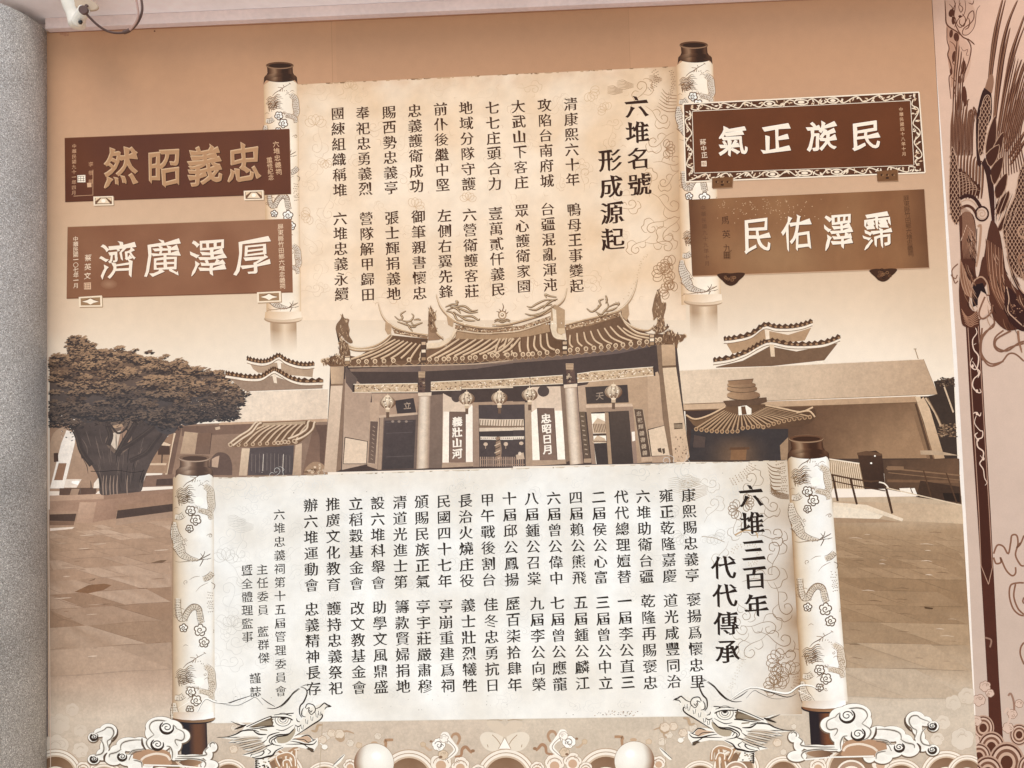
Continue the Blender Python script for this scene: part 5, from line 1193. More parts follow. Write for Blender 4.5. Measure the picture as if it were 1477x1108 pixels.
# end ornaments: flame-like carved groups
def flame(name, P, pts, base='8A6850'):
    L = lay(name, tp); L.poly(smooth(pts, 3), base); xs = [p[0] for p in pts]; ys = [p[1] for p in pts]; Z.band()
    for k in range(60):
        x, y = random.uniform(min(xs), max(xs)), random.uniform(min(ys), max(ys))
        if inside((x, y), pts): L.stroke([(x, y), (x+random.uniform(-2, 2), y-random.uniform(1, 3)), (x+random.uniform(-2, 2), y-random.uniform(3, 5))], random.uniform(.6, 1.3), random.choice(('5B4030', 'DDBD9A', '7d5c45', 'C19C7A')), t0=.3, t1=.2)
    Z.end(); return L
flame('ridge_end_figure', None, t2(D_(130,285,135,260,150,240,160,225,168,200,178,225,205,232,200,260,208,290,205,320,225,355,210,365,180,345,160,325,155,425,178,425,175,350,150,330)[:16]), '86664E')
flame('ridge_end_figure', None, t2(D_(150,340,180,350,200,380,210,430,155,428,150,390)), '7d5e48')
flame('ridge_end_figure', None, t2(D_(642,190,655,160,668,185,682,200,685,235,672,250,690,300,650,300,640,240)), '8E6C52')
flame('ridge_end_figure', None, t3(D_(880,180,895,110,915,70,928,105,935,140,958,140,955,180,945,220,950,270,905,300,880,285,905,260,910,220,890,240)), '8E6C52')
flame('ridge_end_figure', None, t3(D_(895,285,975,268,945,300,900,315)), '7d5e48')
flame('corner_tile', None, t3(D_(960,300,990,292,1010,312,1062,318,1055,340,1025,360,1018,395,1000,372,950,362,935,330)), '7d5c45')
flame('corner_tile', None, t2(D_(52,460,85,455,110,435,150,432,175,445,170,485,110,492,85,480)), '7d5c45')
# creatures and flaming pearl on the ridges
orn = lay('ridge_dragon', tp)
def wig(P, w=1.9, c='8F6C4E', h_='DDBE99'): orn.stroke(P, w+1.2, '5F4331', t0=.4, t1=.3); orn.stroke(P, w, c, t0=.4, t1=.3); orn.stroke([(x-.3, y-.5) for x, y in P], w*.4, h_, t0=.3, t1=.3)
for P in (D_(455,215,480,235,500,225,490,205,510,190,518,185), D_(490,235,520,245,545,240,560,215,548,200), D_(545,240,560,265,595,255,610,250), D_(470,245,520,262,560,275,575,270), D_(520,250,540,280,555,300), D_(560,235,585,232,600,238)): wig(t2(P))
for P in (D_(735,165,770,150,800,150,795,130,810,140), D_(745,180,790,165,840,160,880,185,915,180), D_(790,165,830,180,870,195,915,192), D_(780,190,820,215,880,215,915,235,925,228), D_(800,205,850,235,900,240), D_(740,185,780,200,800,235,830,240), D_(760,160,800,175,820,200)): wig(t2(P), 2.2)
for P in (D_(355,110,320,105,290,95,300,115), D_(350,130,300,125,250,145,215,165,190,160), D_(330,150,280,160,240,180,200,175), D_(340,160,290,190,250,205,215,210,180,200), D_(320,170,270,205,230,218), D_(360,120,330,130,300,150,280,175)): wig(t3(P), 2.2)
for P in (D_(520,172,545,190,570,180,600,150,580,160), D_(570,190,600,205,620,185,640,160,625,120), D_(600,150,590,130,615,120), D_(640,165,670,150,700,145,690,160), D_(620,190,660,180,690,165), D_(580,200,600,215,640,195), D_(625,100,632,125,625,145)): wig(t3(P))
orn.ring(724.5, 454.5, 5.2, 5.4, 2.0, '8A674C'); orn.ring(724.5, 454.5, 5, 5, 1.0, 'CBA683'); orn.ell(724.5, 454.5, 2.6, 2.6, 'A27D5C', 10); orn.ell(724.2, 453.8, 1.2, 1.2, 'F0D8B8', 8)
for a in (-2.6, -2.1, -1.57, -1.0, -.5): l = 17 if a == -1.57 else 10; orn.stroke([(724.5+6*math.cos(a), 454.5+6*math.sin(a)), (724.5+l*.7*math.cos(a+.15), 454.5+l*.7*math.sin(a+.15)), (724.5+l*math.cos(a), 454.5+l*math.sin(a))], 1.5, '8A674C', t1=.2)
for k in range(2): wig([(713, 465-k*2.5), (718, 462.5-k*2), (724.5, 465-k*2.5), (731, 462.5-k*2), (736, 465-k*2.5)], 1.4)
for x in range(16): u = random.random(); orn.ell(640+u*170, 468+math.sin(u*3.1)*3.5-2, .7, .7, 'FFF0DA', 5)

FINISH[0] = 'print'
# ------------------------------------------------------------------ bottom border: waves, small curls, pearls' surroundings
wv = lay('wave_border', mural, 'pale wave and cloud border along the bottom of the mural')
WL, WM, WD = 'EBDECE', 'CDB094', 'A37C60'
def lineart(L, P, w=1.0, c='9C8068', **k): L.stroke(P, w, c, **k)
def wave(cx, cy, r, inner=True, L=None, d=1.0):
    L = L or wv
    L.ell(cx, cy, r, r*d, 'B79B83', 40); L.ell(cx, cy, r*.97, r*.97*d, WL, 40); L.ell(cx, cy, r*.88, r*.88*d, 'A98B72', 40); L.ell(cx, cy, r*.855, r*.855*d, WL, 40)
    L.ell(cx, cy, r*.77, r*.77*d, 'CDB49C', 36); L.ell(cx, cy, r*.71, r*.71*d, grad('86644C','A0826A',0,cy-r*.7,0,cy), 36)
    if inner:
        L.ell(cx, cy+r*.1, r*.5, r*.46*d, WL, 30); L.ell(cx, cy+r*.1, r*.44, r*.40*d, 'B0907A', 30); L.ell(cx, cy+r*.14, r*.34, r*.3*d, WL, 24); L.ell(cx, cy+r*.16, r*.28, r*.24*d, WD, 24)
def scallop(L, cx, cy, r, n, c, e, a0=0):
    rr = random.Random(int(cx*7+cy)); lob = []
    t = rr.random()*6.28
    for k in range(n): t += 6.283/n*rr.uniform(.75, 1.25); q = rr.uniform(.34, .6); lob.append((cx+r*(1-q)*1.02*math.cos(t), cy+r*(1-q)*.9*math.sin(t), r*q))
    for x, y, q in lob: L.ell(x, y, q+.7, None, e, 14)
    L.ell(cx, cy, r*.72, None, c, 14)
    for x, y, q in lob: L.ell(x, y, q, None, c, 14)
    if r > 5: spiral(L, lob[0][0], lob[0][1], lob[0][2]*.7, 1.1, rr.random()*6, 1, .8, mix(c, e, .75)); L.ring(cx, cy, r*.5, r*.5, .7, mix(c, e, .6), 10, 3.4, 5.8)
def fadewave(cx, cy, r, t):
    c = pavec(cx, cy)
    for q, col in ((1, mix(c, 'F1E6D8', t)), (.9, mix(c, 'B79878', t*.7)), (.84, mix(c, 'F1E6D8', t)), (.62, mix(c, 'B08D70', t*.8)), (.5, mix(c, 'E8D9C6', t))): wv.ell(cx, cy, r*q, None, col, 36)
for x, y, r, t in ((86,1044,16,.13),(104,1024,10,.14),(116,1054,10,.14),(80,1078,20,.3),(116,1082,12,.28),(1375,1014,12,.15),(1360,1042,11,.22),(1388,1066,17,.3),(1395,1004,13,.2),(1352,1066,10,.3)):
    scallop(wv, x, y, r, 6, mix(pavec(x, y), 'F3E8DA', t), mix(pavec(x, y), 'A58669', t*.6), random.random())
    lineart(wv, [(x+r*.4*math.cos(a), y+r*.4*math.sin(a)) for a in (3.4, 4.2, 5, 5.8)], .8, mix(pavec(x, y), 'A58669', t), sm=3)
for x, y, r in ((1365,1120,38),(1395,1118,30),(80,1120,40),(150,1130,32),(1300,1128,34)): wave(x, y, r)
for x, y, r in ((232,1122,44),(590,1124,43),(730,1124,44),(874,1122,43),(1228,1112,44),(468,1128,30),(1010,1126,30),(405,1118,34),(1062,1110,34),(1130,1120,30),(330,1124,30)): wave(x, y, r)
for x, y, r in ((546,1110,9),(636,1100,15),(664,1104,13),(690,1112,10),(775,1108,10),(800,1101,14),(826,1098,13),(845,1108,9),(505,1104,10),(950,1100,10),(1180,1105,12),(280,1100,12),(1270,1100,13),(200,1104,9),(120,1108,10)):
    scallop(wv, x, y, r, 7, WL, 'A98B72', random.random()); wv.ell(x, y+r*.3, r*.5, None, 'C9A58A', 14); lineart(wv, [(x+r*.75*math.cos(a), y+r*.2+r*.75*math.sin(a)) for a in (3.3, 3.9, 4.7, 5.5, 6.1)], .9, 'A07C62', sm=3)
def dart(f):
    """small cloud spray standing on the waves"""
    S = lambda *a: [f(x, y) for x, y in D_(*a)]
    k = abs(f(10, 0)[0]-f(0, 0)[0])/10
    wv.stroke(S(965,215,985,170,1020,165,1040,200,1020,250), 4.6, 'B28E72', t0=.4, t1=.6); wv.stroke(S(1000,350,1050,340,1060,290,1090,270,1120,300,1140,320), 4.8, 'AA8266', t0=.4, t1=.6); wv.ell(*f(1148,302), 3, 2.4, '9c775c', 8)
    wv.poly(smooth(S(880,180,900,150,940,150,965,190,1000,240,1030,290,1000,340,940,375,915,385,960,330,990,290,960,250,930,240), 3), 'F2E9DD')
    lineart(wv, S(905,180,940,205,935,240), .9, '8c7560'); lineart(wv, S(940,215,990,260,1005,300,970,340,920,380), .9, '8c7560')
    scallop(wv, *f(868,250), 9.6, 8, 'F6EFE5', '9c836c'); spiral(wv, *f(868,255), 6, 1.3, 3.4, 1, .9, '5f4c3e'); spiral(wv, *f(890,262), 3, .9, 0, -1, .9, '5f4c3e')
    scallop(wv, *f(912,200), 6.2, 6, 'F2E8DC', 'A58C76'); scallop(wv, *f(905,335), 7, 7, 'D5BDA3', 'A58C76'); wv.ell(*f(805,225), 2.2, 1.8, '9c7b62', 8); wv.ell(*f(885,352), 2.6, 2, '8c6c55', 8)
    wv.stroke(S(740,240,760,270,790,295,815,290), 3.4, 'C4A78D', t0=.3, t1=.4); scallop(wv, *f(740,250), 3.6, 5, 'CDB499', 'BFA287')
    wv.stroke(S(430,290,435,240,430,215,495,212), 4.6, 'B08A6C', sm=2, t0=.7, t1=.8); wv.ell(*f(340,238), 5, 2.6, 'C2A286', 10); scallop(wv, *f(215,255), 4, 5, 'D0B89F', 'BFA287')
    wv.stroke(S(20,195,60,225,90,205,85,160,110,140,150,150,175,160), 3.2, 'B89A80', t0=.3, t1=.3)
dart(lambda x, y: z5(x, y)); dart(lambda x, y: (1453.5-z5(x, y)[0]*1.0, z5(x, y)[1]-4-(z5(x,y)[0]-620)*-.01))
# centre motif
for s_ in (-1, 1):
    def m(u, v): return (728+s_*u, v)
    wv.poly(smooth([m(2,1062), m(12,1058), m(28,1056), m(36,1064), m(30,1078), m(18,1084), m(6,1080)], 3), 'DFD0BD'); wv.poly(smooth([m(0,1048), m(10,1040), m(26,1042), m(20,1052), m(8,1060), m(0,1064)], 3), 'D2BFAA')
    lineart(wv, [m(4,1078), m(10,1068), m(18,1060)], 1.0, 'A58669'); lineart(wv, [m(24,1078), m(25,1074)], 1.0, 'A58669'); lineart(wv, [m(3,1040), m(12,1038), m(26,1039)], 1.0, 'A58669', t0=.2, t1=.2)
wv.poly([(728,1064),(737,1080),(719,1080)], 'F5ECE0'); lineart(wv, [(719,1080),(728,1064),(737,1080)], 1, 'A58669', sm=1)
for x, y in ((338,1050),(355,1062),(470,1062),(495,1060),(505,1072),(1000,1050),(1145,1048),(965,1060),(955,1070),(545,1062),(1130,1085),(1105,1048)): scallop(wv, x, y, random.uniform(4, 7), 6, mix(pavec(x, y), 'E9DCCB', .5), mix(pavec(x, y), '9C7B60', .35))
for P in (D_(415,1108,418,1085,430,1080), D_(424,1108,425,1082), D_(395,1080,408,1086,412,1108), D_(1045,1108,1040,1076), D_(1036,1108,1034,1080), D_(1052,1092,1062,1080,1078,1078)): wv.stroke(P, 6, 'AE8768', sm=2); wv.stroke([(x+2.4, y) for x, y in P], 2, 'E8D8C5', sm=2)

for P in (D_(465,1043,461,1112), D_(957,1033,961,1112)): wv.stroke(P, 1.0, 'B9A48E', sm=1)
# ------------------------------------------------------------------ lower scroll
lo = lay('scroll', mural, 'lower whiter unrolled scroll with the three hundred years text')
lo.mat = 'parchment'
def paper_lo(x, y):  # the whitish sky glare is included in the paper colour
    c = mix('E3DBCF', 'F0ECE5', .55+.9*nz(x, y, .02, 11)); c = mix(c, 'E2DACE', .5*max(0, nz(x, y, .07, 15))); tl = max(0, 1-math.hypot((x-560)/330, (y-690)/60)); c = mix(c, 'E6D9C8', .5*tl+.0)
    e = max(0, 1-(y-(696.5-.0285*x))/34); c = mix(c, 'DFCFBB', .42*e*(.5+1.2*abs(nz(x, y, .06, 12))))
    rx = x-(1048+.04*(y-664)); r = max(0, rx/98); c = mix(c, 'A17C58', min(.85, .8*r**1.7)*(1+.45*nz(x, y, .03, 4)))
    rt = max(0, 1-math.hypot((x-1120)/210, (y-680)/90)); c = mix(c, 'DCC6AB', .5*rt); c = mix(c, 'E4D8C9', .35*max(0, 1-(x-305)/60)*max(0, 1-(y-690)/120))
    b = max(0, 1-abs(x-1120)/120)*max(0, (y-960)/60); c = mix(c, 'C9B094', .35*min(1, b))
    return mul(c, 1+.018*nz(x, y, .12, 13))
lo.patch(D_(305,690,1141,664,1157,1031,305,1043), 120, 60, paper_lo)
Z.band()
for i in range(90):
    t = random.random(); x = 306+834*t; y = 690-26*t; w = random.uniform(2, 12); lo.poly([(x, y-.7), (x+w, y-w*.031-.7), (x+w*.7, y+random.uniform(.2, 1.1)), (x+w*.2, y+random.uniform(.2, 1))], mix('D8C6B0', 'A58E77', random.random()**2))
for i in range(45): x = random.gauss(890, 16); lo.ell(x, 1030.5+random.uniform(-5, 2), random.uniform(.4, 1.2), random.uniform(.3, .8), random.choice(('7b5a44', 'B59477', '5a4335')), 6)
for i in range(70): x = random.uniform(320, 1130); y = random.choice((random.uniform(1000, 1034), random.uniform(675, 720))); lo.ell(x, y, random.uniform(.4, 1.1), random.uniform(.3, .7), mix('C9BFB2', '8b8178', random.random()), 5)
Z.end()
lo.stroke(D_(310,1043.2,720,1037.4,1157,1031), .8, 'DFD5C6', sm=1)
og = lay('scroll_ornament', lo)
G1, G2 = 'DAD6CF', 'C9C2B8'; rng = random.Random(9); Z.band()
for i in range(190):
    x, y = rng.uniform(315, 1080), rng.uniform(685, 1025); curl(og, x, y, rng.uniform(7, 13), rng.uniform(0, 6.28), .55, mix('E6E1DA', 'CFC9C0', rng.random()), rng.choice((-1, 1)))
for x, y, s, a, d in ((340,705,17,.3,1),(375,712,16,2.6,-1),(330,780,17,-.4,1),(345,790,15,2.2,1),(335,860,20,-1.1,1),(325,900,18,.6,1),(350,930,17,2.6,-1),(330,960,15,.2,1),(345,830,15,1.2,1),(920,685,12,.3,1),(960,672,12,-.5,1),(985,672,14,2.2,1)):
    curl(og, x, y, s, a, .7, mix(G1, G2, rng.random()), d)
for x, y, s in ((355,755,16),(345,748,14),(985,695,18),(1000,690,15)): whisk(og, x, y, s, .7, 'B9A892' if x > 900 else G2, 8, 1)
for x, y, s, a in ((325,810,20,-1.5),(335,905,18,-1.2),(965,735,15,1),(985,770,17,2),(1030,770,16,1)): petals(og, x, y, s, .6, G2, 5, a)
BR = ('9A7C60', '8A6A4E')
for x, y, s, a, d in ((1085,700,17,-.8,1),(1105,730,16,1.0,1),(1095,755,19,2.4,-1),(1112,775,17,.4,1),(1060,760,14,2.0,1),(1120,800,18,-1.0,1),(1105,835,22,.2,1),(1125,870,20,1.6,1),(1100,900,20,-.4,-1),(1085,930,19,2.8,1),(1120,925,20,.8,1),(1062,905,16,1.3,1),(1135,955,18,-.2,1),(1075,880,14,.5,-1),(1030,735,15,-.6,1),(1020,700,13,.6,1),(1040,800,14,2.4,1)):
    t = max(0, min(1, (x-1010)/110)); curl(og, x, y, s, a, .7+.45*t, mix('C4B5A2', '86684C', t), d)
for x, y, s, a in ((1125,955,20,3.3),(1128,975,19,2.9),(1118,990,17,3.6),(1140,975,22,3.9),(1065,735,15,3),(1075,725,13,0)): petals(og, x, y, s, .95, '8F7053', 6, a)
for x, y, s in ((1005,700,22),(1120,665,1)): whisk(og, x, y, s, .8, 'B09577', 9)
Z.end()
scales(og, D_(1088,667,1082,678,1070,688,1055,697), 13, 'A07B58', 2.9, 1.3, fade=.1); scales(og, D_(1125,665,1130,685,1132,705,1128,712), lambda t: 14-6*t, '7F5E42', 2.9, 1.4)
for k in range(8): og.stroke([(1106+k*1.0, 668+k*5.2), (1114, 674+k*5.4), (1126, 676+k*5.2)], 1.4, '86664A', t0=.15, t1=.8)
for k in range(6): og.stroke([(1110, 698+k*2.6), (1118+k, 708+k*2), (1138, 714+k*1.2)], 1.2, '86664A', t0=.2, t1=.6)
scales(og, D_(1052,800,1062,788,1080,784,1092,790,1096,800,1090,812,1078,816), 9, 'C0AD96', 3.2, 1.4, fade=.1)
og.stroke(D_(1045,782,1030,776,1012,774), .9, 'B09A82'); og.stroke(D_(1060,772,1075,765,1090,768,1093,776), 2.2, 'C2A07A', t1=.4)
scales(og, D_(1048,1000,1058,982,1064,965,1072,952,1075,946), 8, 'CFC3B2', 3, 1.3, fade=.2)
scales(og, D_(1140,1000,1148,985,1146,970), 10, '8A6A4E', 2.9, 1.3)
tl = [((993,714.6,998.3,830),(1000.4,865,1005.5,983.2)),((960.6,715.2,965.8,831),(967.3,866.3,972,983.2)),((927.5,716,932.5,832),(934.7,867,938,985)),((896,716.8,900.4,832.3),(901,867.5,905.6,984.6)),((863.6,717.4,866.8,832.9),(869.3,869.3,873.5,985.5)),((830.4,717.8,835.4,833.3),(837.4,869.3,840.2,985.8)),((798.6,718.5,802.5,834.4),(804,869.8,807.6,987)),((766.7,718.9,770.4,834.8),(774.5,870.5,777.3,987.4)),((734.7,719.3,738.3,836),(739.6,870.9,742.4,988)),((702.9,721.2,705,836.4),(708,872.4,710.3,988.6)),((671,722.4,673.4,837.5),(675.3,873.3,677.6,989)),((640,723,641.6,838.5),(642.7,874.5,646.2,989.4)),((608,724,609.7,839),(610.3,875,613,989.9)),((576.6,724.8,578,839.6),(579.8,875.4,581.6,990.4)),((544.7,725.7,545.6,840.7),(547.4,876,549.5,991)),((513,726.8,514.4,842),(515.3,877.5,518,992)),((480,727.4,481,843.4),(481.5,878,484.3,992.8)),((448,729,449.4,844.4),(449.6,878.8,452.4,993.4))]
INK2 = '342C26'
for s_, (a, b) in zip(LOWTXT, tl):
    L = lay('text_column', lo); text_col(L, s_[:6], *a, 20.6, INK2, fx=.02, fy=-.006, seed=1); text_col(L, s_[6:], *b, 20.8, INK2, fx=.02, fy=-.006, seed=1)
L = lay('heading', lo); text_col(L, "六堆三百年", 1083,715,1090.8,873.5, 35, '2E211A', fx=.026, fy=-.002, seed=2); text_col(L, "代代傳承", 1043.4,818.8,1049.2,940, 36, '2E211A', fx=.024, fy=-.002, seed=2)
L = lay('signature', lo)
for s_, a in (("六堆忠義祠第十五屆管理委員會", (402.8,742.4,405,997)), ("主任委員", (378,821.6,379.3,880)), ("藍群傑", (379.3,911.3,380.4,949.2)), ("謹誌", (368,978.7,368.5,998)), ("暨全體理監事", (356,822.8,357,919))):
    text_col(L, s_, *a, 16.6, '3B342E', fx=.012, fy=-.008, seed=1)
ST_LO = [(0, 'AF9175'), (.05, 'BFA387'), (.18, 'D9C7B1'), (.4, 'EAE2D6'), (.7, 'F1EDE5'), (.92, 'F1ECE3'), (1, 'DCCFBE')]
ST_LO2 = [(0, 'A17C58'), (.05, 'BFA080'), (.16, 'DDCBB4'), (.38, 'EDE5D9'), (.7, 'F3EFE8'), (.92, 'F3EEE6'), (1, 'DFD2C0')]
L, f = roller(lo, (249.5,690), (308,688), (310,1033), (249,1036), ST_LO, 1, 346, '6E5A48', 'A08B77', arch=13); motif(L, lambda u, v: f(u, v-48), 46, 392, 1.0, '6B543F', '96806A')
for u in (0,): L.stroke(D_(249.6,700,249.2,860,249,1030), 1.0, 'A08266', sm=1)
L, f = roller(lo, (1135.5,663), (1195.5,660), (1223,1012), (1157,1016), ST_LO2, 1, 352, '6E5A48', 'A08B77', arch=13); motif(L, lambda u, v: f(u, (v-48)*.985), 46, 398, 1.03, '66492F', '957557')
CL = ('4A3A34', '8A6A56', 'B99E8A'); 
cap_top(lo, 280.3, 660, 45, .0, ('5A463E', '866A5A', 'B59A86'), 5.6, 20, 13); cap_top(lo, 1162.7, 632, 50, .14, ('43291B', '6E4A35', 'A58468'), 5.8, 23, 14)
cap_bot(lo, 279, 1036.5, 61, 38, 50, ('2E2A30', '6E4A38', '9C7C60'), None, .03, 7, True); cap_bot(lo, 1188.5, 1020, 66, 44, 50, ('2B2226', '7A4A30', 'B08A68'), None, .06, 8, True)
# ------------------------------------------------------------------ white clouds, dragon heads and pearls in front of the scroll
def cloudbank(L, f, k):
    E = 'F1EBE1'
    bl = [(180,395,52,48),(250,345,60,45),(340,330,92,78),(325,420,45,60),(300,500,46,70),(275,580,60,60),(185,630,62,50),(400,610,100,80),(440,540,80,62),(560,470,130,72),(680,455,90,60),(860,470,140,82),(830,350,95,90),(900,280,160,102),(1000,300,130,90),(1110,380,100,76),(960,400,150,90),(1060,470,60,80),(1040,560,40,80),(560,640,110,60),(640,700,90,60),(1100,610,120,26),(1250,605,120,24),(1400,580,50,60),(1450,500,50,50),(1420,690,90,50),(760,690,60,60)]
    for x, y, a, b in bl: L.ell(*f(x+3, y+6), a*k/7.385+1.5, b*k/7.385+1.7, '7A6554', 26)
    for x, y, a, b in bl: L.ell(*f(x, y), a*k/7.385+.3, b*k/7.385+.3, E, 26)
    def S(*a): return [f(x, y) for x, y in D_(*a)]
    Z.band(WALL, 10)
    for x, y, a, b in bl:
        for q in range(3): L.ell(*f(x+a*.18*(q+1)*.5, y+b*.22*(q+1)*.5), a*k/7.385*(.62-.16*q), b*k/7.385*(.55-.15*q), mix(E, 'DCD5CA', .3+.16*q), 18)
    Z.end()
    # openings where the border shows
    L.poly(smooth(S(610,560,700,530,900,520,1000,570,1010,640,1000,690,720,700,690,650,600,620), 3), 'B48D70'); L.stroke(S(690,640,740,600,850,570,960,590,1000,640), 3.2, 'E3D1BE'); L.stroke(S(560,640,600,570,700,540), 1.0, '6f6055')
    L.poly(smooth(S(1090,665,1180,635,1300,640,1330,670,1250,700,1150,700), 3), grad('6B4B39','A9876B',*f(1090,660),*f(1330,700)))
    L.stroke(S(720,690,1100,700,1350,724), 2, E, sm=1)
    for c, w in (('CFC6BA', 3.4), ('4A3D34', 1.3)):      # soft then sharp inner contour
        for P in (S(175,440,150,400,170,365,215,360,235,385), S(215,350,290,320,330,290,380,300,400,350,370,410,330,440,350,520), S(240,410,280,450,295,520,270,570,200,590,150,610), S(470,520,480,470,530,440,620,425,700,425), S(480,520,430,555,360,575,350,610), S(560,580,590,545,640,530,730,525),
                  S(830,370,780,300,800,240,860,215,950,225,1040,270,1075,310), S(830,370,760,420,750,470,790,520,860,530), S(1060,300,1140,340,1150,400,1120,430,1060,420,1055,450,1080,490), S(960,490,1000,500,1025,560,1020,630), S(1075,600,1200,600,1380,585,1370,540,1410,500), S(1430,500,1425,470,1455,450,1477,470), S(1050,625,1200,620,1340,640,1380,680,1360,720), S(610,640,690,660,700,720)):
            L.stroke(P, w, c, t0=.3, t1=.3)
    for x, y, r, a, d in ((190,390,36,.3,-1),(190,625,36,.2,-1),(490,600,44,.1,-1),(965,290,68,.0,-1),(865,470,62,.1,-1)):
        px, py = f(x, y); rr = r*k/7.385; L.ell(px, py, rr*1.12, rr*1.0, E, 22)
        L.stroke([(px+(rr*1.05)*math.cos(t)*(1 if f(1,0)[0] > f(0,0)[0] else -1), py+rr*.95*math.sin(t)) for t in (-.4, .3, .9, 1.5, 2.2, 2.9, 3.5, 4.1)], 4.2, '3c2e26', t0=.15, t1=.2, sm=4)
        sg = -1 if f(1, 0)[0] > f(0, 0)[0] else 1
        spiral(L, px, py, rr*.8, 1.35, 3.3 if sg < 0 else 0, -sg, 1.5, '3c322b', sq=.85)
    for P in (S(440,310,435,370,400,425,370,450), S(700,400,705,470,740,530), S(330,560,300,600,300,660)): L.stroke(P, 3.4, '5d4a3e', t0=.15, t1=.3)
def cloudthing(f, k, label):
    L = lay('cloud_bank', mural, label); cloudbank(L, f, k); return L
cloudthing(lambda x, y: z4(x, y), 1.0, 'white curling cloud bank over the lower left roller end')
def fr_(x, y):
    X, Y = z4(x, y); return (1222.5+(240-X)*1.17, 1032+(Y-1049)*1.08)
cloudthing(fr_, 1.12, 'white curling cloud bank over the lower right roller end')
def dragon(f, label, k=1.0):
    L = lay('dragon_head', mural, label)
    def S(*a): return [f(x, y) for x, y in D_(*a)]
    E = 'EEE7DB'; K = '382C24'
    L.poly(S(0,640,-60,700,0,760), 'D2BFAA') if False else None
    # neck and scales below the jaw
    L.poly(S(430,1000,560,990,610,1108,430,1108), E)
    for i in range(16): L.ell(*f(random.uniform(440, 600), random.uniform(1010, 1105)), 1.6, 1.1, random.choice((K, '9b8873', 'BBAA97')), 6)
    for i in range(6): L.poly(S(430,1010+i*20,480,1020+i*20,440,1035+i*20), K)
    L.poly(S(210,600,350,640,560,560,600,545,700,520,860,520,880,570,900,600,960,560,940,500,990,425,1060,440,1090,470,1180,402,1205,425,1255,442,1200,462,1170,560,1050,640,960,710,880,755,1000,742,1070,795,1115,780,1110,860,1060,935,985,900,890,880,750,885,640,950,560,990,470,1010,378,988,290,970,380,925,300,905,420,850,140,835,200,800,40,778,130,770,290,705,320,660), E)
    L.poly(S(1070,440,1180,402,1205,425,1180,480,1165,560,1050,640,960,700,900,640,960,560,990,500), 'E6DDCF')
    # dark hollow behind the eye
    L.poly(S(340,668,480,600,600,560,640,580,625,650,500,660,420,672), '6B5A49'); L.poly(S(380,655,500,610,600,590,620,640,500,652), '8F7D68'); L.stroke(S(330,672,480,605,600,556,700,545,800,560), 2.6, E); L.stroke(S(340,662,480,597,590,553,700,530,850,515), 1.4, K)
    L.stroke(S(330,690,450,680,560,662,640,655), 1.8, K, t0=.2); L.poly(S(480,684,560,690,570,706,490,698), '8F7D68')
    L.poly(smooth(S(620,590,680,560,760,560,810,580,790,620,740,660,680,660,640,630), 3), E)
    # eye
    for r, c in ((92, K), (84, E), (62, 'A3937F'), (54, E), (38, K), (30, 'EDE4D8')): L.ell(*f(735, 585), r*.98/7.484*k, r*.8/7.484*k, c, 22)
    L.ell(*f(735, 572), 3.0*k, 2.3*k, '2E2520', 14); L.poly(S(610,540,700,530,830,545,850,570,780,568,690,556,620,575), E); L.stroke(S(600,560,680,556,780,562,840,590), 1.8, K); L.stroke(S(640,535,740,525,830,545), 1.0, K)
    # cheek and jaw lines
    for P, w in ((S(870,650,830,720,760,745,680,750,600,790,590,830,640,860), 1.6), (S(850,640,740,700,660,690), 1.0), (S(680,790,640,790,610,820,640,855,720,870), 1.2), (S(560,800,580,760,640,735,700,720), 1.4), (S(830,800,900,790,960,760,1010,755,1060,800,1090,800), 1.3), (S(810,815,900,830,980,850,1060,850,1100,810), 1.6), (S(760,850,850,850,950,850,1000,880,1060,900), 1.2), (S(740,880,660,920,620,970,560,985,480,1005,400,990), 2.2), (S(380,985,430,920,500,890,560,870,620,850), 2.0), (S(400,960,470,920,530,930,500,970,430,985), 1.4), (S(560,900,600,930,570,960), 1.2), (S(1000,880,1040,925,1070,930), 1.4),
                 (S(20,776,130,772,230,740,300,705,420,700,480,720), 1.6), (S(130,780,260,775,400,790,520,780), 1.2), (S(140,832,300,830,420,810,500,790), 1.4), (S(300,905,420,880,520,830,560,800), 1.2), (S(300,968,400,940,450,930), 1.4), (S(380,860,460,850,540,825), 1.0), (S(400,690,470,740,560,745), 1.8), (S(210,690,290,660,340,640), 2.4), (S(170,600,260,640,310,642), 1.0)): L.stroke(P, w*k*1.35, K, t0=.15, t1=.25)
    L.poly(smooth(S(660,790,700,765,780,750,840,700,870,680,860,740,810,810,740,840,680,835), 3), 'B4A48E'); L.stroke(S(660,835,640,800,680,768,780,752,850,690), 1.8, K, t0=.3)
    L.poly(smooth(S(840,790,950,770,1000,760,1040,800,1010,840,940,820), 3), 'C9A98F'); L.stroke(S(850,795,960,800,1010,830,1080,800), 1.2, K); L.poly(S(985,900,1060,935,1070,905,1010,888), '5d4c3e')
    for j in range(9): L.stroke(S(150+j*28, 800+j*20, 330+j*22, 772+j*18, 470+j*12, 765+j*14), 2.6, ('D8CBBB', 'BBA793')[j % 2], t0=.1, t1=.2); L.stroke(S(160+j*28, 812+j*20, 330+j*22, 784+j*18, 470+j*12, 775+j*14), 1.0, K, t0=.1, t1=.2)
    # teeth, upper jaw edge
    L.stroke(S(860,765,960,700,1050,640,1130,590,1160,550,1150,520), 2.0, K, t0=.3)
    for x, y in ((900, 700), (940, 672), (990, 615), (1045, 580), (1100, 545), (1130, 525)): L.poly(S(x-12,y-35,x+14,y-30,x+10,y+12,x-2,y+22), E); L.stroke(S(x-12,y-35,x-6,y+10,x+8,y+18,x+14,y-28), .8, K, sm=1)
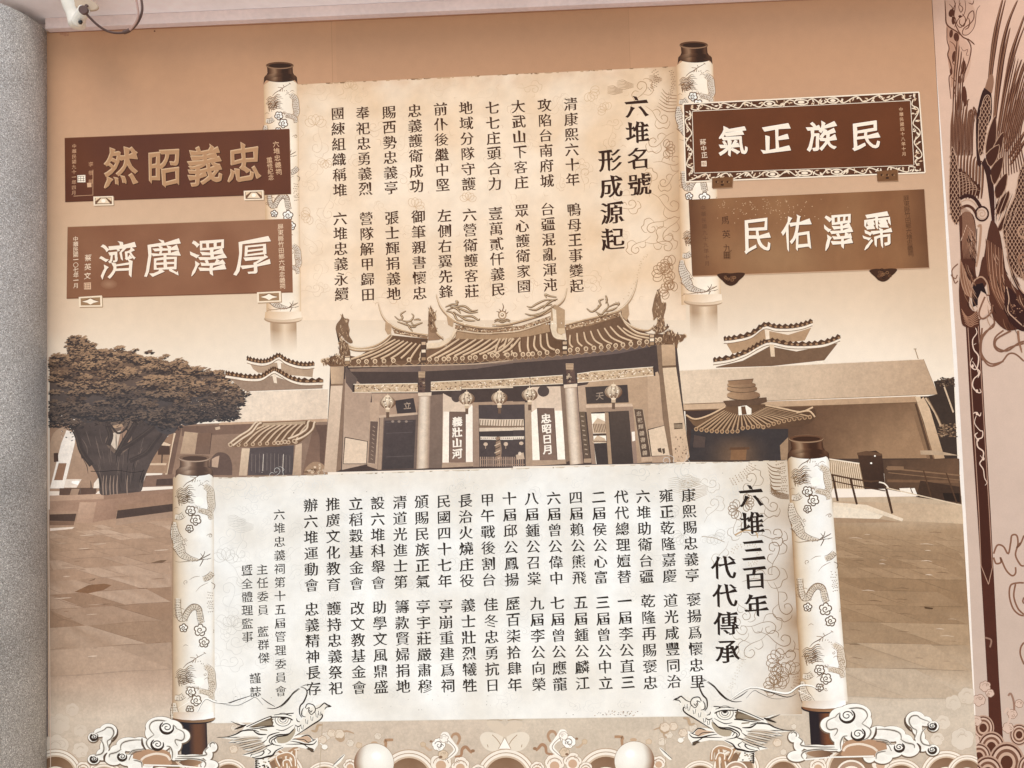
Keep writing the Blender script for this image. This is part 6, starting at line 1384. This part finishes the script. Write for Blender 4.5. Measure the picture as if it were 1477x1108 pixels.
    # nose
    L.stroke(S(1080,470,1130,450,1180,405,1210,425,1255,442,1205,448,1185,475), 2.2, K, sm=2, t0=.3, t1=.4); L.stroke(S(975,460,1000,415,1060,425,1085,470,1075,510), 1.4, K); L.stroke(S(985,470,1020,455,1010,490,1040,530,1075,500), 1.2, K); L.stroke(S(1020,480,1035,505,1050,485), 1.2, K)
    # forehead sweep and horn line
    for P, w in ((S(0,375,100,415,250,370,390,325), 1.1), (S(500,345,570,400,650,445), 1.0), (S(560,460,640,465,720,430,800,350,850,290,910,245), 1.5), (S(700,460,780,390,840,310,920,250), .9), (S(920,232,975,250,995,300,960,390,920,440,915,520,940,562), 1.7), (S(930,230,980,210,1010,225), .8), (S(960,455,940,490,940,540,980,555), 1.2), (S(880,570,890,600,920,610), 1.2), (S(860,640,900,660,930,640), 1.2), (S(120,430,250,430,380,370,440,345,520,430), .6)): L.stroke(P, w*k*1.35, K, t0=.15, t1=.3)
    L.ell(*f(1185, 880), 4.2, 3.6, E, 14); L.ring(*f(1185, 884), 4.4, 3.8, 1.0, 'B29A82', 14, .2, 2.9); L.stroke(S(1110,790,1140,840,1165,862), 1.3, E)
    for P in (S(1040,700,1090,710,1110,650,1160,640), S(1300,780,1350,800,1390,760,1385,700)): L.stroke(P, 4.2, 'B89C80', t0=.3, t1=.3)
    for x, y, r in ((1160,800,6),(1260,730,6),(200,905,6),(1345,740,7)): scallop(L, *f(x, y), r, 6, 'DCC9B4', 'C0A58C')
    # sash curls under the head
    for P in (S(700,1108,660,1010,720,970,800,960,860,1010,870,1108), S(740,1108,740,1050,800,1040,830,1108)): L.stroke(P, 5, 'B48C6C'); L.stroke([(x, y-2.6) for x, y in P], 1.6, 'EFE3D3')
    L.stroke(S(1280,1090,1340,1030,1400,960), 5.4, E, t0=.4, t1=.3); L.stroke(S(1270,1085,1340,1015,1400,960), 1.3, K, t0=.4, t1=.2)
dragon(lambda x, y: z3(x, y), 'ink line dragon head facing right at the lower left')
def drm(x, y):
    X, Y = z3(x, y); return (1044.8-1.06*(X-408.9), 1027+(Y-1036.8)*1.0)
dragon(drm, 'ink line dragon head facing left at the lower right', 1.06)
# whisker that crosses the right roller, and its mirror
for P in (b7(D_(440,245,560,175,700,200,790,210,860,165,930,165,965,185)), t8(D_(790,515,830,450,880,465,960,475))):
    LAYS[-1].stroke(P, 2.6, 'F6F1E8', t0=.3, t1=.1); LAYS[-1].stroke([(x, y+1.5) for x, y in P], .8, '5b4d42', t0=.3, t1=.1)
LAYS[-1].stroke(b7(D_(850,195,945,240)), 2.2, 'F8EFE2', t0=.5, t1=.1); LAYS[-1].stroke(t8(D_(690,500,750,462)), 2.2, 'F8EFE2', t0=.1, t1=.5)
for cx, cy, r, hx in ((539.5,1101,28.5,.25),(915,1098,28.5,-.45)):
    pe = lay('pearl', mural, 'white shaded pearl above the bottom border, ' + ('left one' if cx < 700 else 'right one'))
    pe.ell(cx, cy, r+.6, r+.6, '9C7C62', 48)
    def pc(X, Y, cx=cx, cy=cy, r=r, s=(1 if cx < 700 else -1)):
        u, v = (X-cx)/r*s, (Y-cy)/r; d = math.hypot(u+.0, v); e = mix('F5F0E6', 'D9CDBC', min(1, math.hypot(u-.2, v+.25)**1.4*.8)); return mix(e, '8A5F45', min(1, max(0, (-u*.8+d*.35+max(0, v)*.2-.62)*1.9)))
    pe.disc(cx, cy, r, r, pc, 10, 48); hx0 = cx+r*(.12 if cx < 700 else -.22)
    pe.disc(hx0, cy-r*.38, r*.3, r*.26, lambda X, Y, hx0=hx0, cy=cy, r=r, pc=pc: mix('FFFFFF', pc(X, Y), min(1, math.hypot((X-hx0)/(r*.3), (Y-cy+r*.38)/(r*.26)))), 5, 24)

# ------------------------------------------------------------------ the folded side board with its phoenix
side = empty('side_board'); tag(side, 'pinkish side board printed with a dark brown phoenix and scroll border', 'mural')
def sl(name, label=None): return Lay(name, side, label, FOLD)
bs = sl('printed_field')
TP = (1344, -10); BT = (1409.5, 1150)
def ex(y): return 1344+(y+0)*(65/1108.)
bs.patch([(ex(-12), -12), (2000, -12), (2000, 1150), (ex(1150), 1150)], 20, 60, lambda x, y: mul(ramp([(0, 'DEB49C'), (300, 'D8B59E'), (520, 'D3B6A3'), (800, 'CBB1A1'), (1108, 'C3AD9F')], y), 1+.02*nz(x, y, .03)))
edg = sl('white_edge_strip'); edg.poly([(ex(60), 60), (ex(150)+1.5, 150), (ex(300)+4, 300), (ex(500)+6, 500), (ex(800)+5.5, 800), (ex(1000)+3, 1000), (ex(1108)+1, 1108), (ex(1108), 1108), (ex(500), 500)], 'F3E6DA')
edg.stroke([(ex(y)-.2, y) for y in range(-10, 1109, 60)], lambda t: 1.5*(1-.6*t), '5d4032', sm=1)
BD = '4B261B'
band = sl('dark_band', 'long dark vertical band with pale vine ornament')
band.poly([(1392.5, 462), (1413, 462), (1420.5, 600), (1429, 740), (1434, 840), (1441, 980), (1447, 1070), (1449, 1150), (1430, 1150), (1425, 1000), (1417, 860), (1409.5, 740), (1400, 600)], '552C20')
band.poly([(1396, 470), (1410, 470), (1426, 740), (1430, 822), (1425.8, 842), (1415, 822), (1412, 740)], BD)
for P in (D_(1396,470,1412,740,1415,816,1425.8,843), D_(1411,470,1427,740,1431.5,818,1425.8,843)): band.stroke(P, 1.1, 'B58D78', sm=1)
vn = 'E3C2AC'
def tt(*a): return t5(D_(*a))
for P in (tt(310,325,318,350,300,380,305,420,325,450,318,500,300,500,290,480,300,455), tt(300,470,325,520,305,545,300,575,320,600,335,600,330,585), tt(318,500,330,515,322,540), tt(305,400,315,395), tt(302,690,315,685,330,700,335,685), tt(315,700,308,730,330,760,342,765,340,790,320,800,322,830,345,850,342,880,330,900,345,925,350,960,360,980,352,992), tt(320,800,310,780,322,770), tt(342,880,332,865)): band.stroke(P, 1.9, vn, t0=.4, t1=.3)
for x, y in ((300, 490), (318, 595), (318, 690), (322, 800), (345, 880)): band.ell(*t5(x, y), 1.8, 2.6, vn, 8)
sw = sl('ribbon_outlines', 'brown outlined ribbons and cloud curls beside the band')
for P in (tt(330,230,340,200,375,195,380,240,350,270,325,270), tt(385,270,390,320,350,350,330,400,345,460,375,490,420,475,450,440,480,440,516,470), tt(430,340,395,370,392,410,420,430,460,410,516,395), tt(325,300,360,260,400,260,440,300), tt(340,330,335,430,375,480,430,470), t6(D_(380,225,395,190,420,195,440,225,450,180,455,150,475,150,480,185,470,230,490,270,505,275)), t6(D_(380,240,390,265,410,260,408,240,430,290,455,315,470,305,470,280)), t6(D_(505,150,490,185,475,200,490,180)), t6(D_(505,345,480,345,450,355,445,400,460,450,485,475,505,480)), t6(D_(470,350,463,400,480,450,505,475)), t6(D_(505,590,492,610,490,640,505,680)), t6(D_(505,405,500,420,505,430))): sw.stroke(P, 2.5, '8A5F4A', sm=5)
# top scroll ornament
to = sl('carved_scroll_ornament', 'brown and pink scroll ornament at the top of the side board')
def U(*a): return z6(D_(*a))
to.poly(smooth(U(20,0,20,100,30,170,40,210,30,290,45,340,35,400,50,470,60,530,50,570,55,640,60,720,90,700,110,600,150,600,190,520,205,420,190,330,150,270,190,240,230,180,240,100,200,0), 3), 'D3A78F')
to.poly(smooth(U(25,180,60,200,110,230,120,260,110,420,90,560,60,640,55,560,35,420,45,330,25,240), 3), 'BF8F76')
for P, w in ((U(15,0,20,100,30,180,100,230,140,265), 2.2), (U(80,0,90,40,80,130,100,200,140,265,180,290,205,350,190,440,160,530,150,600), 2.0), (U(30,200,30,290,45,350,35,400,55,460,65,530,45,560,50,640,58,720), 2.0), (U(160,0,165,60,150,110,120,130,100,170,130,200,170,150,190,100,220,80,225,130,200,170,150,210,145,250,185,250,230,190,245,80,270,40), 1.5), (U(120,0,120,30,145,60,130,90,115,50,130,20), 1.3), (U(180,280,215,310,230,325), 2.0), (U(130,340,150,370,180,360,170,400,190,400), .9)): to.stroke(P, w, '6B3F2C', t0=.4, t1=.4)
for P, w in ((U(45,30,70,60,60,110,80,130,70,60), 1.6), (U(95,20,70,90,95,150,85,200), 1.6), (U(50,300,85,330,95,400,70,450,90,480), 1.6), (U(60,560,95,600,80,660,100,700), 1.6), (U(140,100,165,140,150,190,120,170,125,140), 1.8), (U(185,20,215,30,225,0), 1.6), (U(185,130,195,160,185,200,160,215), 1.8)): to.stroke(P, w, '6B3F2C', t0=.3, t1=.3)
for x, y, a, b, r in ((62,95,4,6,.3),(75,150,2.4,6,0),(60,245,2.6,6,.1),(98,270,4,6.5,-.1),(82,410,3.2,8,.1),(148,490,3.4,10.5,.1),(60,520,2,5,0),(125,580,2.4,6,0),(158,700,3.4,15,-.05),(125,120,2.5,2,0)): to.ell(*z6(x, y), a, b, '5F3322', 14, rot=r)
# phoenix: tail plumes, wing, body, drapes
ph = sl('phoenix', 'dark brown phoenix with raised tail plumes and scaled wings')
def plume(P, w=5.2, c='7B4A34'):
    ph.stroke(P, w, '5A3020', t0=.35, t1=.05); ph.stroke([(x-.8, y) for x, y in P], w*.62, '99694F', t0=.3, t1=.05); ph.stroke([(x+.6, y) for x, y in P], w*.2, '4a2417', t0=.3, t1=.05); ph.stroke([(x-w*.28, y) for x, y in P], w*.14, '4a2417', t0=.3, t1=.05)
for P, w in ((U(330,650,350,450,385,200,440,-20), 6), (U(345,640,365,450,400,230,458,-10), 4), (U(370,900,390,640,430,350,480,150,545,0), 6), (U(380,900,400,700,440,420,490,200), 5), (U(400,950,440,700,490,430,540,260,600,100), 6), (U(408,950,446,730,500,470,556,290,600,180), 3), (U(420,1000,460,800,520,580,575,430), 4.6), (U(430,1000,480,820,530,640,580,500,600,450), 5), (U(440,1040,500,860,540,740,585,640), 6), (U(450,1080,510,930,570,720), 5), (U(460,1100,520,980,600,800), 7), (U(480,1150,540,1050,600,950), 7), (U(490,1200,560,1080,610,1000), 6)): plume(P, w)
rr_ = random.Random(2)
for i in range(16): x = 58+i*10.5; t_ = rr_.uniform(-60, 90); plume(U(x, 1130, x+3, 950, x+6+i, 800+t_, x+14+i*1.8, 600+abs(i-4)*30+t_), rr_.uniform(1.5, 2.5))
for i in range(5): x = 70+i*16; plume(U(x+4, 800, x+12, 560, x+26, 400+i*30, x+34, 280+i*45), 1.8)
for i in range(14): x = 380+i*14; plume(U(x-40+i*6, 1330-i*8, x, 1080-i*8, x+34+i*3, 840-i*10, x+74+i*5, 600-i*6, x+110+i*6, 380+i*14), 2.0)
for i in range(9): x = 150+i*14; plume(z7(D_(72+i*15, 300, 70+i*16, 230, 74+i*16, 120, 80+i*17, 10+i*16)), 3.4)
def scaled(P, c='4E2819'):
    S = smooth(P, 4, True); ph.poly(S, c); ph.stroke(S+S[:1], 1.0, 'C39A80', sm=1); xs = [p[0] for p in S]; ys = [p[1] for p in S]
    y = min(ys); r = 0; Z.band(FOLD, 6)
    while y < max(ys):
        x = min(xs)+(2.6 if r % 2 else 0)
        while x < max(xs):
            if inside((x, y), S): ph.stroke([(x-2.6, y+2.6), (x-1.6, y-.6), (x, y-2), (x+1.6, y-.6), (x+2.6, y+2.6)], .9, 'B98F75', sm=2); ph.ell(x, y+.8, 1.2, 1.5, '3E1F14', 6)
            x += 5.2
        y += 4.6; r += 1
    Z.end()
ph.poly(smooth(U(245,1108,240,900,265,740,300,640,340,650,355,720,350,860,300,960,290,1108), 3), '3B1E17'); ph.poly(smooth(U(305,640,330,560,360,540,370,600,355,680), 3), '9b6f57')
scaled(U(260,1108,262,900,290,740,320,690,345,720,340,820,315,960,290,1108))
ph.poly(smooth(z7(D_(165,0,170,110,185,140,215,90,240,150,260,260,268,400,250,440,235,330,215,180,190,120)), 3), '40211a'); ph.stroke(z7(D_(205,80,240,150,258,260,262,440)), 1.4, 'D9B8A4')
for P in (U(380,840,330,960,310,1108,370,1108,390,960), U(440,960,380,1040,360,1108,420,1108), z7(D_(215,80,280,30,270,100,235,140)), z7(D_(240,150,300,90,290,170,255,230)), z7(D_(262,240,320,170,310,260,268,300)), z7(D_(268,330,330,260,320,340,275,380)), z7(D_(272,450,310,380,312,420,290,460))):
    ph.poly(smooth(P, 3, True), '4E2819'); ph.stroke(smooth(P, 3, True), 1.1, 'B98F75', sm=1)
scaled(z7(D_(300,460,310,400,330,350,355,300,370,240,380,180,410,120,470,60,470,640,400,700,340,640,320,560)))
scaled(z7(D_(45,40,70,120,80,220,85,300,90,380,70,425,45,400,32,300,35,150)))
for i in range(6): P = z7(D_(84+i*17, 150+i*16, 92+i*17, 210+i*8, 94+i*15, 285)); ph.stroke(P, 6.5, '4E2819'); ph.stroke([(x-2.6, y) for x, y in P], .9, 'C39A80')
ph.stroke(z7(D_(85,300,120,285,160,300,190,345)), 5, '3E1F18'); ph.stroke(z7(D_(85,320,120,305,155,320,180,360)), 1.3, 'C79F86'); ph.stroke(z7(D_(85,350,120,335,150,350,170,385)), 4, '5b3222')
spiral(ph, *z7(195, 375), 8.5, 1.9, 0, 1, 1.3, 'C79F86'); ph.ring(*z7(195, 375), 9.2, 10.2, 2.4, '42221a')
ph.poly(smooth(z7(D_(80,395,110,365,150,380,165,450,160,560,165,680,180,680,200,590,235,640,220,720,190,760,150,740,130,820,150,860,180,870,175,940,110,940,90,900,80,760,90,620)), 3), '5A3223')
for i in range(9): ph.stroke(z7([(88+i*3, 600+i*8), (88+i*9, 690+i*10), (110+i*8, 770+i*5), (140+i*4, 790+i*2)]), 1.7, '99684E' if i % 2 else 'B58A70', t0=.4, t1=.4)
for i in range(7): ph.stroke(z7([(92+i*3, 850+i*12), (120+i*3, 890+i*8), (150+i, 880+i*8), (178, 850+i*12)]), 1.5, 'A9795F', t0=.4, t1=.4)
ph.poly(smooth(z7(D_(205,590,240,410,280,460,300,560,320,680,380,760,470,800,470,960,420,940,330,960,270,920,240,860,225,740)), 3), '5A3223')
for i in range(10): ph.stroke(z7([(215+i*9, 500+i*6), (222+i*9, 620+i*10), (240+i*9, 740+i*8), (290+i*10, 850+i*4)]), 1.8, 'A9795F' if i % 2 else '7B4C36', t0=.4, t1=.3)
ph.poly(z7(D_(100,470,120,430,145,465,140,540,95,560)), '6B402E'); ph.stroke(z7(D_(90,510,120,430,145,465,142,540)), 1.1, 'D0AC95', sm=1); ph.poly(z7(D_(140,750,160,730,200,720,220,780,190,760,175,830,150,840)), '2B1817')
ph.poly(smooth(z7(D_(190,765,215,780,240,850,180,900,175,800)), 3), 'D6B29C'); ph.stroke(z7(D_(140,790,150,720,190,690,220,720,230,780)), 2.2, 'B98F75'); ph.stroke(z7(D_(175,440,190,440,180,560,165,640)), 3.2, 'B58A70'); ph.stroke(z7(D_(170,450,165,560,160,640)), 1.2, '3E1F18')
ph.poly(smooth(z7(D_(320,480,335,620,380,730,405,770,470,760,470,830,400,790,350,700,320,600)), 3), '42211A'); ph.stroke(z7(D_(318,470,325,600,360,710,405,775)), 1.3, 'B98F75')
ph.poly(smooth(z7(D_(310,740,340,750,370,790,400,850,470,880,470,960,390,960,340,920,305,860)), 3), '3E1F18'); ph.stroke(z7(D_(318,740,330,800,325,860,360,900,405,940)), 1.6, 'C39A80')
for i in range(16): ph.ell(*z7(random.uniform(340, 400), random.uniform(800, 900)), 1.1, .8, 'A9795F', 6)
for i in range(12): ph.stroke(z7([(92+i*4, 330+i*3), (100+i*5, 420), (98+i*6, 520), (104+i*6, 600)]), .9, 'A9795F', t0=.3, t1=.3)
for i in range(8): ph.stroke(z7([(60+i*5, 180+i*14), (90+i*8, 170+i*12), (130+i*8, 190+i*10)]), .9, 'B58A70', t0=.3, t1=.2)
for i in range(12): ph.stroke(z7([(250+i*7, 380+i*8), (268+i*8, 330+i*5), (300+i*8, 250+i*4)]), 1.0, 'C39A80' if i % 2 else '3E1F14', t0=.3, t1=.2)
spiral(ph, *z7(405, 460), 11, 1.2, 1, 1, 3.4, 'B58A70'); spiral(ph, *z7(405, 600), 9, 1.1, 2, 1, 2.8, '9C6F57'); ph.stroke(z7(D_(375,960,380,1010,395,1070)), 3.4, '9C6F57', t1=.3)
ph.stroke(z7(D_(75,625,45,660,60,720,75,710)), 1.6, '8A5F4A'); ph.stroke(z7(D_(40,680,62,700,72,680)), 1.4, '8A5F4A')
for P in (z7(D_(210,790,180,870,200,900,240,870,250,830)), z7(D_(260,920,200,990,190,1060,200,1108)), z7(D_(340,960,270,1000,265,1040,320,1060,380,1020,430,1010))): ph.stroke(P, 2.6, '8A5F4A')
Z.band(FOLD, 8)
rr_ = random.Random(6)
for P0 in (z7(D_(95,600,150,860)), z7(D_(215,560,330,900)), z7(D_(120,440,150,560)), z7(D_(330,560,400,720)), z7(D_(300,760,430,930))):
    (xa, ya), (xb, yb) = P0
    for i in range(22):
        x, y = rr_.uniform(xa, xb), rr_.uniform(ya, yb); l = rr_.uniform(8, 22)
        ph.stroke([(x, y), (x+l*.12, y+l*.5), (x+l*.4, y+l)], rr_.uniform(.6, 1.4), rr_.choice(('B58A70', '8A5F48', '34190F')), t0=.2, t1=.2)
Z.end()
# wave foot of the side board
wf = sl('wave_foot', 'brown wave pattern at the foot of the side board')
for x, y, r in ((1418,1050,16),(1430,1078,20),(1412,1092,18),(1452,1100,26),(1470,1060,14),(1425,1115,22),(1400,1120,20),(1485,1108,18)):
    for q, c in ((1, 'B99683'), (.9, '5b3324'), (.8, 'CBAB98'), (.66, '7B5443'), (.5, 'C4A18C'), (.34, '5b3324')): wf.ell(x, y, r*q, r*q*1.15, c, 28)
for x, y, r in ((1421,990,8),(1428,1000,6),(1412,1010,9),(1460,1030,7),(1470,1015,6),(1454,1050,8),(1408,1040,8),(1404,1068,9)): scallop(wf, x, y, r, 6, 'CFB2A1', '8A6553')
wf.stroke(t6(D_(345,570,370,580,365,610)), 2.4, '9C7766'); wf.stroke(t6(D_(440,810,450,800,462,830,465,870)), 3, '9C7766'); wf.stroke(t6(D_(425,880,440,860,448,900,430,940)), 3, 'CFB2A1')
# board under it
Fs = [FOLD.at([p], 0.0)[0] for p in ((ex(-12), -12), (2000, -12), (2000, 1150), (ex(1150), 1150))]; nb = -FOLD.n*.012
mesh_obj('board', Fs+[v+nb for v in Fs], [(0, 3, 2, 1), (4, 5, 6, 7), (0, 1, 5, 4), (1, 2, 6, 5), (2, 3, 7, 6), (3, 0, 4, 7)], MAT['board_edge'], side)

# ------------------------------------------------------------------ security camera and its cable under the beam
mat_plain('camera_plastic', 'EADFCB', .35, .5, (8, .04), (70, .03)); mat_plain('cable_rubber', '5A3F33', .5, .4); mat_plain('cable_sleeve', 'B08A78', .5, .4); mat_plain('lens_black', '1A1210', .2, .6)
mat_plain('lens_bezel', 'BFA588', .5, .4)
def ray(x, y, dist):            # a point the given distance (metres) in front of the wall
    return WALL.at([(x, y)], dist)[0]
def tube(name, pts, r, mat, parent=None, seg=12, cyc=4):
    P = [Vector(p) for p in pts]; S = []
    for i in range(len(P)-1):
        a, b, c, d = P[max(i-1, 0)], P[i], P[i+1], P[min(i+2, len(P)-1)]
        for k in range(cyc): t = k/cyc; S.append(.5*((2*b)+(c-a)*t+(2*a-5*b+4*c-d)*t*t+(3*b-a-3*c+d)*t**3))
    S.append(P[-1]); V = []; F = []; n = len(S); up = Vector((0, 1, 0.01))
    for i, p in enumerate(S):
        tn = (S[min(i+1, n-1)]-S[max(i-1, 0)]).normalized(); a = tn.cross(up).normalized(); b = tn.cross(a).normalized(); rr = r(i/(n-1)) if callable(r) else r
        for k in range(seg): q = 2*math.pi*k/seg; V.append(p+(a*math.cos(q)+b*math.sin(q))*rr)
    for i in range(n-1):
        for k in range(seg): a = i*seg+k; b = i*seg+(k+1) % seg; F.append((a, b, b+seg, a+seg))
    F.append(tuple(range(seg))[::-1]); F.append(tuple((n-1)*seg+k for k in range(seg)))
    o = mesh_obj(name, V, F, mat, parent, True)
    return o
sc_ = empty('security_camera', ray(112, 5, .16)); tag(sc_, 'small cream security camera with round mounting plate under the porch beam', 'security camera')
def under(o): o.parent = sc_; o.matrix_parent_inverse = Matrix.Translation(-sc_.location); return o
bpy.context.view_layer.update()
MP = 1/FPX*3.04
bdy = tube('camera_body', [ray(97, -30, .20), ray(101, 0, .19), ray(108, 20, .18), ray(111, 33, .18), ray(111.5, 40, .18)], lambda t: MP*(12.5 if t < .4 else 12 if t < .8 else 12*(1-((t-.8)/.2)**2*.45)), MAT['camera_plastic'], None, 28); under(bdy)
n2 = tube('camera_neck', [ray(111, 34, .20), ray(116, 24, .22), ray(122, 14, .24)], MP*8.2, MAT['camera_plastic'], None, 24); under(n2)
nr = tube('lens', [ray(115.2, 33.5, .205), ray(116.2, 31.5, .237)], MP*3.0, MAT['lens_black'], None, 6); under(nr)
def plate(name, c, rx, ry, rot, th, mat):
    V = []; F = []; n = 36; M_ = ROT
    X = np.array(M_ @ Vector((math.cos(rot), math.sin(rot), 0))); Y = np.array(M_ @ Vector((-math.sin(rot), math.cos(rot), 0))); N = np.array(M_ @ Vector((0, 0, 1)))
    for s_, d in ((1, 0), (1.0, th), (.93, th+.002)):
        for k in range(n): a = 2*math.pi*k/n; V.append(c+X*rx*s_*math.cos(a)+Y*ry*s_*math.sin(a)+N*d)
    for j in range(2):
        for k in range(n): a = j*n+k; b = j*n+(k+1) % n; F.append((a, b, b+n, a+n))
    F.append(tuple(range(n))[::-1]); F.append(tuple(range(2*n, 3*n)))
    return under(mesh_obj(name, V, F, mat, None, False))
pl_ = plate('mounting_plate', ray(124, 7.5, .20), MP*20, MP*8.6, R(-14), .006, MAT['lens_bezel']); plate('screw', ray(125.5, 9, .215), MP*2.6, MP*2.2, 0, .004, MAT['cable_rubber'])
plate('cable_gland', ray(121.5, 15.5, .27), MP*7.0, MP*6.2, R(-30), .008, MAT['cable_rubber'])
cb_ = tube('security_camera_cable', [ray(122, 17, .275), ray(130, 26, .26), ray(143, 38, .24), ray(158, 46, .22), ray(175, 47.5, .21), ray(189, 43, .20), ray(200, 30, .20), ray(205, 15, .20), ray(204, 0, .20), ray(201, -14, .20)], MP*1.75, MAT['cable_rubber'], None, 10, 6)
tag(cb_, 'brown cable looping down from the security camera and up to the beam', 'cable')
tie = tube('cable_tie', [ray(178, 47, .21), ray(183, 45.5, .21), ray(187, 43.5, .21)], MP*2.8, MAT['cable_rubber'], cb_, 8)
tube('second_strand', [ray(187, 44, .215), ray(195, 34, .215), ray(199.5, 22, .215), ray(198, 8, .215), ray(195, -8, .215)], MP*1.5, MAT['cable_sleeve'], cb_, 8, 6)
# cobweb smudge, nail and sealant at the top edge
sm_ = Lay('grime', mural, None); 
for i in range(24): x, y = random.gauss(93, 3.2), random.gauss(50, 2); sm_.ell(x, y, random.uniform(.8, 2.2), random.uniform(.6, 1.6), mix('B98466', 'C9977A', random.random()), 7)
sm_.ell(223, 45, 1.3, 1.2, '6E4434', 8)
sm_.stroke([(66, 47.6), (400, 34.2), (900, 11.5), (1343, -8)], 1.2, 'A67359', sm=1); sm_.stroke([(66.5, 50), (67.3, 400), (70, 740), (73, 1110)], 1.0, 'E6CBB6', sm=1)
# ------------------------------------------------------------------ build every printed layer
for L_ in LAYS:
    L_.done()
    if L_.name in ('scroll_ornament', 'crown', 'carved_frame', 'eave_tiles', 'carved_beam', 'ridge_dragon', 'wave_border', 'wave_foot', 'grime', 'tile_eave', 'text_column', 'heading', 'signature', 'plaque_writing', 'ribbon_outlines', 'board_seam'): L_.obj['kind'] = 'stuff'
bpy.data.objects.remove(MUR)
# the boards themselves: real thickness under the print
A_, B_, C2, D2 = [WALL.at([p], 0.0)[0] for p in D_(64.5,45,1346,-10,1413,1152,70,1152)]
Fv = [A_, B_, C2, D2]; Bv = [(v[0], .0115, v[2]) for v in Fv]
bo = mesh_obj('board', Fv+Bv, [(0, 3, 2, 1), (4, 5, 6, 7), (0, 1, 5, 4), (1, 2, 6, 5), (2, 3, 7, 6), (3, 0, 4, 7)], MAT['board_edge'], mural)
print("Z top", Z.top, "tris", sum(len(o.data.polygons) for o in COL.objects if o.type == 'MESH'))
